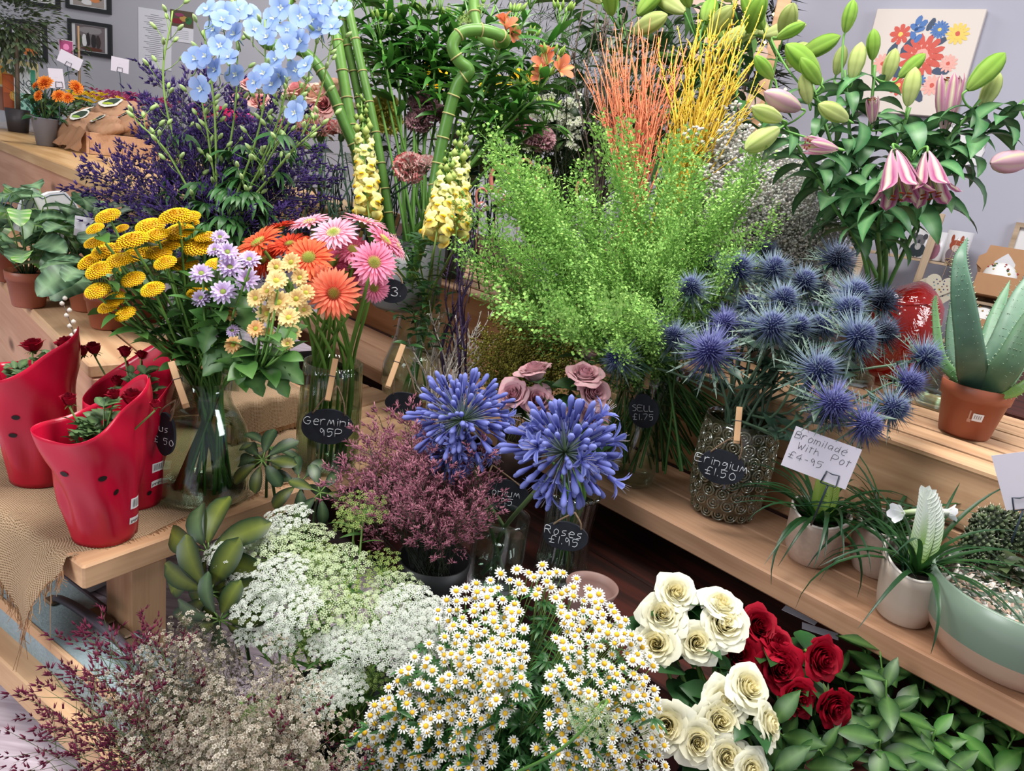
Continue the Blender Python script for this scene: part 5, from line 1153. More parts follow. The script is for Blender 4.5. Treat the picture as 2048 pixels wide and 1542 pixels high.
# ================================================================ green cress in the tall clear vase
tb_ = PZ(1252, 955, .321); tb_.z = .3212
vessel('tall_clear_vase', 'tall straight clear glass vase of water holding the fine green cress', 'vase', tb_, [(.050, 0), (.056, .004), (.059, .02), (.064, .12), (.070, .22), (.071, .24)], .0035, water=.15)
NT = tb_ + Vector((0, 0, .235))
TP = variants(6, lambda i: spray(i + 1, 26, 17, f_pod, .40, .13, 2.4, (hexc('#284a1a'), hexc('#5a8a36')), .004, .0011, [(0, .8), (.5, 1), (1, .55)], wig=.03, fstart=.08), ['stem', 'foliage'], [STEM, FLUFF])
sprays('green_cress', 'feathery bright green cress stem fanning out of the tall clear vase', 'foliage plant', 'green cress stems in the tall clear vase', [(930, 400), (915, 510), (980, 600), (1060, 600), (1130, 640), (1200, 690), (1290, 640), (1350, 560), (1440, 500), (1520, 440), (1545, 360), (1480, 300), (1400, 290), (1320, 290), (1200, 250), (1150, 300), (1040, 340), (1000, 260), (960, 330)], 110, lambda x, y: 1.50 - (y - 300) * .0009 + abs(x - 1230) * .0001, NT, .20, TP, 0)
slate_sign('small slate sign reading Sell £1.75 on the tall clear vase', 1288, 822, 1.40, .030, .033, [('SELL', 0, .005), ('£1.75', .0, -.012)], .011, (1300, 760, 1.40), yaw=-.35, roll=.25, peg=((1292, 775, 1.38), (1304, 695, 1.40)))
# big flared bowl base behind
fb = PZ(1372, 832, .321); vessel('flared_glass_vase', 'clear glass vase with wide foot behind the tall clear vase', 'vase', Vector((fb.x + .02, fb.y, .5405)), [(.05, 0), (.06, .004), (.062, .02), (.045, .12), (.05, .2)], .003, water=.06)

# ================================================================ pink roses, agapanthus and their vases on the old crate
rb_ = PZ(1118, 1150, .2); rb_.z = .2012
vessel('fluted_glass_vase', 'fluted glass vase holding the mauve pink roses', 'vase', rb_, [(.042, 0), (.047, .005), (.045, .05), (.042, .10), (.046, .16), (.05, .17)], .004, mat=glassy('fluted_glass', (.8, .84, .84), .12, .8), water=.1, k=120, rfn=lambda a, z: 1 + .035 * math.sin(20 * a))
NP_ = rb_ + Vector((0, 0, .16))
PR = bank('pr', 3, lambda s: bl_rose(hexc('#c998a6'), hexc('#e8c6c6'), s, .85, 26, hexc('#d795a2')), [PETAL, LEAF], ['bloom', 'calyx'])
prr = [(1070, 744, 42, (-.2, 1, .3), 'creamy pink, top left, facing up'), (1168, 752, 42, (.1, .8, .6), 'mauve pink, at the top middle'), (1185, 785, 40, (.4, .3, 1), 'deeper pink, right hand one'), (1176, 708, 26, (.2, 1, .1), 'small pink, highest of them'), (1028, 790, 38, (-.4, .4, .9), 'mauve, furthest left'), (1075, 800, 38, (.1, .3, 1), 'mauve pink, lowest at the left'), (1185, 835, 36, (.4, .2, 1), 'pink, low behind the blue flowers')]
for i, (x, y, r, n, lb) in enumerate(prr):
    d = 1.26 + (.06 if i in (3,) else 0) + (.0 if i != 6 else .03); h = hd(x, y, d); a = i * 1.1; o = Vector((math.cos(a), math.sin(a), 0))
    cutflower('mauve_rose', 'mauve rose: ' + lb, 'flower', h, NP_ + o * .02, rb_ + Vector((0, 0, .014)) + o * -.02, PR[i % 3], r / FPX * d, nv(*n), 'mauve pink roses', .003, .0026, nleaf=5, leaf=(.05, .035), lt=(.5, .92), lc=(hexc('#1e3a20'), hexc('#35562e')))
slate_sign('oval slate sign reading Roses £1.95 hanging on the fluted vase', 1131, 1072, 1.20, .037, .025, [('Roses', -.003, .006), ('£1.95', .0, -.009)], .013, (1150, 1025, 1.19))
ab = PZ(985, 1165, .2); ab.z = .2012
vessel('clear_cylinder_vase', 'clear glass cylinder vase behind the chamomile holding the blue agapanthus', 'vase', ab, [(.045, 0), (.048, .004), (.048, .02), (.048, .12), (.048, .13)], .003, water=.09)
NA2 = ab + Vector((0, 0, .09))
AG = bank('ag', 3, lambda s: bl_aga(s, 150, 1, .1), [PETAL, STEM], ['bloom', 'flower_stalks'])
for i, (x, y, r, d, n, lb) in enumerate(((925, 840, 105, 1.19, (-.2, .6, .7), 'tall blue agapanthus head, upper left of the two'), (1130, 905, 122, 1.08, (.2, .5, .8), 'large blue agapanthus head in front of the mauve roses'), (905, 905, 62, 1.18, (-.7, .1, .7), 'small blue agapanthus head drooping over the pink heather'))):
    h = hd(x, y, d); sd = (h - NA2).normalized()
    t = cutflower('agapanthus', lb, 'flower', h, NA2 + Vector(((i - 1) * .012, 0, 0)), ab + Vector(((1 - i) * .02, 0, .012)), AG[i], r / FPX * d, sd * .5 + nv(*n) * .7, 'blue agapanthus', .0042, .0036, hexc('#3c4c30'), hexc('#5d7440'))
mb = MB(); t = thing('agapanthus_stems', 'extra thick green agapanthus stems leaning behind the chamomile', 'stems', loc=ab)
for x, y, d in ((885, 1000, 1.2), (905, 960, 1.22), (1110, 1010, 1.12), (1090, 960, 1.16), (1000, 900, 1.2)): tube(mb, cat([Vector((0, 0, .015)), NA2 - ab, hd(x, y, d) - ab], 6), .0042, .0036, hexc('#34432c'), hexc('#5d7440'), k=7)
bpy.data.objects.remove(t)
slate_sign('dark slate sign with faint chalk letters behind the agapanthus stems', 1008, 990, 1.30, .045, .03, [('oniuM', .004, .004), ('95', .008, -.012)], .012, (985, 930, 1.3))
# pink heather
HT = variants(5, lambda i: spray(i + 20, 13, 13, f_limo(hexc('#96526c'), hexc('#e0a9ae'), .95, .026, 2), .5, .16, 1.1, (hexc('#1c2018'), hexc('#3c4430')), .004, .0014, [(0, .8), (.6, 1), (1, .6)], wig=.03, fstart=.45), ['stem', 'blossom'], [STEM, FLUFF])
NH = PZ(860, 1190, .2); NH.z = .24
sprays('pink_heather', 'wiry stem of tiny dusty pink florets left of the agapanthus', 'flower', 'dusty pink heather stems', [(640, 960), (715, 890), (765, 820), (850, 830), (900, 870), (960, 880), (990, 960), (1000, 1020), (920, 1050), (850, 1040), (740, 1000), (660, 1000)], 70, lambda x, y: 1.25 - (y - 820) * .0006, NH, .05, HT, 0)
vessel('dark_flower_bucket', 'dark bucket hidden under the pink heather', 'bucket', Vector((NH.x, NH.y, .2012)), [(.05, 0), (.06, .07)], .003, mat=plain('bucket_dark', hexc('#17181b'), .5), floor_=.004)

# ================================================================ brown and maroon sea lavender at the lower left
CR_ = variants(5, lambda i: spray(i + 40, 15, 15, f_star(hexc('#968676'), hexc('#ddd5c6'), hexc('#5c5138'), .0095, .045), .45, .17, 1.2, (hexc('#3a3a24'), hexc('#5c5c3a')), .0035, .0013, wig=.03, fstart=.35), ['stem', 'blossom'], [STEM, FLUFF])
MR = variants(5, lambda i: spray(i + 60, 11, 7, f_limo(hexc('#5c1c34'), hexc('#a04a66'), .9, .030, 3), .4, .20, 1.0, (hexc('#3a4a2c'), hexc('#56663e')), .0035, .0015, wig=.04, fstart=.55), ['stem', 'blossom'], [STEM, FLUFF])
NL = hd(520, 1720, .95); NL.z = .05
low = lambda x, y: .98 - (y - 1250) * .0006
sprays('cream_sea_lavender', 'stem of tiny brownish cream florets in the low bunch at the lower left', 'flower', 'brownish cream sea lavender stems', [(250, 1400), (290, 1320), (350, 1290), (400, 1235), (450, 1250), (520, 1290), (600, 1330), (640, 1400), (680, 1480), (700, 1560), (300, 1560), (250, 1480)], 75, low, NL, .02, CR_, 0, .03)
sprays('maroon_sea_lavender', 'loose wiry stem of maroon florets reaching left over the floor', 'flower', 'maroon sea lavender stems at the left', [(60, 1380), (120, 1350), (180, 1300), (180, 1250), (260, 1270), (320, 1250), (350, 1310), (300, 1380), (250, 1440), (230, 1540), (20, 1540), (50, 1450)], 30, lambda x, y: .93 - (y - 1250) * .0004, NL + Vector((-.02, 0, 0)), .02, MR, 0, .03)
sprays('maroon_sea_lavender', 'maroon floret stem low between the cream florets and the chamomile', 'flower', 'maroon sea lavender stems in the middle', [(380, 1480), (450, 1420), (560, 1400), (650, 1440), (700, 1500), (690, 1560), (380, 1560)], 26, lambda x, y: .88, NL, .02, MR, 0, .03)
bucket('grey bucket holding the brown and maroon florets', (NL.x, NL.y), .085, .12, hexc('#3a3c40'))

# ================================================================ variegated umbrella plant leaves
def umbrella(x, y, d, r, n, face, vg=.5, lb='', dark=1.):
    c = hd(x, y, d); t = thing('umbrella_plant', lb, 'foliage plant', loc=c); st = MB(); lv = MB(); f = nv(*face)
    tube(st, cat([Vector((0, 0, 0)), -f * .05 + Vector((0, 0, -.03)), -f * .08 + Vector((.01, 0, -.16))], 5), .0022, .003, hexc('#3c5a2a'), hexc('#33501f'), k=5)
    u = f.orthogonal().normalized(); L = r / FPX * d
    for i in range(n):
        a = 2 * PI * i / n + R.uniform(-.15, .15); dr = (Matrix.Rotation(a, 3, f) @ u); M = frame(dr * .012, dr, f); tube(st, [Vector((0, 0, 0)), dr * .014], .0012, .0012, hexc('#5c7a3a'), k=4)
        w_ = L * R.uniform(.42, .5); c0 = jit(hexc('#0e2215'), .15); c1 = jit(hexc('#16301c'), .15); yl = hexc('#a8b040') if R.random() < vg else None
        blade(lv, M, L * R.uniform(.85, 1.1), w_, [(0, .12), (.2, .6), (.5, 1), (.8, .9), (.94, .55), (1, .12)], 8, R.uniform(-60, -25), c0, c1, 7, .22, rib=mix(c1, yl, .3) if yl else mix(c1, (.3, .45, .2), .25))
    part('leaf_stalks', st, t, None, STEM); part('leaflets', lv, t, None, GLOSSLEAF)
umbrella(415, 1105, 1.04, 120, 8, (-.35, .1, 1), .7, 'large dark variegated umbrella leaves beside the table leg')
umbrella(420, 1185, 1.02, 115, 7, (-.1, -.2, 1), .7, 'umbrella leaves hanging low behind the white lace flowers')
umbrella(525, 920, 1.20, 62, 8, (-.1, .5, 1), .2, 'small round umbrella leaf rosette right of the shouldered vase')
umbrella(540, 895, 1.26, 50, 7, (.3, .8, .6), .5, 'bright variegated umbrella leaf under the burlap box')
umbrella(600, 965, 1.2, 60, 6, (.1, .4, 1), .2, 'umbrella leaves below the ribbed vase')
umbrella(440, 1240, 1.0, 85, 7, (-.2, -.4, 1), .6, 'lowest umbrella leaves above the cream florets')
umbrella(640, 985, 1.18, 52, 6, (.4, .4, .9), .4, 'umbrella leaves touching the foot of the ribbed vase')

# ================================================================ centre: dried goods, twigs
NW2 = PZ(890, 900, .321); NW2 = hd(890, 880, 1.50)
TWW = [[('painted_stem', twig(i + 3, hexc('#b0a59c'), hexc('#e2dad2'), 10, .0095, .25, .4, .03).mesh('painted_stem', PAINT))] for i in range(5)]
PUR = [[('painted_stem', twig(i + 30, hexc('#241830'), hexc('#4a3560'), 5, .007, .3, .3, .035).mesh('painted_stem', PAINT))] for i in range(4)]
sprays('white_birch_twig', 'whitewashed birch twig tangled behind the agapanthus', 'twig', 'whitewashed birch twigs', [(800, 690), (850, 640), (870, 590), (930, 620), (985, 600), (1010, 640), (960, 700), (900, 700), (830, 720)], 26, lambda x, y: 1.52, hd(880, 860, 1.48), .05, TWW, 0)
sprays('purple_twig', 'dark purple painted twig rising between the snapdragons and the cress', 'twig', 'dark purple painted twigs', [(900, 560), (910, 440), (950, 380), (960, 480), (935, 560)], 8, lambda x, y: 1.5, hd(905, 860, 1.5), .05, PUR, .008)
vessel('twig_jar', 'low glass jar holding the white and purple twigs', 'jar', Vector((hd(890, 890, 1.52).x, hd(890, 890, 1.52).y, .3212)), [(.04, 0), (.045, .01), (.045, .07)], .003)
OC = variants(4, lambda i: spray(i + 80, 18, 18, f_oct(hexc('#6a682a'), hexc('#a8a04c'), .012, .045), .35, .2, 1.2, (hexc('#4a4a24'), hexc('#77733c')), .004, .0015, wig=.02, fstart=.2), ['stem', 'blossom'], [STEM, FLUFF])
sprays('dried_yellow_filler', 'dried mustard yellow crumbly filler stem behind the mauve roses', 'dried flower', 'dried mustard filler stems', [(945, 720), (985, 650), (1040, 630), (1100, 640), (1170, 680), (1150, 720), (1060, 730), (980, 760)], 30, lambda x, y: 1.42, hd(1040, 860, 1.42), .03, OC, 0)
vessel('dried_flower_tin', 'brown tin holding the dried yellow filler', 'tin', Vector((hd(1040, 890, 1.44).x, hd(1040, 890, 1.44).y, .3212)), [(.045, 0), (.045, .08)], .002, mat=plain('brown_tin', hexc('#3a2a20'), .5))
RD = variants(3, lambda i: (twig(i + 90, hexc('#8a7a58'), hexc('#b3a27a'), 0, .0055, .3, .1, .006, False),), ['dry_stem'], [PAINT])
sprays('dried_reed', 'straight straw coloured dried stem in a bundle under the green cress', 'dried flower', 'straw coloured dried stems', [(985, 480), (1060, 470), (1090, 500), (1040, 520)], 26, lambda x, y: 1.62, hd(1035, 660, 1.60), .14, RD, .012)
mb = MB()
for x, y, r in ((1015, 540, 20), (1040, 535, 26), (1070, 530, 22), (1050, 550, 20)): umb = None
YA = bank('yar', 2, lambda s: bl_umbel(s, 20, hexc('#9a6a58'), hexc('#7a5a40'), 12, .15, .4), [FLUFF, STEM], ['bloom', 'rays'])
for (x, y, r), lb in zip(((1018, 541, 20), (1058, 524, 24), (1046, 550, 16)), ('left', 'right hand', 'lower')):
    cutflower('dried_yarrow', lb + ' flat brown pink dried yarrow head under the cress', 'dried flower', hd(x, y, 1.42), hd(1045, 680, 1.5), hd(1045, 800, 1.5), YA[0], r / FPX * 1.42, nv(0, 1, .5), None, .0016, .0012, hexc('#6a5a3a'), hexc('#6a5a3a'))

# ================================================================ snapdragons
SN = bank('sn', 4, lambda s: bl_snap(s), [PETAL], ['floret']); SB = bank('sb', 2, lambda s: bl_snap(s, hexc('#e6e6a0'), hexc('#dcd860')), [PETAL], ['floret'])
NS = PZ(828, 790, .321); NS.z = .3212
vessel('rounded_glass_vase', 'clear glass vase of water on the pine shelf holding the yellow snapdragons', 'vase', NS, [(.055, 0), (.07, .005), (.085, .03), (.083, .08), (.06, .15), (.055, .2), (.058, .22)], .003, water=.12)
def snapd(top, bot, lb, open_=1.):
    p1, p0 = hd(*top), hd(*bot); t = thing('yellow_snapdragon', lb, 'flower', loc=NS + Vector((0, 0, .012)), group='yellow snapdragons'); o = NS + Vector((0, 0, .012)); st = MB(); bd = MB()
    pts = cat([Vector((0, 0, 0)), Vector((0, 0, .2)), (p0 - o) * .8 + Vector((0, 0, .02)), p0 - o, p1 - o], 8); tube(st, pts, .0035, .0014, hexc('#456a2c'), hexc('#8fae58'), k=6); part('stem', st, t, None, STEM)
    ax = p1 - p0; L = ax.length; a = ax.normalized(); u = a.orthogonal().normalized()
    for i in range(44):
        f = (i + .5) / 44; g_ = i * 2.4; o2 = Matrix.Rotation(g_, 3, a) @ u; p = p0 - o + a * L * f
        if f < .62:
            if i % 1 == 0: s = lerp(.031, .018, f / .62); v = (SN if f < .42 else SB); part('floret', v[i % len(v)][0][1], t, align(p + o2 * .006, o2 + a * (-.1 if f < .4 else .35), 0, s) if False else frame(p + o2 * .006, a * -1, o2 + a * .25) @ Matrix.Rotation(PI, 4, 'Z') @ Matrix.Diagonal((s, s, s, 1)))
        else:
            s = lerp(.0095, .003, (f - .62) / .38); q = p + o2 * (.006 + s)
            for dd in (0,): octa(bd, q, s, mix(hexc('#c6d07a'), hexc('#7ea04a'), (f - .5) * 2), 1.25)
            octa(bd, p + o2 * .004, s * .7, hexc('#5c8438'))
    part('buds', bd, t, None, PETAL)
snapd((722, 188, 1.52), (738, 430, 1.45), 'yellow snapdragon spike rising behind the pink germinis')
snapd((925, 245, 1.46), (912, 468, 1.40), 'taller pale yellow snapdragon spike, right hand one of the middle pair')
snapd((900, 305, 1.42), (872, 475, 1.36), 'shorter yellow snapdragon spike, left hand one of the middle pair')
lv = MB(); o = NS; t = thing('snapdragon_leaves', 'dense green snapdragon leaves below the yellow spikes', 'flower', loc=o); st = MB(); tube(st, [Vector((0, 0, .015)), Vector((0, 0, .2)), hd(850, 560, 1.5) - o], .003, .002, G0, G1)
for i in range(210):
    x = R.gauss(840, 30); y = R.uniform(470, 700); p = hd(x, y, 1.48 + R.uniform(-.05, .05)) - o; a = R.uniform(0, 6.28)
    wleaf(lv, p, Vector((math.cos(a), math.sin(a), .8)), R.uniform(.025, .045), R.uniform(.008, .013), 50, jit(hexc('#1f4426'), .2), jit(hexc('#46743c'), .2), n=4)
for i in range(8): a = R.uniform(0, 6); tube(st, cat([Vector((math.cos(a) * .03, math.sin(a) * .03, .012)), Vector((-math.cos(a) * .02, -math.sin(a) * .02, .2)), hd(R.uniform(800, 885), 500, 1.5) - o], 5), .0028, .002, G0, G1)
part('leaves', lv, t, None, LEAF); part('stem', st, t, None, STEM)
t['label'] = 'leafy green snapdragon stems without blooms below the yellow spikes'
slate_sign('slate sign reading £3 half hidden under the pink germinis', 784, 582, 1.36, .028, .022, [('£3.', 0, -.002)], .016, (792, 545, 1.37))
slate_sign('dark slate sign mostly hidden behind the top of the pink heather', 808, 806, 1.42, .036, .022, [], .01, (800, 700, 1.42), peg=((775, 775, 1.38), (806, 690, 1.40)))
tt = thing('clothes_peg', 'wooden clothes peg standing behind the snapdragons and germinis', 'clothes peg', loc=hd(790, 480, 1.5)); clothes_peg(tt, hd(790, 480, 1.5), hd(806, 428, 1.5))
tt = thing('clothes_peg', 'wooden clothes peg rising behind the left of the chamomile', 'clothes peg', loc=hd(952, 1170, 1.1)); clothes_peg(tt, hd(952, 1165, 1.12), hd(960, 1080, 1.14))

# ================================================================ orange and yellow twigs, gypsophila
OT = [[('painted_stem', twig(i + 120, hexc('#b0543c'), hexc('#e08a60'), 5, .0052, .35, .22, .012).mesh('painted_stem', PAINT))] for i in range(5)]
YT = [[('painted_stem', twig(i + 140, hexc('#a87c10'), hexc('#dcbc38'), 9, .0056, .3, .34, .02).mesh('painted_stem', PAINT))] for i in range(5)]
sprays('orange_painted_twig', 'thin orange painted twig standing above the green cress', 'twig', 'orange painted twigs', [(1160, 130), (1215, 60), (1290, 20), (1340, 60), (1380, 100), (1360, 170), (1290, 110), (1200, 190)], 70, lambda x, y: 1.72, hd(1265, 420, 1.68), .14, OT, .045)
sprays('yellow_painted_twig', 'thin yellow painted twig right of the orange twigs', 'twig', 'yellow painted twigs', [(1340, 60), (1400, 0), (1460, -20), (1540, -30), (1530, 60), (1490, 110), (1540, 170), (1460, 190), (1400, 170), (1370, 130)], 38, lambda x, y: 1.66, hd(1335, 430, 1.64), .14, YT, .025)
GY = variants(5, lambda i: spray(i + 160, 22, 18, f_gyp, .38, .2, 1.0, (hexc('#4e5a3c'), hexc('#8c947a')), .003, .0011, wig=.03, fstart=.25), ['stem', 'blossom'], [STEM, FLUFF])
sprays('gypsophila_spray', 'airy stem of tiny white gypsophila behind the thistles', 'flower', 'white gypsophila stems', [(1400, 330), (1440, 270), (1520, 290), (1580, 340), (1640, 400), (1690, 460), (1680, 530), (1600, 500), (1520, 520), (1440, 500), (1400, 420)], 80, lambda x, y: 1.72 - (y - 300) * .0004, hd(1560, 640, 1.70), .10, GY, 0)
gp = fab(.75, 1.60, .5412)
vessel('gypsophila_bucket', 'grey bucket hidden behind the thistles holding the gypsophila', 'bucket', Vector((hd(1560, 640, 1.7).x, hd(1560, 640, 1.7).y, .5412)), [(.05, 0), (.06, .11)], .003, mat=plain('bucket_gyp', hexc('#55585c'), .5))
q = hd(1290, 520, 1.7); vessel('twig_bucket', 'grey bucket hidden behind the cress holding the painted twigs', 'bucket', Vector((q.x, q.y, .5412)), [(.06, 0), (.075, .14)], .003, mat=plain('bucket_tw', hexc('#55585c'), .5))
# ================================================================ bamboo
NB = hd(790, 620, 1.66); BBASE = Vector((NB.x, NB.y, .3212))
vessel('tall_grey_vase', 'tall vase hidden behind the snapdragons holding the bamboo', 'vase', Vector((hd(800, 560, 1.72).x, hd(800, 560, 1.72).y, .5412)), [(.055, 0), (.065, .01), (.065, .14)], .004, mat=plain('grey_ceramic', hexc('#6b6e70'), .4))
NB = Vector((hd(800, 560, 1.72).x, hd(800, 560, 1.72).y, .68))
def bamboo(path, rad, lb, node=.05, c0=hexc('#456e2e'), c1=hexc('#6b9444')):
    pts = [NB + Vector((R.uniform(-.02, .02), R.uniform(-.02, .02), -.125))] + [hd(*p) for p in path]; o = pts[0]; q = [p - o for p in cat(pts, 9)]
    t = thing('lucky_bamboo', lb, 'plant', loc=o, group='lucky bamboo canes'); mb = MB(); nd = MB(); tube(mb, q, rad, rad * .92, c0, c1, k=12); s = 0; nx = node * .6
    for a, b in zip(q, q[1:]):
        l = (b - a).length
        while s + l > nx:
            p = a.lerp(b, (nx - s) / l); d = (b - a).normalized(); nx += node * R.uniform(.8, 1.2); tube(nd, [p - d * .0016, p, p + d * .0014], 0, 0, hexc('#b09a6a'), hexc('#7a8a4a'), k=12, rf=lambda t_: rad * (1.10 if t_ < .7 else 1.0))
        s += l
    part('cane', mb, t, None, GLOSSLEAF); part('cane_joints', nd, t, None, SOLID)
bamboo([(748, 440, 1.62), (722, 330, 1.6), (690, 250, 1.58), (655, 165, 1.56), (618, 112, 1.55), (572, 92, 1.53), (533, 88, 1.52), (522, 62, 1.54), (545, 35, 1.58), (575, 5, 1.60), (600, -40, 1.6)], .0118, 'curly bamboo cane looping to the left over the blue flowers', .07)
bamboo([(778, 430, 1.66), (752, 270, 1.64), (722, 130, 1.63), (700, 30, 1.62), (690, -30, 1.62)], .010, 'straight bamboo cane, rightmost of the three left canes', .06)
bamboo([(760, 430, 1.67), (732, 270, 1.66), (708, 150, 1.65), (688, 60, 1.64), (678, -30, 1.64)], .010, 'straight bamboo cane, middle of the three left canes', .06)
bamboo([(735, 430, 1.64), (712, 300, 1.64), (694, 200, 1.63), (676, 90, 1.62), (662, 20, 1.62)], .0125, 'thick straight bamboo cane, leftmost of the three', .06)
bamboo([(858, 430, 1.56), (872, 350, 1.54), (892, 250, 1.52), (915, 170, 1.50), (938, 142, 1.49), (918, 122, 1.48), (905, 92, 1.47), (922, 66, 1.47), (962, 60, 1.48), (1003, 72, 1.50), (1008, 84, 1.53), (980, 82, 1.56), (958, 62, 1.56), (948, 20, 1.56), (950, -30, 1.56)], .0125, 'bamboo cane with a spiral top in the middle of the stand', .045)

# ================================================================ alstroemeria
AB = Vector((hd(830, 520, 1.80).x, hd(830, 520, 1.80).y, .5412)); NAL = AB + Vector((0, 0, .13))
vessel('tall_grey_vase', 'tall vase hidden behind the snapdragons holding the leafy alstroemeria', 'vase', AB, [(.06, 0), (.07, .01), (.07, .15)], .004, mat=plain('grey_ceramic_dark', hexc('#55585a'), .4))
AS = bank('as', 3, lambda s: bl_alstro(s), [PETAL], ['bloom']); AM2 = bank('am2', 2, lambda s: bl_alstro(s, hexc('#b040a0')), [PETAL], ['bloom'])
ah = [(700, 30), (720, -20), (745, 40), (770, 0), (790, 60), (800, -30), (820, 20), (850, 60), (860, -20), (880, 30), (900, 70), (930, 0), (960, 40), (990, 10), (1020, 60), (1050, 110), (1075, 190), (1100, 150), (1060, 20), (1000, 130), (1120, 60), (840, 90), (760, 80), (930, 110), (1090, 250), (1040, 215)]
alb = ranks(ah, 3)
al = []
for (x, y), lb in zip(ah, alb):
    d = 1.80 + R.uniform(-.1, .06) - (x > 1000) * .12; h = hd(x, y, d); o = AB + Vector((0, 0, .012)); t = thing('alstroemeria', 'tall leafy green alstroemeria stem, %s' % lb.replace('bunch', 'spray'), 'flower', loc=o, group='alstroemeria stems'); a = R.uniform(0, 6.28)
    ctrl = [Vector((0, 0, 0)), NAL - o + Vector((math.cos(a) * .03, math.sin(a) * .03, 0)), (h - o).lerp(NAL - o, .42) + Vector((0, 0, .03)), h - o]; pts = cat(ctrl, 7); st = MB(); lv = MB()
    tube(st, pts, .0042, .0028, hexc('#3f6a2c'), hexc('#6b9a42'), k=6)
    for k in range(26):
        f = .70 + .29 * k / 25; i = f * (len(pts) - 1); p = pts[int(i)]; q = R.uniform(0, 6.28); wleaf(lv, p, Vector((math.cos(q), math.sin(q), R.uniform(.4, 1.6))), R.uniform(.07, .12), R.uniform(.014, .024), R.uniform(30, 100), jit(hexc('#24501e'), .25), jit(hexc('#4c8630'), .25), ks=LK, n=6)
    for k in range(9): q = R.uniform(0, 6.28); dd = Vector((math.cos(q) * .5, math.sin(q) * .5, 1)).normalized(); e = h - o + dd * .045; tube(st, [h - o, e], .0012, .001, hexc('#6b9a42'), k=3); tube(lv, [e + dd * .022 * s for s in (0, .3, .6, 1)], 0, 0, hexc('#6b9a42'), hexc('#9ab850'), k=6, rf=lambda u: .0045 * math.sin(PI * min(.98, u * .85 + .12)))
    part('stem', st, t, None, STEM); part('leaves', lv, t, None, LEAF); al.append((t, x, y))
def nearest(lst, x, y): return min(lst, key=lambda q: (q[1] - x) ** 2 + (q[2] - y) ** 2)[0]
for x, y, r, n, bk in ((1088, 125, 34, (-.3, .5, .8), AS), (1125, 135, 34, (.5, .1, .8), AS), (1095, 95, 26, (.1, .9, .4), AS), (1075, 148, 22, (-.5, -.2, .8), AS), (1015, 45, 30, (.2, .6, .8), AS), (1030, 68, 20, (.5, -.3, .7), AS), (1005, 28, 24, (-.2, .8, .4), AS), (932, 20, 26, (-.3, .6, .7), AM2), (948, 36, 22, (.3, .2, .8), AM2), (925, 42, 18, (-.4, -.1, .8), AM2), (958, -4, 20, (0, .8, .5), AM2)):
    t = nearest(al, x, y); h = hd(x, y, 1.58 if x > 1050 else 1.56); m = nv(*n); M = align(h - t.location - m * .015, m, R.random() * 6, r / FPX * 1.65 * .92); put_bloom(bk[int(x) % len(bk)], t, M)
    mb = MB(); top = max((c_ for c_ in t.children if c_.name.startswith('stem')), key=lambda c_: 0); tube(mb, [hd(*([q for q in al if q[0] is t][0][1:]), 1.78) - t.location, h - t.location - m * .02], .002, .0015, hexc('#5c8a3a'), k=4); part('flower_stalk', mb, t, None, STEM)

# ================================================================ carnations, back roses and yellow flowers
CN = hd(790, 470, 1.80); CB = Vector((CN.x - .14, CN.y, .5412))
CAR = bank('car', 3, lambda s: bl_carn(hexc('#ecd6cc'), hexc('#c8283e'), s), [PETAL], ['bloom']); CAY = bank('cay', 2, lambda s: bl_carn(hexc('#d8cf6a'), hexc('#e6dd78'), s, 50), [PETAL], ['bloom']); CAP = bank('cap', 2, lambda s: bl_carn(hexc('#b98a94'), hexc('#cfa6ac'), s, 50), [PETAL], ['bloom']); CAD = bank('cad', 2, lambda s: bl_carn(hexc('#e8d8d0'), hexc('#d07a80'), s, 50), [PETAL], ['bloom'])
vessel('tall_grey_vase', 'tall vase hidden behind the purple statice holding the striped carnations', 'vase', CB, [(.055, 0), (.065, .01), (.065, .14)], .004, mat=bpy.data.materials['grey_ceramic'])
cl_ = [(595, 250, 36, CAR, (0, 1, .45), 'wide red and white striped', 'left of the leaning bamboo'), (640, 254, 34, CAR, (.1, 1, .45), 'red and white striped', 'just left of the leaning bamboo'), (688, 258, 30, CAR, (.4, 1, .3), 'red and white striped', 'just right of the leaning bamboo'), (820, 333, 30, CAR, (.2, .3, 1), 'red edged white', 'facing out between the snapdragons'), (856, 325, 24, CAD, (.3, .8, .5), 'faded pink', 'right of the red edged one'), (762, 212, 32, CAY, (-.3, .7, .6), 'pale yellow', 'upper one left of the alstroemeria stems'), (775, 238, 28, CAY, (.2, .3, .9), 'pale yellow', 'lower one left of the alstroemeria stems'),
       (845, 200, 26, CAP, (0, .6, .8), 'dusty pink', 'upper one among the alstroemeria stems'), (840, 235, 28, CAP, (-.2, .3, .9), 'dusty pink', 'lower one among the alstroemeria stems'), (880, 225, 20, CAP, (.2, .4, .9), 'dusty pink', 'small one among the stems'), (1040, 245, 26, CAP, (.1, .6, .7), 'dull mauve', 'in the shade right of the stems'), (1080, 275, 28, CAP, (0, .4, .8), 'dull mauve', 'in the shade above the cress')]
for x, y, r, bk, n, cn, wh in cl_:
    d = 1.78 if x < 800 or y < 300 else 1.62; h = hd(x, y, d); bb = CB if x < 900 else AB
    cutflower('carnation', '%s carnation %s' % (cn, wh), 'flower', h, bb + Vector((R.uniform(-.03, .03), R.uniform(-.03, .03), .13)), bb + Vector((R.uniform(-.03, .03), R.uniform(-.03, .03), .012)), bk[R.randrange(len(bk))], r / FPX * d * .95, nv(*n), 'carnations', .0024, .002, hexc('#2f4a38'), hexc('#55765c'), nleaf=8, leaf=(.06, .004), lt=(.3, .85), leafks=GK, lc=(hexc('#33503e'), hexc('#6a8a72')), droop=30)
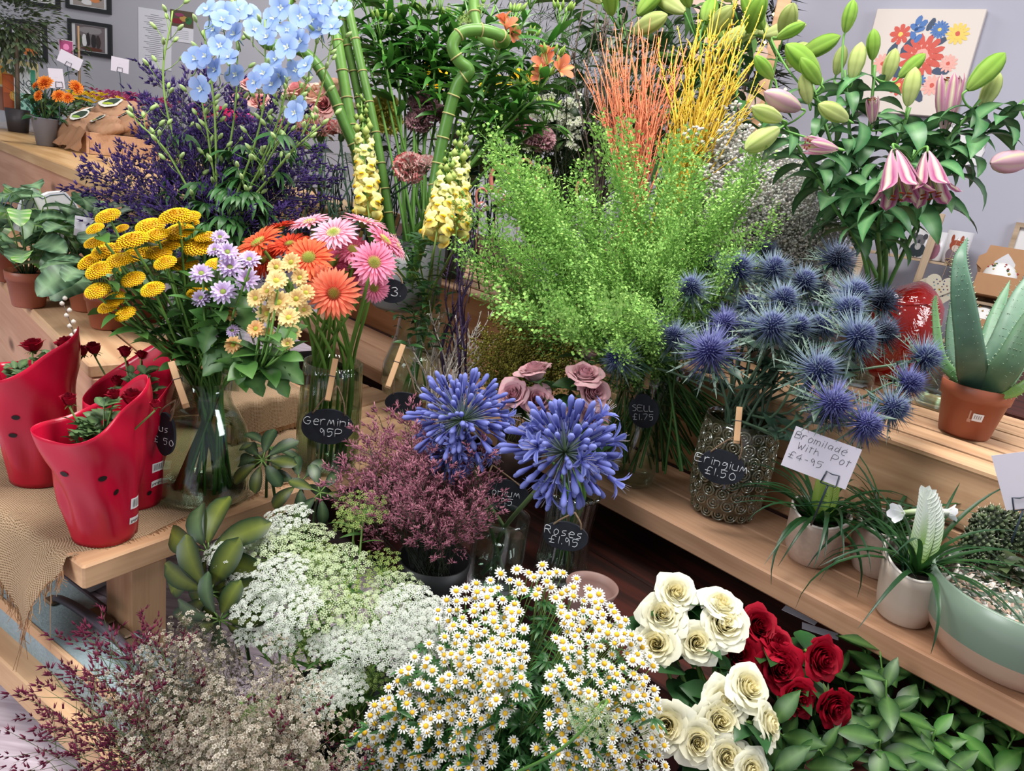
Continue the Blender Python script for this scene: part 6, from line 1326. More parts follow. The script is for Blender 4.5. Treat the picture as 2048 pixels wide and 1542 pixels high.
# dark narrow carnation stems filling between vases
lv = MB(); t = thing('carnation_greenery', 'blue green grassy carnation stems crossing behind the purple statice', 'flower stems', loc=CB)
for i in range(170):
    p = hd(R.uniform(560, 1010), R.uniform(270, 470), R.uniform(1.82, 1.95)) - CB; q = p + Vector((R.uniform(-.05, .05), R.uniform(-.04, .04), R.uniform(-.2, -.1))); tube(lv, [q, q.lerp(p, .5) + Vector((R.uniform(-.01, .01), 0, 0)), p], .0024, .0016, hexc('#1c2f26'), hexc('#4a6a58'), k=4)
    if i % 2: q = hd(R.uniform(560, 1000), R.uniform(270, 430), 2.05) - CB; wleaf(lv, q, Vector((R.uniform(-1, 1), R.uniform(-1, 1), .8)), .09, .035, 60, hexc('#14241a'), hexc('#24402a'), n=4); wleaf(lv, p, Vector((R.uniform(-1, 1), R.uniform(-1, 1), .8)), .07, .004, 60, hexc('#33503e'), hexc('#6a8a72'), ks=GK, n=4)
part('stems', lv, t, None, STEM)
BR = bank('br', 3, lambda s: bl_rose(hexc('#dba98c'), hexc('#efd6bf'), s, .8, 22), [PETAL, LEAF], ['bloom', 'calyx']); BP = bank('bp', 2, lambda s: bl_rose(hexc('#e08f96'), hexc('#f0bcb4'), s, .8, 22), [PETAL, LEAF], ['bloom', 'calyx'])
for x, y, r, bk, n, lb in ((595, 182, 34, BP, (-.2, .8, .6), 'pink cream rose, leftmost of the back roses'), (625, 190, 30, BR, (.1, .5, .8), 'beige rose behind the blue flowers'), (668, 178, 40, BR, (.1, 1, .2), 'beige rose standing highest beside the bamboo'), (645, 208, 32, BP, (.1, -.1, 1), 'pink rose low beside the leaning bamboo'), (500, 170, 26, BP, (.2, .6, .7), 'pink rose hidden behind the blue flowers'), (520, 205, 26, BP, (0, .5, .8), 'pale pink rose low behind the blue flowers'), (480, 198, 22, BP, (0, .5, .8), 'pink rose behind the purple statice top')):
    h = hd(x, y, 2.0); cutflower('back_rose', lb, 'flower', h, hd(640, 330, 2.05), Vector((hd(640, 360, 2.05).x, hd(640, 360, 2.05).y, .5412)), bk[R.randrange(len(bk))], r / FPX * 2.0, nv(*n), None, .003, .0026, nleaf=5, leaf=(.05, .03), lt=(.6, .95))
YD = bank('yd', 2, lambda s: bl_daisy(hexc('#e0b010'), hexc('#f0cc20'), hexc('#d09a10'), s, 12, 2, .74, .34), [PETAL, SOLID], ['bloom', 'flower_centre'])
yb = Vector((hd(920, 330, 2.2).x, hd(920, 330, 2.2).y, .5412))
yy = [(848, 160), (868, 178), (880, 150), (860, 140), (975, 175), (990, 165), (1030, 165), (1050, 178), (1062, 165), (1040, 152), (835, 165)]
for (x, y), lb in zip(yy, ranks(yy, 2)): cutflower('yellow_back_flower', 'bright yellow flower behind the alstroemeria stems, ' + lb, 'flower', hd(x, y, 2.2), yb + Vector((0, 0, .15)), yb, YD[x % 2], 22 / FPX * 2.2, nv(R.uniform(-.4, .4), .4, .9), 'yellow flowers behind the stems', .0025, .002)
# white small flowers and greenery filling behind on the right of the stems
lv = MB(); st = MB(); o = Vector((hd(1080, 330, 2.0).x, hd(1080, 330, 2.0).y, .5412)); t = thing('mixed_foliage_bunch', 'dark mixed greenery with small pale flowers behind the orange twigs', 'foliage plant', loc=o)
for i in range(520):
    x = R.uniform(960, 1500); y = R.uniform(-10, 330) if x > 1130 else R.uniform(190, 330); p = hd(x, y, R.uniform(1.95, 2.2)) - o; a = R.uniform(0, 6.28); c = R.choice((hexc('#16301c'), hexc('#274a26'), hexc('#48703a'), hexc('#1c3a20')))
    wleaf(lv, p, Vector((math.cos(a), math.sin(a), R.uniform(-.2, 1))), R.uniform(.07, .15), R.uniform(.018, .042), R.uniform(20, 90), c, jit(mix(c, hexc('#7aa050'), .3), .2), n=5)
    if i % 3 == 0: tube(st, cat([Vector((0, 0, 0)), Vector((0, 0, .15)), p], 5), .0022, .0014, hexc('#2a3c20'), hexc('#3c5a2c'), k=4)
part('leaves', lv, t, None, LEAF); part('stem', st, t, None, STEM)
WS = MB()
for i in range(150): x = R.uniform(1000, 1160); y = R.uniform(190, 300); star(WS, hd(x, y, R.uniform(1.85, 1.95)) - o, nv(R.uniform(-.5, .5), .4, .8), R.uniform(.008, .014), (.72, .72, .64), (.5, .6, .3))
part('small_pale_flowers', WS, t, None, PETAL)
# tall dead branches by the orange twigs and hanging dark fern
BRK = [[('branch_stem', twig(i + 200, hexc('#3a302c'), hexc('#6a5a50'), 12, .006, .2, .35, .02).mesh('branch_stem', PAINT))] for i in range(3)]
sprays('bare_brown_branch', 'bare brown branch rising behind the orange twigs', 'branch', 'bare brown branches', [(1150, 0), (1240, -60), (1300, -40), (1290, 60), (1180, 60)], 10, lambda x, y: 1.85, hd(1185, 420, 1.85), .14, BRK, .02)
FE = variants(3, lambda i: spray(i + 220, 26, 9, lambda fl, st, b, o, d, r: fl.add([b, b + o * .02 + Vector((.002, 0, 0)), b + o * .045, b + o * .02 - Vector((.002, 0, 0))], [(0, 1, 2, 3)], jit(hexc('#20301f'), .3, r)), .15, .14, .6, (hexc('#2a3020'), hexc('#38442a')), .003, .001, wig=.04), ['stem', 'fronds'], [STEM, FLUFF])
sprays('asparagus_fern', 'dark feathery fern frond left of the orange twigs', 'foliage plant', 'dark fern fronds', [(1050, 0), (1120, -40), (1180, 20), (1190, 160), (1130, 200), (1070, 120)], 12, lambda x, y: 1.95, hd(1130, 420, 1.9), .12, FE, .02)

# ================================================================ statice and delphinium in the square vase
DVB = Vector((hd(400, 640, 1.55).x, hd(400, 640, 1.55).y, .2812)); q = hd(425, 660, 1.55)
DV = Vector((q.x, q.y, .2805))
BASEZ = .2812
dm = MB(); t = thing('square_glass_vase', 'tall square clear glass vase behind the yellow chrysanthemums', 'vase', loc=Vector((q.x, q.y, .2835))); s0, s1, hh = .056, .075, .34
vs = []
for (s, z) in ((s0, 0), (s1, hh), (s1 - .004, hh), (s0 - .004, .012)): vs += [(-s, -s, z), (s, -s, z), (s, s, z), (-s, s, z)]
fs = [(3, 2, 1, 0)] + [(r * 4 + j, r * 4 + (j + 1) % 4, r * 4 + 4 + (j + 1) % 4, r * 4 + 4 + j) for r in range(3) for j in range(4)] + [(12, 13, 14, 15)]
dm.add(vs, fs, (1, 1, 1)); t.rotation_euler.z = .3; part('vessel_body', dm, t, None, GLASS, flat=True)
wm = MB(); s = .0508; s2 = s + .0065; vs = [(-s, -s, .0125), (s, -s, .0125), (s, s, .0125), (-s, s, .0125), (-s2, -s2, .15), (s2, -s2, .15), (s2, s2, .15), (-s2, s2, .15)]
wm.add(vs, [(3, 2, 1, 0), (4, 5, 6, 7)] + [(j, (j + 1) % 4, 4 + (j + 1) % 4, 4 + j) for j in range(4)], (1, 1, 1)); part('water', wm, t, None, WATER, flat=True)
ND = Vector((q.x, q.y, .2835 + hh - .03)); DF = Vector((q.x, q.y, .297))
SP = variants(6, lambda i: spray(i + 240, 15, 15, f_limo(hexc('#33225c'), hexc('#6c5698'), .9, .026, 3), .48, .19, 1.0, (hexc('#2c3424'), hexc('#4a4a44')), .0038, .0015, wig=.03, fstart=.45), ['stem', 'blossom'], [STEM, FLUFF])
sprays('purple_statice', 'stiff spray of tiny deep purple florets behind the yellow chrysanthemums', 'flower', 'purple statice stems', [(320, 400), (300, 330), (300, 270), (305, 220), (330, 180), (370, 170), (430, 190), (520, 220), (590, 270), (630, 330), (640, 400), (580, 430), (480, 420), (340, 420)], 52, lambda x, y: 1.62 - (y - 200) * .0005, ND, .16, SP, 0)
sprays('purple_statice', 'outlying spray of deep purple florets reaching left over the counter', 'flower', 'outlying purple statice sprays', [(200, 410), (190, 340), (230, 320), (260, 400)], 6, lambda x, y: 1.6, ND, .16, SP, 0)
DL = bank('dl', 4, lambda s: bl_delph(s), [PETAL], ['floret'])
dst = [((345, 22), (330, 200), 'arching left with green buds only'), ((408, 60), (430, 240), 'with the blue flowers furthest left'), ((470, -30), (470, 220), 'tall, blue flowers at the top'), ((530, 40), (520, 250), 'in the middle with many blue flowers'), ((580, -20), (560, 230), 'with blue flowers behind the bamboo loop'), ((650, -20), (600, 200), 'leaning right with blue flowers at the top'), ((680, 10), (610, 260), 'furthest right, blue flowers at the top'), ((655, 240), (560, 330), 'low on the right with green buds'), ((272, 240), (350, 330), 'low on the left with green buds'), ((590, 180), (540, 300), 'short, blue flowers beside the beige roses'), ((400, 180), (420, 300), 'short with one open blue flower')]
dts = []
for (tp_, mp_, lb) in dst:
    d = 1.42 + R.uniform(-.03, .04); h = hd(*tp_, d); o = DF + Vector((R.uniform(-.03, .03), R.uniform(-.03, .03), 0)); t = thing('delphinium', 'sky blue delphinium stem ' + lb, 'flower', loc=o, group=None); st = MB(); bd = MB(); lv = MB()
    pts = cat([Vector((0, 0, 0)), ND - o + Vector((R.uniform(-.025, .025), R.uniform(-.025, .025), 0)), hd(*mp_, d + .03) - o, h - o], 8); tube(st, pts, .0032, .0016, hexc('#4c7030'), hexc('#8aa852'), k=6)
    for k in range(17):
        f = .52 + .48 * k / 16; p = pts[min(len(pts) - 1, int(f * (len(pts) - 1)))]; a = k * 2.4; dd = Vector((math.cos(a), math.sin(a), .9)).normalized(); e = p + dd * R.uniform(.02, .045)
        tube(st, [p, p.lerp(e, .5) + Vector((0, 0, -.003)), e], .0009, .0008, hexc('#7c9c4a'), k=3); tube(bd, [e + dd * .017 * s_ for s_ in (0, .3, .7, 1)], 0, 0, hexc('#8eae58'), hexc('#b2c88a'), k=6, rf=lambda u: .0042 * math.sin(PI * min(.97, u * .8 + .15)))
    for k in range(11):
        f = .32 + .30 * k / 11; p = pts[int(f * (len(pts) - 1))]; a = R.uniform(0, 6.28); dd = Vector((math.cos(a), math.sin(a), .3)); e = p + dd * .04; tube(st, [p, e], .0012, .001, hexc('#5c8a3a'), k=3)
        for m in range(7): wleaf(lv, e, Vector((math.cos(a + (m - 3) * .42), math.sin(a + (m - 3) * .42), .2)), R.uniform(.035, .06), .011, R.uniform(60, 120), jit(hexc('#28522a'), .2), jit(hexc('#4c7c40'), .2), n=5)
    part('stem', st, t, None, STEM); part('buds', bd, t, None, STEM); part('leaves', lv, t, None, LEAF); dts.append((t, tp_[0], tp_[1] + 50, d))
fl_ = [(415, 20), (452, 28), (480, 22), (500, 28), (428, 60), (445, 42), (440, 92), (412, 112), (458, 116), (403, 178), (392, 118), (472, 150), (510, 165), (553, 120), (528, 148), (560, 152), (592, 142), (614, 132), (575, 62), (600, 34), (622, 40), (652, 28), (684, 18), (640, 62), (666, 56), (575, 96), (602, 84), (590, 226), (548, 36), (562, 16), (508, 60), (535, 75), (620, 12), (640, 5), (545, 170), (600, 215), (470, 70), (432, 140)]
for i, (x, y) in enumerate(fl_):
    t, _, _, d = min(dts, key=lambda q_: (q_[1] - x) ** 2 + .35 * (q_[2] - y) ** 2); dd = 1.36 + R.uniform(-.03, .05); h = hd(x, y, dd); n = nv(R.uniform(-.7, .7), R.uniform(-.3, .5), 1); s = 25 / FPX * dd * R.uniform(.85, 1.12)
    n = nv(-.3, -.3, 1) if (x, y) == (403, 178) else n
    f_ = put_bloom(DL[i % 4], t, align(h - t.location, n, R.random() * 6, s)); mb = MB(); b = hd(x + R.uniform(-12, 12), y + 34, d) - t.location; tube(mb, cat([b, (b + h - t.location) / 2 + Vector((0, 0, -.006)) - n * .008, h - t.location - n * .004], 3), .001, .001, hexc('#7c9c4a'), k=3); part('flower_stalk', mb, t, None, STEM)
tt = thing('clothes_peg', 'wooden clothes peg on the square vase behind the yellow chrysanthemums', 'clothes peg', loc=hd(335, 455, 1.42)); clothes_peg(tt, hd(340, 455, 1.42), hd(318, 375, 1.44))

# ================================================================ lilies
LVB = Vector((hd(1735, 640, 1.62).x, hd(1735, 640, 1.62).y, .5412))
vessel('flared_lily_vase', 'clear flared glass vase of water behind the thistles holding the lilies', 'vase', LVB, [(.045, 0), (.05, .004), (.046, .03), (.05, .10), (.062, .19), (.068, .215)], .003, water=.11, mat=GLASS)
NLY = LVB + Vector((0, 0, .20))
BG = (hexc('#9cb85c'), hexc('#7faa3c'), hexc('#4f7a28')); BP2 = (hexc('#b58aa0'), hexc('#cfa8b4'), hexc('#c8cfa0')); BC2 = (hexc('#c2c88c'), hexc('#b0bf70'), hexc('#7f9048'))
LB_ = {'g': [[('bud', bl_bud(*BG).mesh('bud', PETAL))]], 'p': [[('bud', bl_bud(*BP2).mesh('bud', PETAL))]], 'c': [[('bud', bl_bud(*BC2).mesh('bud', PETAL))]], 'o': [[('bloom', bl_bud(hexc('#c490a6'), hexc('#9c3a74'), hexc('#e2dcc0'), .6, 3).mesh('bloom', PETAL))]], 'h': [[('bloom', bl_bud(hexc('#c89aac'), hexc('#b86a94'), hexc('#dcd8b8'), .15, 4).mesh('bloom', PETAL))]]}
lst = [((1690, 140), (1708, 360), 'with the tallest bud of all', 1.50), ((1625, 170), (1690, 380), 'leaning left with large green buds', 1.46), ((1560, 235), (1660, 400), 'reaching furthest left over the twigs', 1.44), ((1750, 130), (1735, 360), 'standing in the middle of the bunch', 1.50), ((1820, 215), (1770, 380), 'right of the middle with a fat cream bud', 1.46), ((1900, 250), (1800, 400), 'with the upright open pink flower', 1.50), ((1960, 200), (1840, 360), 'with the big green bud at the right', 1.44), ((2050, 200), (1900, 330), 'reaching off to the far right', 1.42), ((1830, 300), (1760, 430), 'with two drooping open pink flowers', 1.36)]
lts = []
for (tp_, mp_, lb, d) in lst:
    h = hd(*tp_, d); a = R.uniform(0, 6.28); o = LVB + Vector((math.cos(a) * .025, math.sin(a) * .025, .012)); t = thing('lily', 'pink lily stem ' + lb, 'flower', loc=o); st = MB(); lv = MB()
    pts = cat([Vector((0, 0, 0)), NLY - o - Vector((math.cos(a) * .02, math.sin(a) * .02, 0)), hd(*mp_, d + .05) - o, h - o], 9); tube(st, pts, .0052, .003, hexc('#35582a'), hexc('#5c8a44'), k=7)
    for k in range(26):
        f = .56 + .42 * k / 25; p = pts[min(len(pts) - 1, int(f * (len(pts) - 1)))]; q_ = k * 2.4 + R.uniform(-.4, .4); L = R.uniform(.09, .15) * (1.05 - .3 * f)
        c0, c1 = jit(hexc('#1b4024'), .2), jit(hexc('#3a7040'), .2); wleaf(lv, p, Vector((math.cos(q_), math.sin(q_), R.uniform(.1, .9))), L, L * R.uniform(.32, .42), R.uniform(50, 130), c0, c1, n=8, cup=.25, rib=mix(c1, (.4, .6, .3), .25))
    part('stem', st, t, None, STEM); part('leaves', lv, t, None, GLOSSLEAF); lts.append((t, tp_[0], tp_[1], d))
bl = [((1690, 65), (1706, 2), 'g', 0), ((1745, 120), (1747, 62), 'g', 0), ((1704, 160), (1722, 88), 'c', 0), ((1637, 152), (1575, 92), 'g', .03), ((1640, 168), (1603, 118), 'g', -.02), ((1545, 157), (1512, 114), 'g', 0), ((1618, 208), (1606, 150), 'c', 0), ((1600, 218), (1532, 186), 'p', 0), ((1563, 240), (1507, 216), 'c', -.02), ((1695, 240), (1640, 210), 'c', -.05), ((1557, 258), (1494, 297), 'c', -.02), ((1815, 212), (1830, 138), 'c', -.03), ((1798, 155), (1848, 110), 'g', 0), ((1672, 150), (1684, 105), 'c', .06), ((1770, 165), (1790, 100), 'c', .06), ((1935, 180), (2006, 110), 'g', -.02), ((1962, 218), (1997, 148), 'c', .02), ((1555, 75), (1588, 58), 'g', .1),
      ((1888, 265), (1902, 152), 'h', 0), ((1675, 298), (1612, 288), 'h', -.06), ((1788, 300), (1802, 398), 'o', -.03), ((1855, 305), (1862, 396), 'o', -.03), ((2062, 318), (1986, 326), 'p', 0), ((1745, 250), (1745, 215), 'h', .05)]
for b0, b1, k, off in bl:
    x, y = b0; t, _, _, d = min(lts, key=lambda q_: (q_[1] - x) ** 2 + (q_[2] - y) ** 2); d += off; A = hd(*b0, d); B = hd(*b1, d - .02); v = B - A; L = max(v.length, .055) ; w_ = L * (1.25 if k in 'oh' else 1.12)
    M = align(A - t.location, v, R.random(), (w_ * (1.35 if k == 'o' else 1), w_ * (1.35 if k == 'o' else 1), L * 1.06)); part(LB_[k][0][0][0], LB_[k][0][0][1], t, M)
    tip = [q_ for q_ in lst if q_[0] == (_ if False else [z for z in lts if z[0] is t][0][1:3])]; ttip = hd(*[z for z in lts if z[0] is t][0][1:3], [z for z in lts if z[0] is t][0][3]); mb = MB(); e = A - t.location; s_ = ttip - t.location; s_.z -= .02
    tube(mb, cat([s_, (s_ + e) / 2 - v.normalized() * .012, e - v.normalized() * .012, e], 4), .002, .0022, hexc('#4c7c38'), hexc('#6fa04c'), k=6); part('flower_stalk', mb, t, None, STEM)
# lilies further back, left of them
o = Vector((hd(1480, 420, 1.85).x, hd(1480, 420, 1.85).y, .5412)); 
for j, (tp_, lb) in enumerate((((1400, 60), 'behind the yellow twigs, furthest left'), ((1490, 40), 'behind the yellow twigs, in the middle'), ((1560, 90), 'behind the yellow twigs, nearest the corner'), ((1240, 30), 'behind the orange twigs'))):
    t = thing('lily', 'green budded lily stem ' + lb, 'flower', loc=o); st = MB(); lv = MB(); h = hd(*tp_, 1.82) - o; pts = cat([Vector((0, 0, 0)), Vector((0, 0, .2)), h * .6, h], 8); tube(st, pts, .005, .003, hexc('#35582a'), hexc('#5c8a44'), k=6)
    for k in range(20):
        p = pts[int((.45 + .5 * k / 20) * (len(pts) - 1))]; q_ = k * 2.4; wleaf(lv, p, Vector((math.cos(q_), math.sin(q_), R.uniform(.3, 1))), R.uniform(.10, .17), R.uniform(.025, .036), R.uniform(50, 110), jit(hexc('#244a28'), .2), jit(hexc('#447a3c'), .2), n=6)
    part('stem', st, t, None, STEM); part('leaves', lv, t, None, GLOSSLEAF)
    for k in range(5):
        q_ = k * 1.257 + j; A = h + Vector((math.cos(q_) * .05, math.sin(q_) * .05, R.uniform(-.04, .05))); v = Vector((math.cos(q_) * .7, math.sin(q_) * .7, R.uniform(.2, 1))); part('bud', LB_['g' if k % 2 else 'c'][0][0][1], t, align(A, v, 0, .10)); mb = MB(); tube(mb, [h + Vector((0, 0, -.03)), A], .002, .002, hexc('#4c7c38')); part('flower_stalk', mb, t, None, STEM)
vessel('tall_grey_vase', 'tall vase hidden behind the cress holding the budded lilies', 'vase', o, [(.05, 0), (.06, .01), (.06, .16)], .004, mat=bpy.data.materials['grey_ceramic_dark'])
# ================================================================ pale pots with grassy bromeliads on the pine shelf
CREAM = plain('speckled_cream_glaze', hexc('#b09a8c'), .45, nscale=130, namt=.07)
CREAM2 = plain('cream_glaze', hexc('#b8a99a'), .45, nscale=6, namt=.03)
GREENR = plain('white_rim', hexc('#d8cfc6'), .4)
def brom(pt, r, h, mat, lbp, lbq, spike_, dip, tilt=0., nl=46, shape=0, Lr=(.13, .22)):
    b = Vector((pt.x, pt.y, .3212)); t = thing('cream_plant_pot', lbp, 'plant pot', loc=b); k = 48
    ca = math.atan2(-b.y, -b.x)
    pr = [(.0005, 0), (r * .55, 0), (r * .72, h * .05), (r * .9, h * .25), (r, h * .55), (r * 1.02, h * .8), (r * 1.04, h)] if not shape else [(.0005, 0), (r * .62, 0), (r * .72, h * .04), (r * .84, h * .3), (r * .96, h * .7), (r * 1.04, h)]
    inn = [(rr * .93, z) for rr, z in pr[1:]][::-1]; mb = MB(); vs = []; fs = []; allp = pr + inn + [(.0005, h * .05)]
    for (rr, z) in allp:
        for j in range(k): a = 2 * PI * j / k; zz = z * (1 - dip * max(0, math.cos(a - ca)) ** 2 * (z / h) ** 3); vs.append((rr * math.cos(a), rr * math.sin(a), zz))
    for i in range(len(allp) - 1):
        for j in range(k): q = i * k + j; e = i * k + (j + 1) % k; fs.append((q, e, e + k, q + k))
    mb.add(vs, fs, (1, 1, 1)); part('pot_body', mb, t, None, mat)
    mb = MB(); rp = [Vector((r * 1.005 * math.cos(2 * PI * j / 48), r * 1.005 * math.sin(2 * PI * j / 48), h * (1 - dip * max(0, math.cos(2 * PI * j / 48 - ca)) ** 2) + .0003)) for j in range(49)]; tube(mb, rp, r * .045, r * .045, (1, 1, 1), k=6, cap=False); part('rim', mb, t, None, GREENR)
    o = b + Vector((0, 0, h * .62)); p = thing('grassy_bromeliad', lbq, 'plant', loc=o); mb = MB(); lathe(mb, [(.0005, .0), (r * .80, .0), (r * .86, .012), (.0005, .014)], 24); part('soil', mb, p, None, SOIL); lv = MB()
    for i in range(nl):
        f = i / nl; a = i * 2.4 + R.uniform(-.2, .2); L = R.uniform(*Lr); e0 = lerp(82, 40, f) + R.uniform(-8, 8); e1 = e0 - R.uniform(60, 130); M = Matrix.Translation((.008 * math.cos(a), .008 * math.sin(a), .01)) @ Matrix.Rotation(a, 4, 'Z')
        blade(lv, M, L, R.uniform(.008, .012), [(0, 1.3), (.15, .9), (.6, .6), (1, .05)], e0, e1, jit(hexc('#2e5a24'), .2), jit(hexc('#1d3c2a'), .2), 9, .35, side=R.uniform(-.2, .2))
    part('grassy_leaves', lv, p, None, LEAF)
    if spike_:
        col0, col1, L, bend = spike_; mb = MB(); m = 17; rt = Vector((-math.sin(ca), math.cos(ca), 0)); cd_ = Vector((math.cos(ca), math.sin(ca), .3))
        for i in range(m):
            f = i / m; z = .03 + L * f; x0 = rt * (bend * f * f); s_ = math.sin(PI * min(.98, f * .62 + .36))
            for sg in (-1, 1, 0):
                dv = (rt * sg * .62 + Vector((0, 0, 1))).normalized(); c = mix(col0, col1, min(1, f * 1.8)); blade(mb, frame(x0 + Vector((0, 0, z)) + cd_ * (.004 if sg == 0 else 0) * (1 - f), dv, cd_), .036 * (.45 + .55 * s_), .022 * (.5 + .5 * s_), [(0, .6), (.4, 1), (.75, .7), (1, .05)], 4, 22, mix(c, (.25, .4, .1), .2), c, 4, .4)
        part('flower_spike', mb, p, None, PETAL)
    return t, p
brom(PZ(1614, 1122, .32), .047, .098, CREAM, 'cream speckled pot, left one, under the price card', 'grassy bromeliad with a green spike in the speckled pot', (hexc('#7da03a'), hexc('#b8cc6a'), .07, -.01), .16, shape=0)
bp = PZ(1735, 1085, .32); bp = fab(.345, 1.282, .32); brom(bp, .048, .098, CREAM, 'cream speckled pot standing furthest back of the three', 'grassy bromeliad in the back pot beneath the lowest thistle', None, .1, nl=40)
brom(PZ(1800, 1235, .32), .050, .108, CREAM2, 'plain cream pot at the front edge of the shelf beside the green bowl', 'grassy bromeliad with a white feathered spike', (hexc('#a8cc70'), hexc('#f0f4ee'), .105, -.02), .2, shape=1)
# tubular white petals lying across
mb = MB(); o = hd(1850, 1022, 1.12); t = thing('fallen_white_lily_bud', 'long white bloom lying flat across the grassy leaves behind the white spike', 'flower', loc=o)
tube(mb, cat([hd(1800, 1026, 1.13) - o, hd(1850, 1022, 1.12) - o, hd(1905, 1026, 1.12) - o], 5), .004, .006, hexc('#8fa86a'), hexc('#e0e0d8'), k=7); part('stem', mb, t, None, STEM)
mb = MB(); M = align(hd(1900, 1026, 1.12) - o, nv(1, -.05, .3), 0, .016)
for j in range(5): petal(mb, j * 1.257, .1, -.6, 1.3, .9, 60, 50, hexc('#dfe2dc'), hexc('#e8e8f0'), 4, RK, .3)
m2 = MB(); m2.merge(mb, M); m2.merge(mb, align(hd(1798, 1026, 1.12) - o, nv(-1, .1, .4), 0, .018)); part('petals', m2, t, None, PETAL)
price_card('pink white handwritten card reading Bromilade With Pot £4-95', 1641, 915, 1.13, .098, .066, [('Bromilade', -.006, .020), ('With  Pot', .004, .005), ('£4-95', -.018, -.012)], .0105, roll=-.10, clip=(.024, -.026), stick=(1622, 1050, 1.19), tilt=-.1)
price_card('blank looking white price card in a clip at the right edge above the cactus bowl', 2052, 960, 1.10, .07, .085, [], .01, roll=.5, clip=(-.014, -.034), stick=(2010, 1120, 1.15))
wc = thing('leaning_board', 'weathered grey board edge at the far right behind the price card', 'board', M=FM @ Matrix.Translation((.06, -1.334, .3215))); mb = MB(); box(mb, -.14, .0, -.006, .006, 0, .26, bev=.002); part('board', mb, wc, Matrix.Translation((-.02, .006, 0)), wood('weathered_grey_wood', hexc('#8f8272'), hexc('#6a5c4e')), flat=True)
# sage bowl with cactus and shell chips
bb = fab(.125, 1.205, .32); r = .125
t = thing('cactus_bowl', 'wide sage green and pink bowl of shell chips and cactus at the right edge', 'plant pot', loc=Vector((bb.x, bb.y, .3212))); mb = MB(); sg = hexc('#7c8f7e'); pkc = hexc('#bfa08c')
pr = [(.0005, 0), (r * .62, 0), (r * .74, .006), (r * .84, .024), (r * .90, .042), (r * .902, .0425), (r * .96, .075), (r * .98, .11), (r * .955, .112), (r * .93, .09), (.0005, .085)]; lathe(mb, pr, 64, cs=[pkc] * 5 + [sg] * 6)
part('bowl', mb, t, None, attr_mat('bowl_glaze', .3, 0, .5, 0)); mb = MB()
for i in range(900):
    a = R.uniform(0, 6.28); q = r * .92 * math.sqrt(R.random()); p = Vector((q * math.cos(a), q * math.sin(a), .092 + R.uniform(0, .008))); M = align(p, Vector((R.uniform(-1, 1), R.uniform(-1, 1), 1)), R.uniform(0, 6), R.uniform(.0025, .005)); c = R.choice((hexc('#cfc6bc'), hexc('#d8d0c8'), hexc('#c4a890'), hexc('#b89a8a'), hexc('#dcd6d0')))
    mb.add([M @ Vector(v_) for v_ in ((-1, -.6, 0), (1, -.5, .1), (.8, .7, 0), (-.9, .6, .15), (0, 0, .45))], [(0, 1, 4), (1, 2, 4), (2, 3, 4), (3, 0, 4)], c)
sh = part('shell_chips', mb, t, None, SOLID, flat=True); sh['kind'] = 'stuff'
def bumpy(o_, pts, parent, nm, c0, c1, seed):
    r_ = random.Random(seed); mb = MB()
    for (p, s) in pts:
        for d in fib(90, -.7, 1): rr = s * (1 + .12 * math.sin(8 * math.atan2(d.y, d.x)) + r_.uniform(-.06, .06)); octa(mb, Vector(p) + d * rr, s * .22, jit(mix(c0, c1, r_.random()), .2, r_)); spike(mb, Vector(p) + d * rr * 1.15, d, s * .18, .0006, hexc('#c9c8b4'), hexc('#d8d8c8'))
        lathe(mb, [(.0005, -s), (s * .9, -s * .4), (s, 0), (s * .9, s * .5), (.0005, s)], 12, mix(c0, (0, 0, 0), .3), ox=p[0], oy=p[1], z0=p[2])
    return part(nm, mb, parent, None, SOLID)
C = lambda x, y, d: hd(x, y, d)
mo = hd(1975, 1120, 1.16); ct = thing('monstrous_cactus', 'lumpy dark green cactus cluster growing in the sage bowl', 'plant', loc=mo)
bumpy(mo, [(hd(x, y, d) - mo, s) for x, y, d, s in ((1958, 1085, 1.14, .022), (1985, 1045, 1.15, .022), (2022, 1050, 1.16, .020), (1965, 1050, 1.15, .016), (1995, 1080, 1.15, .018), (2030, 1085, 1.15, .018), (2050, 1080, 1.14, .02), (1985, 1120, 1.14, .018), (1950, 1115, 1.13, .014))], ct, 'cactus_body', hexc('#26301f'), hexc('#5a6a48'), 3)
lv = MB()
for i in range(34): p = hd(R.uniform(1990, 2060), R.uniform(1110, 1185), 1.09) - mo; a = R.uniform(0, 6.28); wleaf(lv, p, Vector((math.cos(a), math.sin(a), .5)), R.uniform(.018, .034), R.uniform(.012, .02), 40, jit(hexc('#27301f'), .3), jit(hexc('#4a5a3a'), .3), n=4)
part('creeping_leaves', lv, ct, None, LEAF)

# ================================================================ aloe
ap = PZ(1925, 868, .54); ao = Vector((ap.x, ap.y, .5412)); t = thing('terracotta_pot', 'terracotta coloured plastic pot with a white price sticker holding the aloe', 'plant pot', loc=ao); mb = MB()
lathe(mb, [(.0005, 0), (.040, 0), (.0425, .004), (.054, .070), (.0575, .0705), (.0605, .096), (.0585, .097), (.055, .085), (.0005, .083)], 56); part('pot_body', mb, t, None, TERRA)
ca = math.atan2(-ao.y, -ao.x); mb = MB()
def potpatch(a0, a1, z0, z1, c, off):
    vs = [((.0425 + (z - .004) * .174 + off) * math.cos(ca + lerp(a0, a1, i / 4)), (.0425 + (z - .004) * .174 + off) * math.sin(ca + lerp(a0, a1, i / 4)), z) for z in (z0, z1) for i in range(5)]; mb.add(vs, [(i, i + 1, i + 6, i + 5) for i in range(4)], c)
potpatch(.12, .46, .038, .052, (.72, .72, .75), .0006)
for i in range(4): potpatch(.17 + i * .065, .20 + i * .065, .042, .049, (.25, .25, .28), .0009)
potpatch(-.02, .1, .034, .040, hexc('#b88a78'), .0006); potpatch(0, .05, .040, .056, hexc('#b88a78'), .0006)
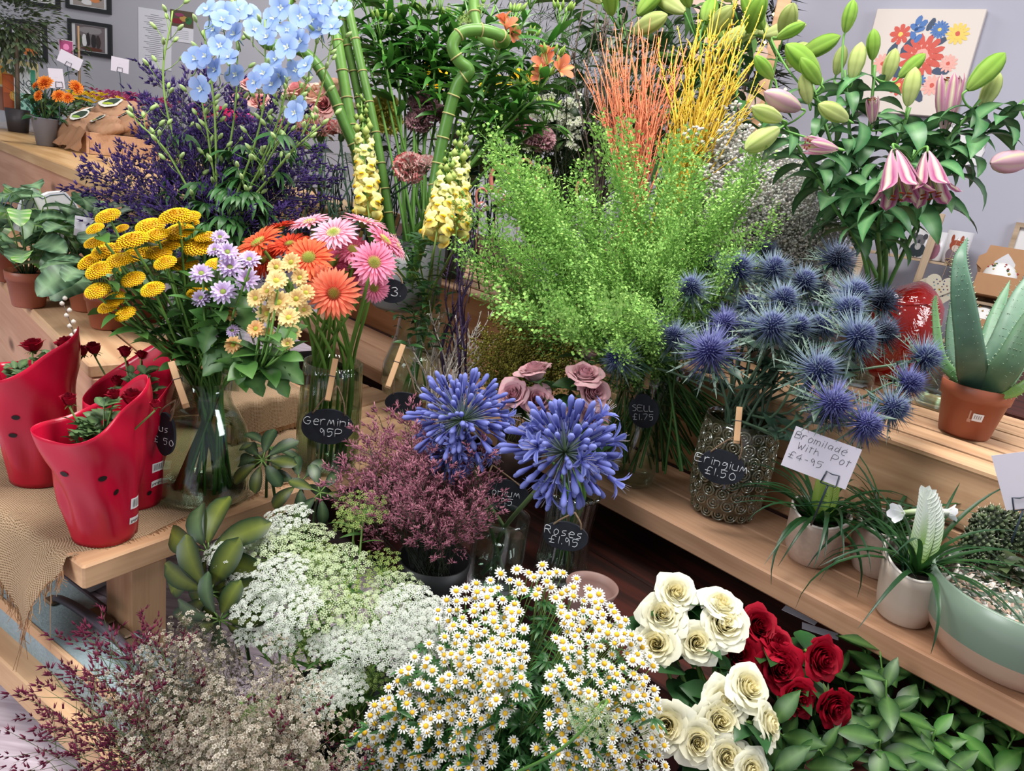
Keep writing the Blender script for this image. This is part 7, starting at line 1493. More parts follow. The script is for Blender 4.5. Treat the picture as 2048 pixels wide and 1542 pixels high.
part('price_sticker', mb, t, None, PAINT)
so_ = thing('aloe_plant', 'aloe vera with thick pale green toothed leaves standing on the right crate', 'plant', loc=ao + Vector((0, 0, .0835))); mb = MB(); lathe(mb, [(.0005, .0), (.053, .0), (.0535, .005), (.0005, .008)], 28); part('soil', mb, so_, None, SOIL)
AL0, AL1 = hexc('#4a7058'), hexc('#7f9f86')
def aloe(path, wid, c0, c1, nm='leaf'):
    o_ = so_.location; p1_ = hd(*path[1]) - o_; pts = cat([Vector((p1_.x * .22, p1_.y * .22, .004))] + [hd(*p[:3]) - o_ for p in path[1:]], 8); mb = MB(); n = len(pts); vs = []; cs = []; fs = []; k = 10
    for i, p in enumerate(pts):
        t_ = i / (n - 1); dr = (pts[min(n - 1, i + 1)] - pts[max(0, i - 1)]).normalized(); w_ = wid * .5 * keys(t_, [(0, .85), (.15, 1), (.5, .72), (.8, .36), (1, .02)]); tc = (CAM - o_ - p); u = dr.cross(tc).normalized(); v = u.cross(dr)
        for j in range(k):
            a = 2 * PI * j / k; cc, ss = math.cos(a), math.sin(a); q = p + u * w_ * cc + v * (w_ * .38 * ss - w_ * .18 * (1 - abs(cc)) * (1 if ss > 0 else 0)); vs.append(q); cs.append(jit(mix(c0, c1, t_ * .6 + .4 * abs(cc)), .05))
    for i in range(n - 1):
        for j in range(k): a = i * k + j; b = i * k + (j + 1) % k; fs.append((a, b, b + k, a + k))
    mb.add(vs, fs, cs)
    for i in range(2, n - 1, 1):
        p = pts[i]; dr = (pts[min(n - 1, i + 1)] - pts[i - 1]).normalized(); u = dr.cross(CAM - o_ - p).normalized(); w_ = wid * .5 * keys(i / (n - 1), [(0, .85), (.15, 1), (.5, .72), (.8, .36), (1, .02)])
        for sg in (-1, 1): spike(mb, p + u * sg * w_ * .97, u * sg + dr * .6, .004, .0012, c1, hexc('#c9d0b0'))
    v_ = (CAM - o_ - pts[n // 2]).normalized()
    for i in range(60):
        f = R.uniform(.08, .75); p = pts[int(f * (n - 1))]; dr = (pts[min(n - 1, int(f * (n - 1)) + 1)] - p).normalized(); u = dr.cross(CAM - o_ - p).normalized(); w_ = wid * .5 * (1 - f * .8); q = p + u * R.uniform(-.75, .75) * w_ + v_ * w_ * .33; octa(mb, q, R.uniform(.0006, .0012), hexc('#a9bba0'), .5)
    part(nm, mb, so_, None, GLOSSLEAF)
aloe([(1945, 815, 1.32), (1940, 700, 1.27), (1925, 590, 1.24), (1920, 520, 1.24), (1935, 475, 1.26)], .049, hexc('#3f5e50'), hexc('#64866e'))
aloe([(1975, 815, 1.33), (2005, 700, 1.32), (2045, 590, 1.33), (2090, 520, 1.34)], .062, AL0, hexc('#8aa892'))
aloe([(1980, 815, 1.30), (2015, 730, 1.26), (2060, 640, 1.24), (2110, 560, 1.24)], .055, hexc('#3c5c44'), hexc('#6f9070'))
aloe([(1920, 800, 1.34), (1885, 720, 1.36), (1870, 620, 1.38), (1872, 590, 1.38)], .020, hexc('#4a7a48'), hexc('#7fa870'))
aloe([(1935, 800, 1.36), (1908, 700, 1.38), (1912, 600, 1.40), (1922, 560, 1.41)], .034, AL0, AL1)
aloe([(2000, 815, 1.30), (2035, 780, 1.27), (2090, 720, 1.25)], .026, hexc('#5c8a44'), hexc('#94b86a'))
aloe([(1990, 812, 1.35), (2020, 760, 1.36), (2070, 690, 1.38)], .03, hexc('#3f6a44'), hexc('#6f9a6a'))
aloe([(1960, 800, 1.38), (1990, 640, 1.42), (2020, 560, 1.44)], .04, hexc('#4a7a58'), hexc('#7fa884'))
vessel('small_glass_tumbler', 'small clear glass jar standing behind the aloe pot', 'jar', Vector((PZ(1872, 812, .54).x, PZ(1872, 812, .54).y, .5412)), [(.04, 0), (.045, .005), (.04, .04), (.03, .08), (.03, .09)], .003, water=.03)

# ================================================================ crimson crackled heart vase on the crate
RG = glassy('crimson_crackle_glass', hexc('#d04038'), .12, .85, .06, body=.45, bcol=hexc('#b4231f'), bumpscale=38)
hb = PZ(1770, 752, .54); mb = MB(); hv = thing('crimson_glass_vase', 'crimson crackle glass vase leaning behind the thistles beside the shelf legs', 'vase', loc=Vector((hb.x, hb.y, .5412)))
ctr = cat([Vector((0, 0, .0)), Vector((0, 0, .04)), hd(1780, 690, 1.60) - hv.location, hd(1795, 625, 1.60) - hv.location, hd(1775, 585, 1.60) - hv.location], 8)
tube(mb, ctr, .03, .03, (1, 1, 1), k=36, rf=lambda u: keys(u, [(0, .040), (.06, .046), (.3, .052), (.55, .078), (.75, .088), (.9, .07), (1, .03)]))
part('vessel_body', mb, hv, None, RG)

# ================================================================ little ladder shelf on the right wall
LW = wood('limed_wood', hexc('#b59f88'), hexc('#8d7862'), knots=False); MUG = plain('mug_glaze', hexc('#c4c2c6'), .25); KR = plain('kraft_card', hexc('#a97f5c'), .85, nscale=30, namt=.04); KD = plain('kraft_card_inside', hexc('#7d5c44'), .85)
so2 = on_wall(WC, wr, wrn, 1850, 520, .16); sM = wall_frame(Vector((so2.x, so2.y, 0)), wr, wrn)
sh_ = thing('ladder_shelf', 'small limed wood ladder shelf of mugs against the right wall', 'shelf', M=sM)
zs = so2.z; z1 = on_wall(WC, wr, wrn, 1810, 700, .16).z
def lb(nm, x0, x1, y0, y1, z0, z1_, rot=None, mat=None, par=None):
    mb = MB(); c = Vector(((x0 + x1) / 2, (y0 + y1) / 2, (z0 + z1_) / 2)); h = Vector((x1 - x0, y1 - y0, z1_ - z0)) / 2; M = Matrix.Translation(c)
    if rot: M = M @ Matrix.Rotation(rot, 4, 'Z')
    box(mb, -h.x, h.x, -h.y, h.y, -h.z, h.z, bev=.001); return part(nm, mb, par or sh_, M, mat or LW, flat=True)
lb('shelf_board', -.32, .07, zs - .008, zs, -.09, .0); lb('shelf_board', -.32, .07, z1 - .012, z1, -.10, .03); lb('shelf_board', -.32, .07, zs - .48, zs - .47, -.11, .05)
for i, x in enumerate((-.02, -.22)):
    mb = MB(); a = Vector((x + .03, zs + .16, .012)); b = Vector((x - .01 + (0), .002, .085)); v = b - a; M = Matrix.Translation(a) @ v.to_track_quat('X', 'Z').to_matrix().to_4x4(); box(mb, 0, v.length, -.012, .012, -.008, .008, bev=.001); part('ladder_leg', mb, sh_, M, LW, flat=True)
drk2, gy2, rus_, mv = hexc('#2c3038'), hexc('#8a8a90'), hexc('#9a4a34'), hexc('#8a5a6a')
S_ = on_wall(WC, wr, wrn, 1850, 490, .11)
def shx(px): q = on_wall(WC, wr, wrn, px, 490, .115); return (q - sM.translation).dot(wr)
zz_ = -.042
# local y is up, local z is out of the wall; the cylinder is turned upright below
def mug2(px, lbl, deco, base=None, h_=.10, r_=.038):
    x = shx(px); M = sM @ Matrix.Translation((x, base if base is not None else zs + .0012, zz_)) @ Matrix.Rotation(-PI / 2, 4, 'X'); t = thing('tall_mug', lbl, 'mug', M=M); mb = MB()
    lathe(mb, [(.0005, 0), (r_ * .8, 0), (r_ * .86, h_ * .04), (r_ * .95, h_ * .3), (r_ * 1.02, h_), (r_ * .95, h_), (r_ * .85, h_ * .06), (.0005, h_ * .06)], 32); part('mug_body', mb, t, None, MUG); mb = MB()
    for n_, (a, zz, ra, rz, c) in enumerate(deco):
        vs = []
        for k_ in range(4):
            for q in range(14): an = -PI / 2 + a + ra * k_ / 3 * math.cos(q * .4488); z_ = h_ * (zz + rz * k_ / 3 * math.sin(q * .4488)); rr = r_ * keys(z_ / h_, [(0, .8), (.04, .86), (.3, .95), (1, 1.02)]) + .0006 + .0003 * n_; vs.append((rr * math.cos(an), rr * math.sin(an), z_))
        mb.add(vs, [(k_ * 14 + q, k_ * 14 + (q + 1) % 14, k_ * 14 + 14 + (q + 1) % 14, k_ * 14 + 14 + q) for k_ in range(3) for q in range(14)], c)
    part('painted_picture', mb, t, None, PAINT)
mug2(1840, 'white tall mug with a painted grey koala on the ladder shelf', [(0, .28, .75, .26, hexc('#2f3a40')), (0, .62, .5, .2, hexc('#6a6a70')), (-.42, .76, .2, .1, hexc('#4a4a50')), (.42, .76, .2, .1, hexc('#4a4a50')), (0, .40, .25, .12, hexc('#b0aeb0')), (0, .58, .1, .07, drk2)])
mug2(1872, 'white tall mug with a painted mauve animal half hidden by the ladder leg', [(0, .35, .6, .32, mv), (0, .66, .4, .16, hexc('#a87a80'))])
mug2(1915, 'white tall mug with a painted red fox and a brown heart tag', [(0, .26, .7, .24, hexc('#7a6a74')), (0, .56, .5, .17, rus_), (-.35, .76, .13, .12, rus_), (.35, .76, .13, .12, rus_), (0, .48, .25, .1, hexc('#c8b8b0')), (0, .1, .6, .08, hexc('#5a4650'))], h_=.112, r_=.040)
mug2(1895, 'white mug with a painted brown stag on the lower ladder shelf', [(0, .35, .45, .25, hexc('#6a4a38')), (0, .6, .7, .2, hexc('#5c5048')), (0, .2, .3, .2, hexc('#8a6048'))], base=z1 + .0012, h_=.11, r_=.042)
def heart(x, y, s, k=40):
    return [(x + s * .062 * (16 * math.sin(2 * PI * j / k) ** 3), y + s * .062 * (13 * math.cos(2 * PI * j / k) - 5 * math.cos(4 * PI * j / k) - 2 * math.cos(6 * PI * j / k) - math.cos(8 * PI * j / k))) for j in range(k)]
def slab(mb, pts, z0, z1_, c): n = len(pts); mb.add([(x, y, z0) for x, y in pts] + [(x, y, z1_) for x, y in pts], [tuple(range(n)), tuple(range(n, 2 * n))[::-1]] + [((j + 1) % n, j, n + j, n + (j + 1) % n) for j in range(n)], c)
hp_ = on_wall(WC, wr, wrn, 1874, 580, .21); hM = wall_frame(hp_, wr, wrn); t = thing('hanging_wooden_hearts', 'pair of cream wooden hearts with coloured dots and bees hanging from the ladder shelf', 'ornament', M=hM)
for i, (x, y, s, z0) in enumerate(((0, -.008, .064, 0), (.004, .016, .047, .006))):
    mb = MB(); slab(mb, heart(x, y, s), z0, z0 + .004, hexc('#c2baa8')); hh_ = part('wooden_heart', mb, t, Matrix.Rotation(-.1 if i else .12, 4, 'Z'), PAINT, flat=True); mb = MB()
    for q in range(16):
        a = q * 2.4; rr = s * .62 * math.sqrt((q + 1) / 16); blob(mb, x + rr * math.cos(a), y + rr * .8 * math.sin(a), z0 + .0045, .0024, .0024, R.choice((hexc('#3f4a70'), hexc('#6a3a44'), hexc('#7a9aa0'), hexc('#b09a60'))), 8)
    blob(mb, x + .004, y - .012, z0 + .0048, .004, .0022, hexc('#c9a030'), 8); blob(mb, x + .004, y - .011, z0 + .005, .0012, .0022, (.02, .02, .02), 6); part('painted_dots', mb, hh_, None, PAINT, flat=True)
mb = MB(); tube(mb, cat([Vector((.003, .035, .008)), Vector((.008, .10, .0)), Vector((.012, .18, -.03))], 5), .001, .001, hexc('#9a8468'), k=4); 
for q in range(5): tube(mb, cat([Vector((.012, .09, .002)), Vector((.012 + .018 * math.cos(q * 1.3), .10 + .014 * math.sin(q * 1.3), .01)), Vector((.016, .11, .0))], 4), .0012, .0012, hexc('#a58c6a'), k=4)
part('twine', mb, t, None, TWINE)
for j, (px, py) in enumerate(((1998, 555), (1962, 640))):
    p_ = on_wall(WC, wr, wrn, px, py, .13 + .04 * j); M = wall_frame(p_, wr, wrn) @ Matrix.Rotation(-.2, 4, 'X') @ Matrix.Scale(1.4, 4); t = thing('boxed_mug', ['brown card gift box with arched window and leafy mug, upper of two', 'brown card gift box with arched window and flowered mug, lower of two'][j], 'gift box', M=M)
    sb = thing('small_wall_shelf', ['upper', 'lower'][j] + ' small limed wood shelf board under a boxed mug on the right wall', 'shelf', M=wall_frame(Vector((p_.x, p_.y, p_.z - .086)) - wrn * (.13 + .04 * j), wr, wrn)); mb = MB(); box(mb, -.09, .09, -.008, 0, .0, .19 + .04 * j, bev=.001); part('shelf_board', mb, sb, None, LW, flat=True)
    mb = MB(); box(mb, -.045, .045, -.05, .0, -.04, .03, bev=.001); part('box_tray', mb, t, None, KR, flat=True)
    mb = MB(); q = [(-.045, .0), (.045, .0), (.045, .02), (.058, .03), (.058, .05), (.045, .06), (.042, .08), (-.042, .08), (-.045, .06), (-.058, .05), (-.058, .03), (-.045, .02)]; slab(mb, q, -.042, -.038, (1, 1, 1)); part('box_lid', mb, t, None, KR, flat=True)
    mb = MB(); q = [(-.022, .022), (.022, .022), (.022, .042), (.010, .056), (0, .066), (-.010, .056), (-.022, .042)]; slab(mb, q, -.0378, -.0374, (1, 1, 1)); part('arched_window', mb, t, None, [MUG, KD][j], flat=True)
    mb = MB(); vs = []; cc = []; fs = []
    for a_ in range(9):
        for b_ in range(17): th = PI * b_ / 16; ph = PI * a_ / 8; vs.append((.036 * math.cos(th), .001 + .036 * math.sin(th) * math.sin(ph), .030 * math.sin(th) * math.cos(ph) - .005))
    for a_ in range(8):
        for b_ in range(16): q_ = a_ * 17 + b_; fs.append((q_, q_ + 1, q_ + 18, q_ + 17))
    mb.add(vs, fs, (.72, .71, .7)); m_ = part('mug_dome', mb, t, None, PAINT); mb = MB()
    for q in range(14): th = R.uniform(.4, 2.7); ph = R.uniform(.15, 1.1); p = Vector((.0368 * math.cos(th), .001 + .0368 * math.sin(th) * math.sin(ph), .0308 * math.sin(th) * math.cos(ph) - .005)); octa(mb, p, R.uniform(.0018, .004), R.choice((hexc('#8a3a4a'), hexc('#4a5a40'), hexc('#2c3a5a'), hexc('#b08a50')) if j else (hexc('#3a5a34'), hexc('#a03a34'), hexc('#b09a50'))), .4)
    part('painted_flowers', mb, m_, None, PAINT)
# small signs on the wall right of the lilies
for (px, py, w_, h_, tx, lbl) in ((1900, 252, .07, .05, [('ME', .01, -.004)], 'white wooden sign with letters ME half hidden by the lilies'), (1935, 300, .10, .10, [], 'white scalloped card with cut flowers behind the lilies'), (1572, 285, .12, .06, [('ABC', .02, -.01)], 'white card with small lettering at the wall corner left of the lilies')):
    p_ = on_wall(WC, wr, wrn, px, py, .0); M = wall_frame(p_, wr, wrn); t = thing('wall_sign', lbl, 'sign', M=M); mb = MB(); k = 30; q = [(w_ / 2 * (1 + .06 * math.cos(8 * 2 * PI * j / k)) * max(-1, min(1, 1.25 * math.cos(2 * PI * j / k))), h_ / 2 * (1 + .06 * math.cos(8 * 2 * PI * j / k)) * max(-1, min(1, 1.25 * math.sin(2 * PI * j / k)))) for j in range(k)]; slab(mb, q, .001, .008, (.66, .64, .66)); part('sign_board', mb, t, None, PAINT, flat=True)
    mb = MB()
    for s, dx, dy in tx: write(mb, s, Matrix.Translation((dx, dy, .009)), .016, .0006)
    if tx: part('lettering', mb, t, None, INK)
    else:
        mb = MB()
        for q in range(8): blob(mb, R.uniform(-.03, .03), R.uniform(-.03, .03), .0084, .005, .004, R.choice((hexc('#7a3a44'), hexc('#4a5a3a'))), 7)
        part('painted_flowers', mb, t, None, PAINT, flat=True)
pf = on_wall(WC, wr, wrn, 2058, 500, .0); t = thing('wooden_picture_frame', 'corner of a wooden picture frame at the right edge above the boxed mugs', 'picture', M=wall_frame(pf, wr, wrn)); mb = MB()
for q in ((-.06, .10, -.05, -.035), (-.06, .10, .07, .085), (-.06, -.045, -.035, .07), (.085, .1, -.035, .07)): box(mb, q[0], q[1], q[2], q[3], .001, .02)
part('frame_bars', mb, t, None, LW, flat=True); mb = MB(); box(mb, -.045, .085, -.035, .07, .001, .006, (.7, .69, .7)); part('white_print', mb, t, None, PAINT, flat=True)

# ================================================================ corner: small dark fir with warm lights and wooden hearts
cp_ = hd(1500, 120, 2.55); t = thing('small_fir_tree', 'small dark decorated fir with warm string lights in the corner behind the lilies', 'tree', loc=Vector((cp_.x, cp_.y, .002))); st = MB(); lv = MB(); H_ = 1.75
tube(st, [Vector((0, 0, 0)), Vector((0, 0, H_))], .02, .004, hexc('#3a2a1c')); part('trunk', st, t, None, STEM)
for i in range(2600): z = R.uniform(.25, H_); rr = .30 * (1 - z / H_) ** .8 * math.sqrt(R.random()) + .02; a = R.uniform(0, 6.28); p = Vector((rr * math.cos(a), rr * math.sin(a), z)); d = Vector((math.cos(a), math.sin(a), R.uniform(-.5, .5))); spike(lv, p, d, R.uniform(.04, .08), .004, hexc('#10170e'), hexc('#26331c'))
part('needles', lv, t, None, SOLID); LGT = plain('warm_bulb', (1, .62, .18), .4, emis=9.)
lm_ = MB()
for i in range(70): z = R.uniform(.3, H_ * .98); rr = .30 * (1 - z / H_) ** .8 + .03; a = R.uniform(0, 6.28); octa(lm_, Vector((rr * math.cos(a), rr * math.sin(a), z)), .006, (1, 1, 1))
ll = part('string_lights', lm_, t, None, LGT); ll['kind'] = 'stuff'
hb_ = hd(1450, 90, 2.35); t = thing('wooden_heart_garland', 'pale wooden cut-out hearts strung on a post in front of the fir', 'ornament', M=face_cam(hb_)); mb = MB(); box(mb, .13, .17, -.75, .42, -.05, -.01, bev=.002); part('post', mb, t, None, PINE, flat=True)
for i, (x, y) in enumerate(((-.10, .12), (-.02, .13), (.05, .12), (.02, .03), (-.06, .04), (.09, -.03), (-.10, -.06), (.02, -.10), (.1, -.16), (-.03, -.2), (.08, .2), (-.07, .2))): mb = MB(); slab(mb, heart(0, 0, .045), 0, .004, hexc('#c4a698')); part('wooden_heart', mb, t, Matrix.Translation((x, y, .012 * (i % 3))), PAINT, flat=True)
# pale furniture behind the centre
t = thing('grey_cabinet', 'grey painted cabinet by the back wall behind the bamboo', 'cabinet', M=Matrix.Translation((hd(640, 150, 3.9).x, hd(640, 150, 3.9).y, 0)) @ Matrix.Rotation(-.15, 4, 'Z')); mb = MB(); box(mb, -.35, .35, -.2, .2, .002, 1.05, hexc('#8d8a90'), bev=.006); part('carcass', mb, t, None, PAINT, flat=True); mb = MB(); box(mb, -.36, .36, -.21, .21, 1.051, 1.08, hexc('#7a6a5c'), bev=.004); part('top_board', mb, t, None, PAINT, flat=True)
for sx in (-1, 1): mb = MB(); box(mb, sx * .175 - .155, sx * .175 + .155, -.212, -.2005, .05, 1.0, hexc('#96939a'), bev=.003); dr_ = part('door', mb, t, None, PAINT, flat=True); mb = MB(); octa(mb, Vector((sx * .04, -.222, .6)), .012, (.2, .2, .2)); part('knob', mb, dr_, None, DKL)

# ================================================================ flamingo ornaments
for i, (x, y, s, lbl) in enumerate(((1003, 345, 1., 'pink and white flamingo ornament with curved neck, left one above the cress'), (1052, 330, .8, 'upright pink flamingo ornament in the middle above the cress'), (1090, 345, .8, 'pink and white flamingo ornament, right one in the cress'), (1168, 370, .7, 'small flamingo ornament sunk in the cress'), (965, 385, .6, 'white and pink flamingo body at the left edge of the cress'))):
    p_ = hd(x, y, 1.64); t = thing('flamingo_ornament', lbl, 'ornament', M=face_cam(p_)); s *= .9; mb = MB(); pkn = hexc('#c9786c'); q = [Vector(v) * s for v in ((.0, -.07, 0), (-.016, -.045, 0), (-.024, -.015, 0), (-.018, .008, 0), (0, .016, 0), (.014, .008, 0), (.018, -.004, 0))]
    tube(mb, cat(q, 6), .0055 * s, .0045 * s, pkn, pkn, k=8); octa(mb, Vector((.018, -.012, 0)) * s, .006 * s, (.02, .02, .02)); part('neck', mb, t, None, PAINT)
    mb = MB()
    for d in fib(60, -1, 1): octa(mb, Vector((.004 + d.x * .02, -.058 + d.y * .017, d.z * .014)) * s, .007 * s, R.choice(((.68, .66, .66), (.7, .68, .68), pkn)))
    part('feathered_body', mb, t, None, PAINT); mb = MB(); tube(mb, [Vector((0, -.07, 0)) * s, Vector((0, -.25, 0))], .0014, .0014, hexc('#8a5a50'), k=4); part('stick', mb, t, None, STEM)
# pink pot behind the chamomile, scraps under the shelf
pk_ = PZ(1172, 1225, .2); t = vessel('pink_plant_pot', 'dusty pink empty pot behind the chamomile', 'plant pot', Vector((pk_.x, pk_.y - .01, .2012)), [(.028, 0), (.032, .004), (.040, .045), (.044, .058)], .003, mat=plain('pink_glaze', hexc('#8a6c64'), .5), floor_=.01)
for x, y, a, lbl in ((1600, 1230, .3, 'white paper scrap under the shelf behind the red roses, left one'), (1640, 1262, .6, 'white paper scrap under the shelf behind the red roses, right one')):
    p_ = PZ(x, y, .2012); mb = MB(); box(mb, -.03, .03, -.011, .011, 0, .0006); solo('paper_scrap', mb, WHITEP, lbl, 'paper', M=Matrix.Translation(Vector((p_.x, p_.y, .2008))) @ Matrix.Rotation(a + 2.2, 4, 'Z'), flat=True)

# ================================================================ low bench: calatheas, welcome sign, card, pussy willow
def calathea(px, py, lbp, lbl, n, lime, H, seed, hscale=1.):
    r_ = random.Random(seed); b = PZ(px, py, .45); b.z = .4512; t = thing('terracotta_nursery_pot', lbp, 'plant pot', loc=b); mb = MB(); lathe(mb, [(.0005, 0), (.030, 0), (.032, .003), (.040, .058), (.0425, .0585), (.044, .078), (.042, .079), (.040, .066), (.0005, .064)], 40); part('pot_body', mb, t, None, TERRA)
    p = thing('calathea', lbl, 'plant', loc=b + Vector((0, 0, .0645))); st = MB(); lv = MB(); mb = MB(); lathe(mb, [(.0005, 0), (.038, 0), (.039, .004), (.0005, .006)], 20); part('soil', mb, p, None, SOIL)
    for i in range(n):
        a = i * 2.4 + r_.uniform(-.3, .3); h_ = H * r_.uniform(.25, .95) * hscale; rr = r_.uniform(.02, .085); e = Vector((rr * math.cos(a), rr * math.sin(a), h_)); tube(st, cat([Vector((.01 * math.cos(a), .01 * math.sin(a), .004)), e * .6 + Vector((0, 0, .01)), e], 4), .0014, .0012, hexc('#3a4a2c'), hexc('#6a8a4a'), k=4)
        L = r_.uniform(.07, .10); W = L * .62; q = MB(); blade(q, Matrix(), L, W, [(0, .1), (.15, .7), (.45, 1), (.8, .75), (.95, .3), (1, .03)], r_.uniform(0, 30), r_.uniform(-70, -20), (0, 0, 0), (0, 0, 0), 16, .2)
        lm = lime and r_.random() < .4
        for k_ in range(17):
            for m in range(3): col = (hexc('#c2cf9a') if lm else hexc('#5c7c60')) if (k_ % 3 == 0) else ((hexc('#5c9a2c') if lm else hexc('#163524')) if k_ % 3 == 1 else (hexc('#74aa3c') if lm else hexc('#23492e'))); q.c[k_ * 3 + m] = hexc('#7c9c72') if m == 1 else col
        M = Matrix.Translation(e) @ Matrix.Rotation(a + r_.uniform(-.4, .4), 4, 'Z') @ Matrix.Rotation(r_.uniform(-.6, .6), 4, 'X'); lv.merge(q, M)
    part('leaf_stalks', st, p, None, STEM); part('striped_leaves', lv, p, None, LEAF)
calathea(58, 612, 'terracotta plastic pot, closest to the left edge of the bench', 'striped calathea with lime leaves at the left edge', 24, True, .17, 3)
calathea(120, 596, 'terracotta plastic pot, second along the bench', 'dark striped calathea in the second pot', 26, True, .19, 4)
calathea(175, 620, 'terracotta plastic pot, third along the bench', 'dark striped calathea in the third pot', 20, False, .14, 5)
calathea(215, 655, 'terracotta plastic pot half hidden by the yellow chrysanthemums', 'small silvery calathea beside the yellow chrysanthemums', 16, False, .10, 6)
calathea(5, 560, 'terracotta plastic pot cut off by the left edge', 'pale yellow green calathea cut off by the left edge', 16, True, .17, 9)
wp = hd(108, 430, 1.72); M = face_cam(wp, yaw=.45, roll=-.32); t = thing('welcome_sign', 'white shaped wooden welcome sign behind the calatheas', 'sign', M=M); mb = MB()
q = [(-.075, -.06), (-.078, 0), (-.07, .035), (-.045, .03), (-.03, .045), (0, .06), (.03, .045), (.045, .03), (.07, .035), (.09, .0), (.088, -.06)]; slab(mb, q, 0, .014, (.70, .68, .72)); part('sign_board', mb, t, None, PAINT, flat=True)
mb = MB(); write(mb, 'WELCOME', Matrix.Translation((.0, -.02, .0148)), .034, .0011, hexc('#5c6a80')); part('lettering', mb, t, None, PAINT)
mb = MB(); tube(mb, [Vector((x * .9, y * .9, .0148)) for x, y in q], .0009, .0009, hexc('#5c6a80'), k=4); part('painted_border', mb, t, None, PAINT)
price_card('white price card on a clip behind the calatheas', 178, 455, 1.60, .055, .042, [('....', 0, .004)], .008, roll=-.1, clip=(.0, -.02), stick=(190, 540, 1.60))
o = hd(150, 690, 1.42); t = thing('pussy_willow', 'pussy willow twig with white catkins rising left of the glass vase', 'twig', loc=o); st = MB(); ck = MB()
pts_ = cat([Vector((0, 0, -.06)), Vector((0, 0, 0)), hd(142, 650, 1.42) - o, hd(125, 603, 1.42) - o], 8); tube(st, pts_, .0014, .001, hexc('#5a4638')); part('stem', st, t, None, STEM)
for k in range(9): p = pts_[8 + k * 2 if 8 + k * 2 < len(pts_) else -1]; e = p + Vector(((-1) ** k * .005, 0, .003)); tube(ck, [e + Vector((0, 0, .009)) * s_ for s_ in (0, .3, .7, 1)], 0, 0, hexc('#b0a69c'), hexc('#d0c8c0'), k=7, rf=lambda u: .0048 * math.sin(PI * min(.96, u * .85 + .12)))
part('catkins', ck, t, None, SOLID)

# ================================================================ things on the counter
def onc(x, y): return PZ(x, y, .72) + Vector((0, 0, .0012))
b = onc(92, 292); t = thing('grey_plastic_pot', 'small grey pot of orange dahlias on the counter', 'plant pot', loc=b); mb = MB(); lathe(mb, [(.0005, 0), (.030, 0), (.044, .095), (.047, .097), (.045, .098), (.041, .085), (.0005, .082)], 36, hexc('#7f818c')); part('pot_body', mb, t, None, PAINT)
DA = bank('da', 3, lambda s: bl_daisy(hexc('#cc4a12'), hexc('#f09a3c'), hexc('#b83a10'), s, 18, 4, .8, .26), [PETAL, SOLID], ['bloom', 'flower_centre'])
p = thing('orange_dahlia', 'potted dahlia with orange double flowers on the counter', 'plant', loc=b + Vector((0, 0, .0825))); st = MB(); lv = MB(); mb = MB(); lathe(mb, [(.0005, 0), (.038, 0), (.0005, .004)], 16); part('soil', mb, p, None, SOIL)
for x, y, r_, n in ((90, 167, 17, (0, .3, 1)), (118, 192, 14, (.1, .3, .9)), (136, 196, 12, (.2, .2, .9)), (78, 192, 12, (-.4, .2, .9)), (152, 175, 15, (.9, .2, .5)), (72, 172, 10, (-.6, .4, .6))):
    h = hd(x, y, 2.42) - p.location; put_bloom(DA[x % 3], p, align(h, nv(*n), R.random() * 6, r_ / FPX * 2.42 * 1.05)); tube(st, cat([Vector((0, 0, .004)), h * .5 + Vector((0, 0, .01)), h - nv(*n) * .008], 4), .0018, .0014, G0)
for i in range(60): a = R.uniform(0, 6.28); q = R.uniform(.005, .05); wleaf(lv, Vector((q * math.cos(a), q * math.sin(a), R.uniform(.01, .09))), Vector((math.cos(a), math.sin(a), .4)), R.uniform(.03, .05), R.uniform(.016, .026), 70, jit(hexc('#17391d'), .2), jit(hexc('#2f5f30'), .2), n=4)
part('stems', st, p, None, STEM); part('leaves', lv, p, None, LEAF)
# travel leaflets and a boxed book
def book(x, y, d, w_, h_, th, c, deco, lbl, yaw=0., nm='guide_book', roll=0.):
    p_ = onc(40, 262) + Vector((x * .0017 - .05, d * .0, .082)); p_.y += (.0 if nm == 'guide_book' else .02 + d * .015); M = face_cam(p_, yaw=yaw, tilt=-.12, roll=roll); t = thing(nm, lbl, 'book', M=M); mb = MB(); box(mb, -w_ / 2, w_ / 2, .0, h_, -th, 0, c, bev=.0008); part('cover', mb, t, None, PAINT, flat=True); mb = MB(); deco(mb, w_ / 2, h_); part('cover_print', mb, t, None, PAINT, flat=True); return t
def dk1(mb, w, h):
    rect(mb, -w * .95, w * .95, h * .5, h * .97, .0006, hexc('#c9622a')); rect(mb, -w * .95, w * .95, h * .05, h * .5, .0006, hexc('#a04a20')); blob(mb, 0, h * .45, .001, w * .5, h * .16, hexc('#e0a03a'), 10)
    for i in range(4): rect(mb, -w * .3 + i * w * .18, -w * .2 + i * w * .18, h * .36, h * .5, .0013, hexc('#f0d080'))
def dk2(mb, w, h):
    rect(mb, -w, w, 0, h * .45, .0005, hexc('#8fbfae')); rect(mb, w * .55, w, 0, h, .0007, hexc('#3f9a7a')); write(mb, 'NG', Matrix.Translation((.1 * w, h * .62, .001)), .026, .0018, (.05, .06, .07)); write(mb, 'LAND', Matrix.Translation((.05 * w, h * .55, .001)), .010, .0007, (.3, .35, .35))
    for i in range(9): blob(mb, R.uniform(-w * .8, w * .4), R.uniform(h * .05, h * .4), .0008, .006, .008, hexc('#2f6a5a'), 7)
def dk3(mb, w, h): rect(mb, -w * .95, w * .95, h * .1, h * .7, .0005, hexc('#3a5a90')); rect(mb, -w * .9, w * .6, h * .72, h * .9, .0006, hexc('#d8d8dc'))
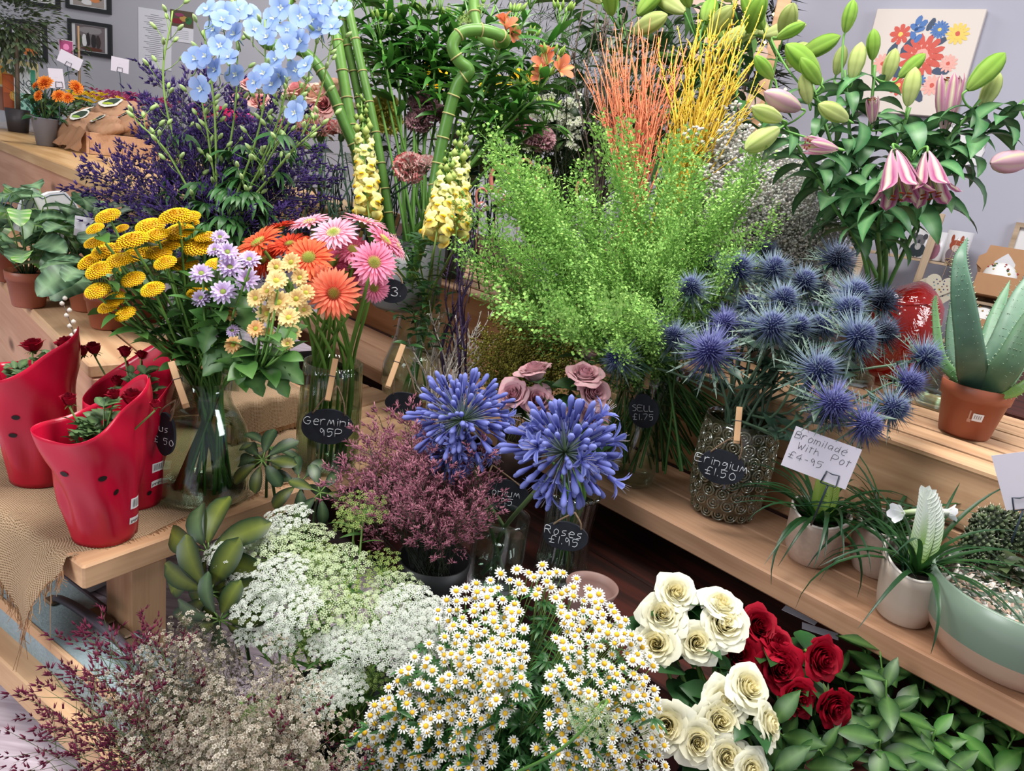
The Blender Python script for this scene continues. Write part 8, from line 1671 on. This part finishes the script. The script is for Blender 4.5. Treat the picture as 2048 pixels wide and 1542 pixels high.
def dk4(mb, w, h): rect(mb, -w * .95, w * .95, h * .55, h * .95, .0005, hexc('#d89a40')); blob(mb, 0, h * .6, .0009, w * .5, h * .2, hexc('#7a7a30'), 8); rect(mb, -w * .95, w * .95, .0, h * .5, .0005, hexc('#8a5a48'))
book(48, 236, 0, .085, .20, .03, (.68, .70, .72), dk2, 'tall white and green walking guide with letters NG LAND on the counter', -.1)
book(12, 232, .5, .10, .165, .004, hexc('#b0552a'), dk1, 'orange leaflet with a village scene at the left edge of the counter', .1, 'leaflet')
book(0, 225, 1.5, .13, .21, .004, hexc('#c8c0a0'), dk4, 'yellow topped leaflet behind the orange one', .05, 'leaflet')
book(14, 218, 2.5, .15, .235, .004, hexc('#d8c890'), dk3, 'blue and white leaflet standing furthest back at the left edge', .0, 'leaflet')
b = onc(40, 262); t = thing('leaflet_rack', 'clear plastic leaflet rack under the guide books on the counter', 'rack', M=face_cam(b)); mb = MB(); box(mb, -.10, .06, .0, .08, -.08, .01, bev=.002); part('clear_stand', mb, t, None, glassy('acrylic', (.85, .86, .9), .15, .6, body=.3, bcol=(.6, .6, .65)), flat=True)
# crate of paper bags
b = onc(205, 305); M = Matrix.Translation(b) @ Matrix.Rotation(math.atan2(-.63, .77), 4, 'Z'); t = thing('shallow_wooden_crate', 'shallow wooden crate of bulb bags lined with brown paper on the counter', 'crate', M=M)
for q in ((-.19, .19, -.125, -.115, 0, .075), (-.19, .19, .115, .125, 0, .075), (-.19, -.18, -.114, .114, 0, .075), (.18, .19, -.114, .114, 0, .075), (-.18, .18, -.114, .114, 0, .008)): mb = MB(); box(mb, *q, bev=.001); part('crate_board', mb, t, None, PINE2, flat=True)
PAPER = attr_mat('kraft_paper_bag', .75, .1, .2, 0, 14, .08, .5)
def bag(x, y, z, sx, sy, sz, rot, lbl, ccol, w2):
    Mx = M @ Matrix.Translation((x, y, z)) @ Matrix.Rotation(rot[0], 4, 'Z') @ Matrix.Rotation(rot[1], 4, 'X'); t_ = thing('paper_bulb_bag', lbl, 'paper bag', M=Mx); mb = MB(); nu, nv_ = 26, 16; vs = []; fs = []; pc = hexc('#b0876a')
    for i in range(nv_ + 1):
        for j in range(nu):
            a = 2 * PI * j / nu; ph = -PI / 2 + PI * i / nv_; q = 1 + .07 * math.sin(3 * a + i) + .06 * math.sin(7 * a + i * 2); ca_, sa_ = math.cos(a), math.sin(a); f = (abs(math.cos(ph)) ** .6)
            vs.append((sx * f * math.copysign(abs(ca_) ** .7, ca_) * q, sy * f * math.copysign(abs(sa_) ** .7, sa_) * q, sz * math.sin(ph) * q))
    for i in range(nv_):
        for j in range(nu): q = i * nu + j; e = i * nu + (j + 1) % nu; fs.append((q, e, e + nu, q + nu))
    mb.add(vs, fs, [jit(pc, .06) for _ in vs]); part('bag_body', mb, t_, None, PAPER); mb = MB()
    blob(mb, 0, 0, sz * 1.09, sx * .5, sy * .5, (.7, .68, .62), 14); blob(mb, .0, .004, sz * 1.09 + .001, sx * .32, sy * .34, (.03, .05, .03), 14); blob(mb, 0, -sy * .2, sz * 1.09 + .0015, sx * .26, sy * .12, ccol, 10); part('label_sticker', mb, t_, None, PAINT)
bag(-.10, .02, .095, .10, .08, .05, (.5, .55), 'brown paper bulb bag with a white label, front left in the crate', (.6, .6, .55), 0)
bag(-.01, .06, .14, .10, .08, .05, (.3, .5), 'brown paper bulb bag with a green label, topmost in the crate', hexc('#a8b83a'), 0)
bag(-.01, -.05, .085, .10, .07, .045, (.2, .6), 'brown paper bulb bag with a green label, nearest the counter edge', hexc('#8aa84a'), 0)
bag(.11, -.03, .088, .085, .06, .04, (-.2, .6), 'brown paper bulb bag with a cream label, right end of the crate', hexc('#b0a050'), 0)
bag(.11, .06, .115, .08, .07, .04, (-.3, .6), 'brown paper bulb bag with a red label behind the statice', hexc('#b03a2a'), 0)
mb = MB(); vs = []; fs = []
for i in range(40):
    for j in range(8): u = -.20 + .40 * i / 39; v = j / 7; vs.append((u, -.127 - .03 * v - .010 * math.sin(i * 1.1 + j) * v, .085 - .075 * v + .006 * math.sin(i * .8)))
for i in range(39):
    for j in range(7): q = i * 8 + j; fs.append((q, q + 8, q + 9, q + 1))
mb.add(vs, fs, hexc('#a67d60')); part('paper_lining', mb, t, None, PAPER)
# plants at the back of the counter
def backplant(x, y, d, spread, H, cols, nf, fr, lbp, lbl, leafc, nm, z0=.7212):
    b_ = hd(x, y, d); b_.z = z0; t_ = thing(nm, lbl, 'plant', loc=b_ + Vector((0, 0, .0))); mb = MB(); lathe(mb, [(.0005, 0), (spread * .45, 0), (spread * .6, .07), (.0005, .065)], 20, hexc('#5c5a5e')); part('pot', mb, t_, None, PAINT); lv = MB(); fl = MB()
    for i in range(150): a = R.uniform(0, 6.28); q = spread * math.sqrt(R.random()); wleaf(lv, Vector((q * math.cos(a), q * math.sin(a), .06 + R.uniform(0, H * .75))), Vector((math.cos(a), math.sin(a), .5)), R.uniform(.03, .055), R.uniform(.018, .03), 60, jit(leafc, .25), jit(mix(leafc, (.2, .4, .15), .3), .2), n=3)
    part('leaves', lv, t_, None, LEAF)
    for i in range(nf):
        a = R.uniform(0, 6.28); q = spread * math.sqrt(R.random()); p_ = Vector((q * math.cos(a), q * math.sin(a), .06 + H * R.uniform(.75, 1.02))); c_ = R.choice(cols)
        for j in range(5): fl.add([p_, p_ + Vector((math.cos(j * 1.257 - .5), math.sin(j * 1.257 - .5), .35)) * fr, p_ + Vector((math.cos(j * 1.257), math.sin(j * 1.257), .6)) * fr * 1.2, p_ + Vector((math.cos(j * 1.257 + .5), math.sin(j * 1.257 + .5), .35)) * fr], [(0, 1, 2, 3)], jit(c_, .15))
    if nf: part('flowers', fl, t_, None, PETAL)
pkf, ylf = hexc('#c9568a'), hexc('#e6c22c')
backplant(195, 215, 3.2, .11, .15, [ylf, ylf], 26, .018, '', 'bushy plant with yellow flowers at the back of the counter', hexc('#1c3a20'), 'yellow_flowering_plant')
backplant(215, 205, 3.6, .14, .17, [pkf, hexc('#d87aa0')], 50, .020, '', 'bushy plant with pink flowers behind the yellow one', hexc('#1f3a22'), 'pink_flowering_plant')
backplant(300, 215, 3.3, .13, .17, [pkf, hexc('#a8406e')], 44, .018, '', 'bushy plant with deep pink flowers behind the purple statice', hexc('#1f3a22'), 'pink_flowering_plant')
backplant(450, 200, 2.6, .09, .15, [hexc('#d8307a'), hexc('#e04a8c')], 40, .024, '', 'hot pink flowering plant behind the blue delphiniums', hexc('#1f3a22'), 'pink_flowering_plant')
b_ = hd(95, 210, 3.3); b_.z = .7212; t = thing('spiky_blue_grass', 'dark blue green spiky grass plant behind the dahlia', 'plant', loc=b_); mb = MB(); lathe(mb, [(.0005, 0), (.05, 0), (.06, .07), (.0005, .065)], 20, hexc('#3c4044')); part('pot', mb, t, None, PAINT); lv = MB()
for i in range(120): a = R.uniform(0, 6.28); blade(lv, Matrix.Translation((R.uniform(-.03, .03), R.uniform(-.03, .03), .06)) @ Matrix.Rotation(a, 4, 'Z'), R.uniform(.14, .26), .008, GK, R.uniform(55, 88), R.uniform(10, 60), hexc('#18302e'), jit(hexc('#2f4c48'), .2), 4)
part('blades', lv, t, None, LEAF)
for (x, y, d, w_, h_, rl, lbl, cl2) in ((140, 120, 3.1, .085, .05, -.35, 'white card tilted in front of the wedding photo', None), (113, 157, 2.6, .045, .065, .1, 'pinkish card on a clip behind the orange dahlias', (.005, -.02)), (240, 130, 3.3, .07, .06, -.05, 'white card with faint writing behind the pink flowers', (0, -.02))): price_card(lbl, x, y, d, w_, h_, [('....', 0, .006)], .008, roll=rl, clip=cl2, stick=(x + 6, y + 85, d))
b_ = hd(160, 200, 3.5); b_.z = .7212; t = thing('climbing_potted_vine', 'slim potted climber on a cane with a pink plant label in front of the photos', 'plant', loc=b_); st = MB(); lv = MB(); tube(st, [Vector((0, 0, 0)), Vector((0, 0, .50))], .006, .005, hexc('#9a7a5c')); part('cane', st, t, None, STEM)
mb = MB(); lathe(mb, [(.0005, 0), (.05, 0), (.06, .07), (.0005, .065)], 20, hexc('#3c4044')); part('pot', mb, t, None, PAINT)
for i in range(70): a = R.uniform(0, 6.28); z_ = R.uniform(.08, .42); wleaf(lv, Vector((.02 * math.cos(a), .02 * math.sin(a), z_)), Vector((math.cos(a), math.sin(a), .3)), R.uniform(.03, .06), .02, 60, hexc('#2c4426'), jit(hexc('#566e3c'), .2), n=3)
part('leaves', lv, t, None, LEAF); mb = MB(); M_ = face_cam(Vector((-.04, -.03, .40)) + b_); M_ = rel(b_) @ M_; q_ = MB(); box(q_, -.028, .028, -.06, .03, 0, .001, (.66, .62, .64)); rect(q_, -.026, .026, -.03, .028, .0014, hexc('#9a3a6a')); blob(q_, 0, .0, .0018, .014, .014, hexc('#d87aa8'), 10); part('plant_label', q_, t, M_, PAINT, flat=True)
b_ = hd(30, 120, 3.3); t = thing('potted_olive_bush', 'dense dark leafed bush in a pot at the top left corner', 'plant', loc=Vector((b_.x, b_.y, .7212))); st = MB(); lv = MB(); tube(st, [Vector((0, 0, 0)), Vector((.01, 0, .4))], .012, .008, hexc('#5a4a3a')); part('trunk', st, t, None, STEM); mb = MB(); lathe(mb, [(.0005, 0), (.04, 0), (.05, .1), (.0005, .095)], 24, hexc('#3a3538')); part('pot', mb, t, None, PAINT)
ctr_ = hd(15, 35, 3.3) - t.location
for d in fib(1500): q = ctr_ + d * .22 * R.uniform(.3, 1.05); wleaf(lv, q, d + Vector((0, 0, .2)), R.uniform(.025, .042), R.uniform(.014, .02), 30, jit(hexc('#2c3a24'), .3), jit(hexc('#5a6a48'), .3), n=2)
part('foliage', lv, t, None, LEAF)
# variegated leaf tucked behind the yellow chrysanthemums
lv = MB(); o = Vector((hd(300, 470, 1.62).x, hd(300, 470, 1.62).y, .4512)); t = thing('variegated_creeper', 'dark green and white variegated creeper behind the yellow chrysanthemums', 'plant', loc=o); mb = MB(); lathe(mb, [(.0005, 0), (.03, 0), (.04, .06), (.0005, .055)], 20); part('pot', mb, t, None, TERRA)
for i in range(40): p = hd(R.uniform(230, 330), R.uniform(400, 460), 1.62 + R.uniform(-.03, .05)) - o; a = R.uniform(0, 6.28); wleaf(lv, p, Vector((math.cos(a), math.sin(a), .4)), R.uniform(.04, .07), R.uniform(.02, .03), 60, jit(hexc('#1c3a24'), .2), jit(hexc('#4c7450'), .3), n=5, rib=hexc('#a8b8a0'))
part('leaves', lv, t, None, LEAF)

for x, y, d, lbl in ((640, 345, 2.05, 'hidden grey bucket holding the back roses'), (920, 330, 2.2, 'hidden grey bucket holding the yellow back flowers'), (1080, 330, 2.0, 'hidden grey bucket holding the mixed foliage'), (1130, 420, 1.9, 'hidden grey bucket holding the dark ferns')):
    q = hd(x, y, d); vessel('flower_bucket', lbl, 'bucket', Vector((q.x, q.y, .5412)), [(.05, 0), (.065, .13)], .003, mat=bpy.data.materials['grey_ceramic'])
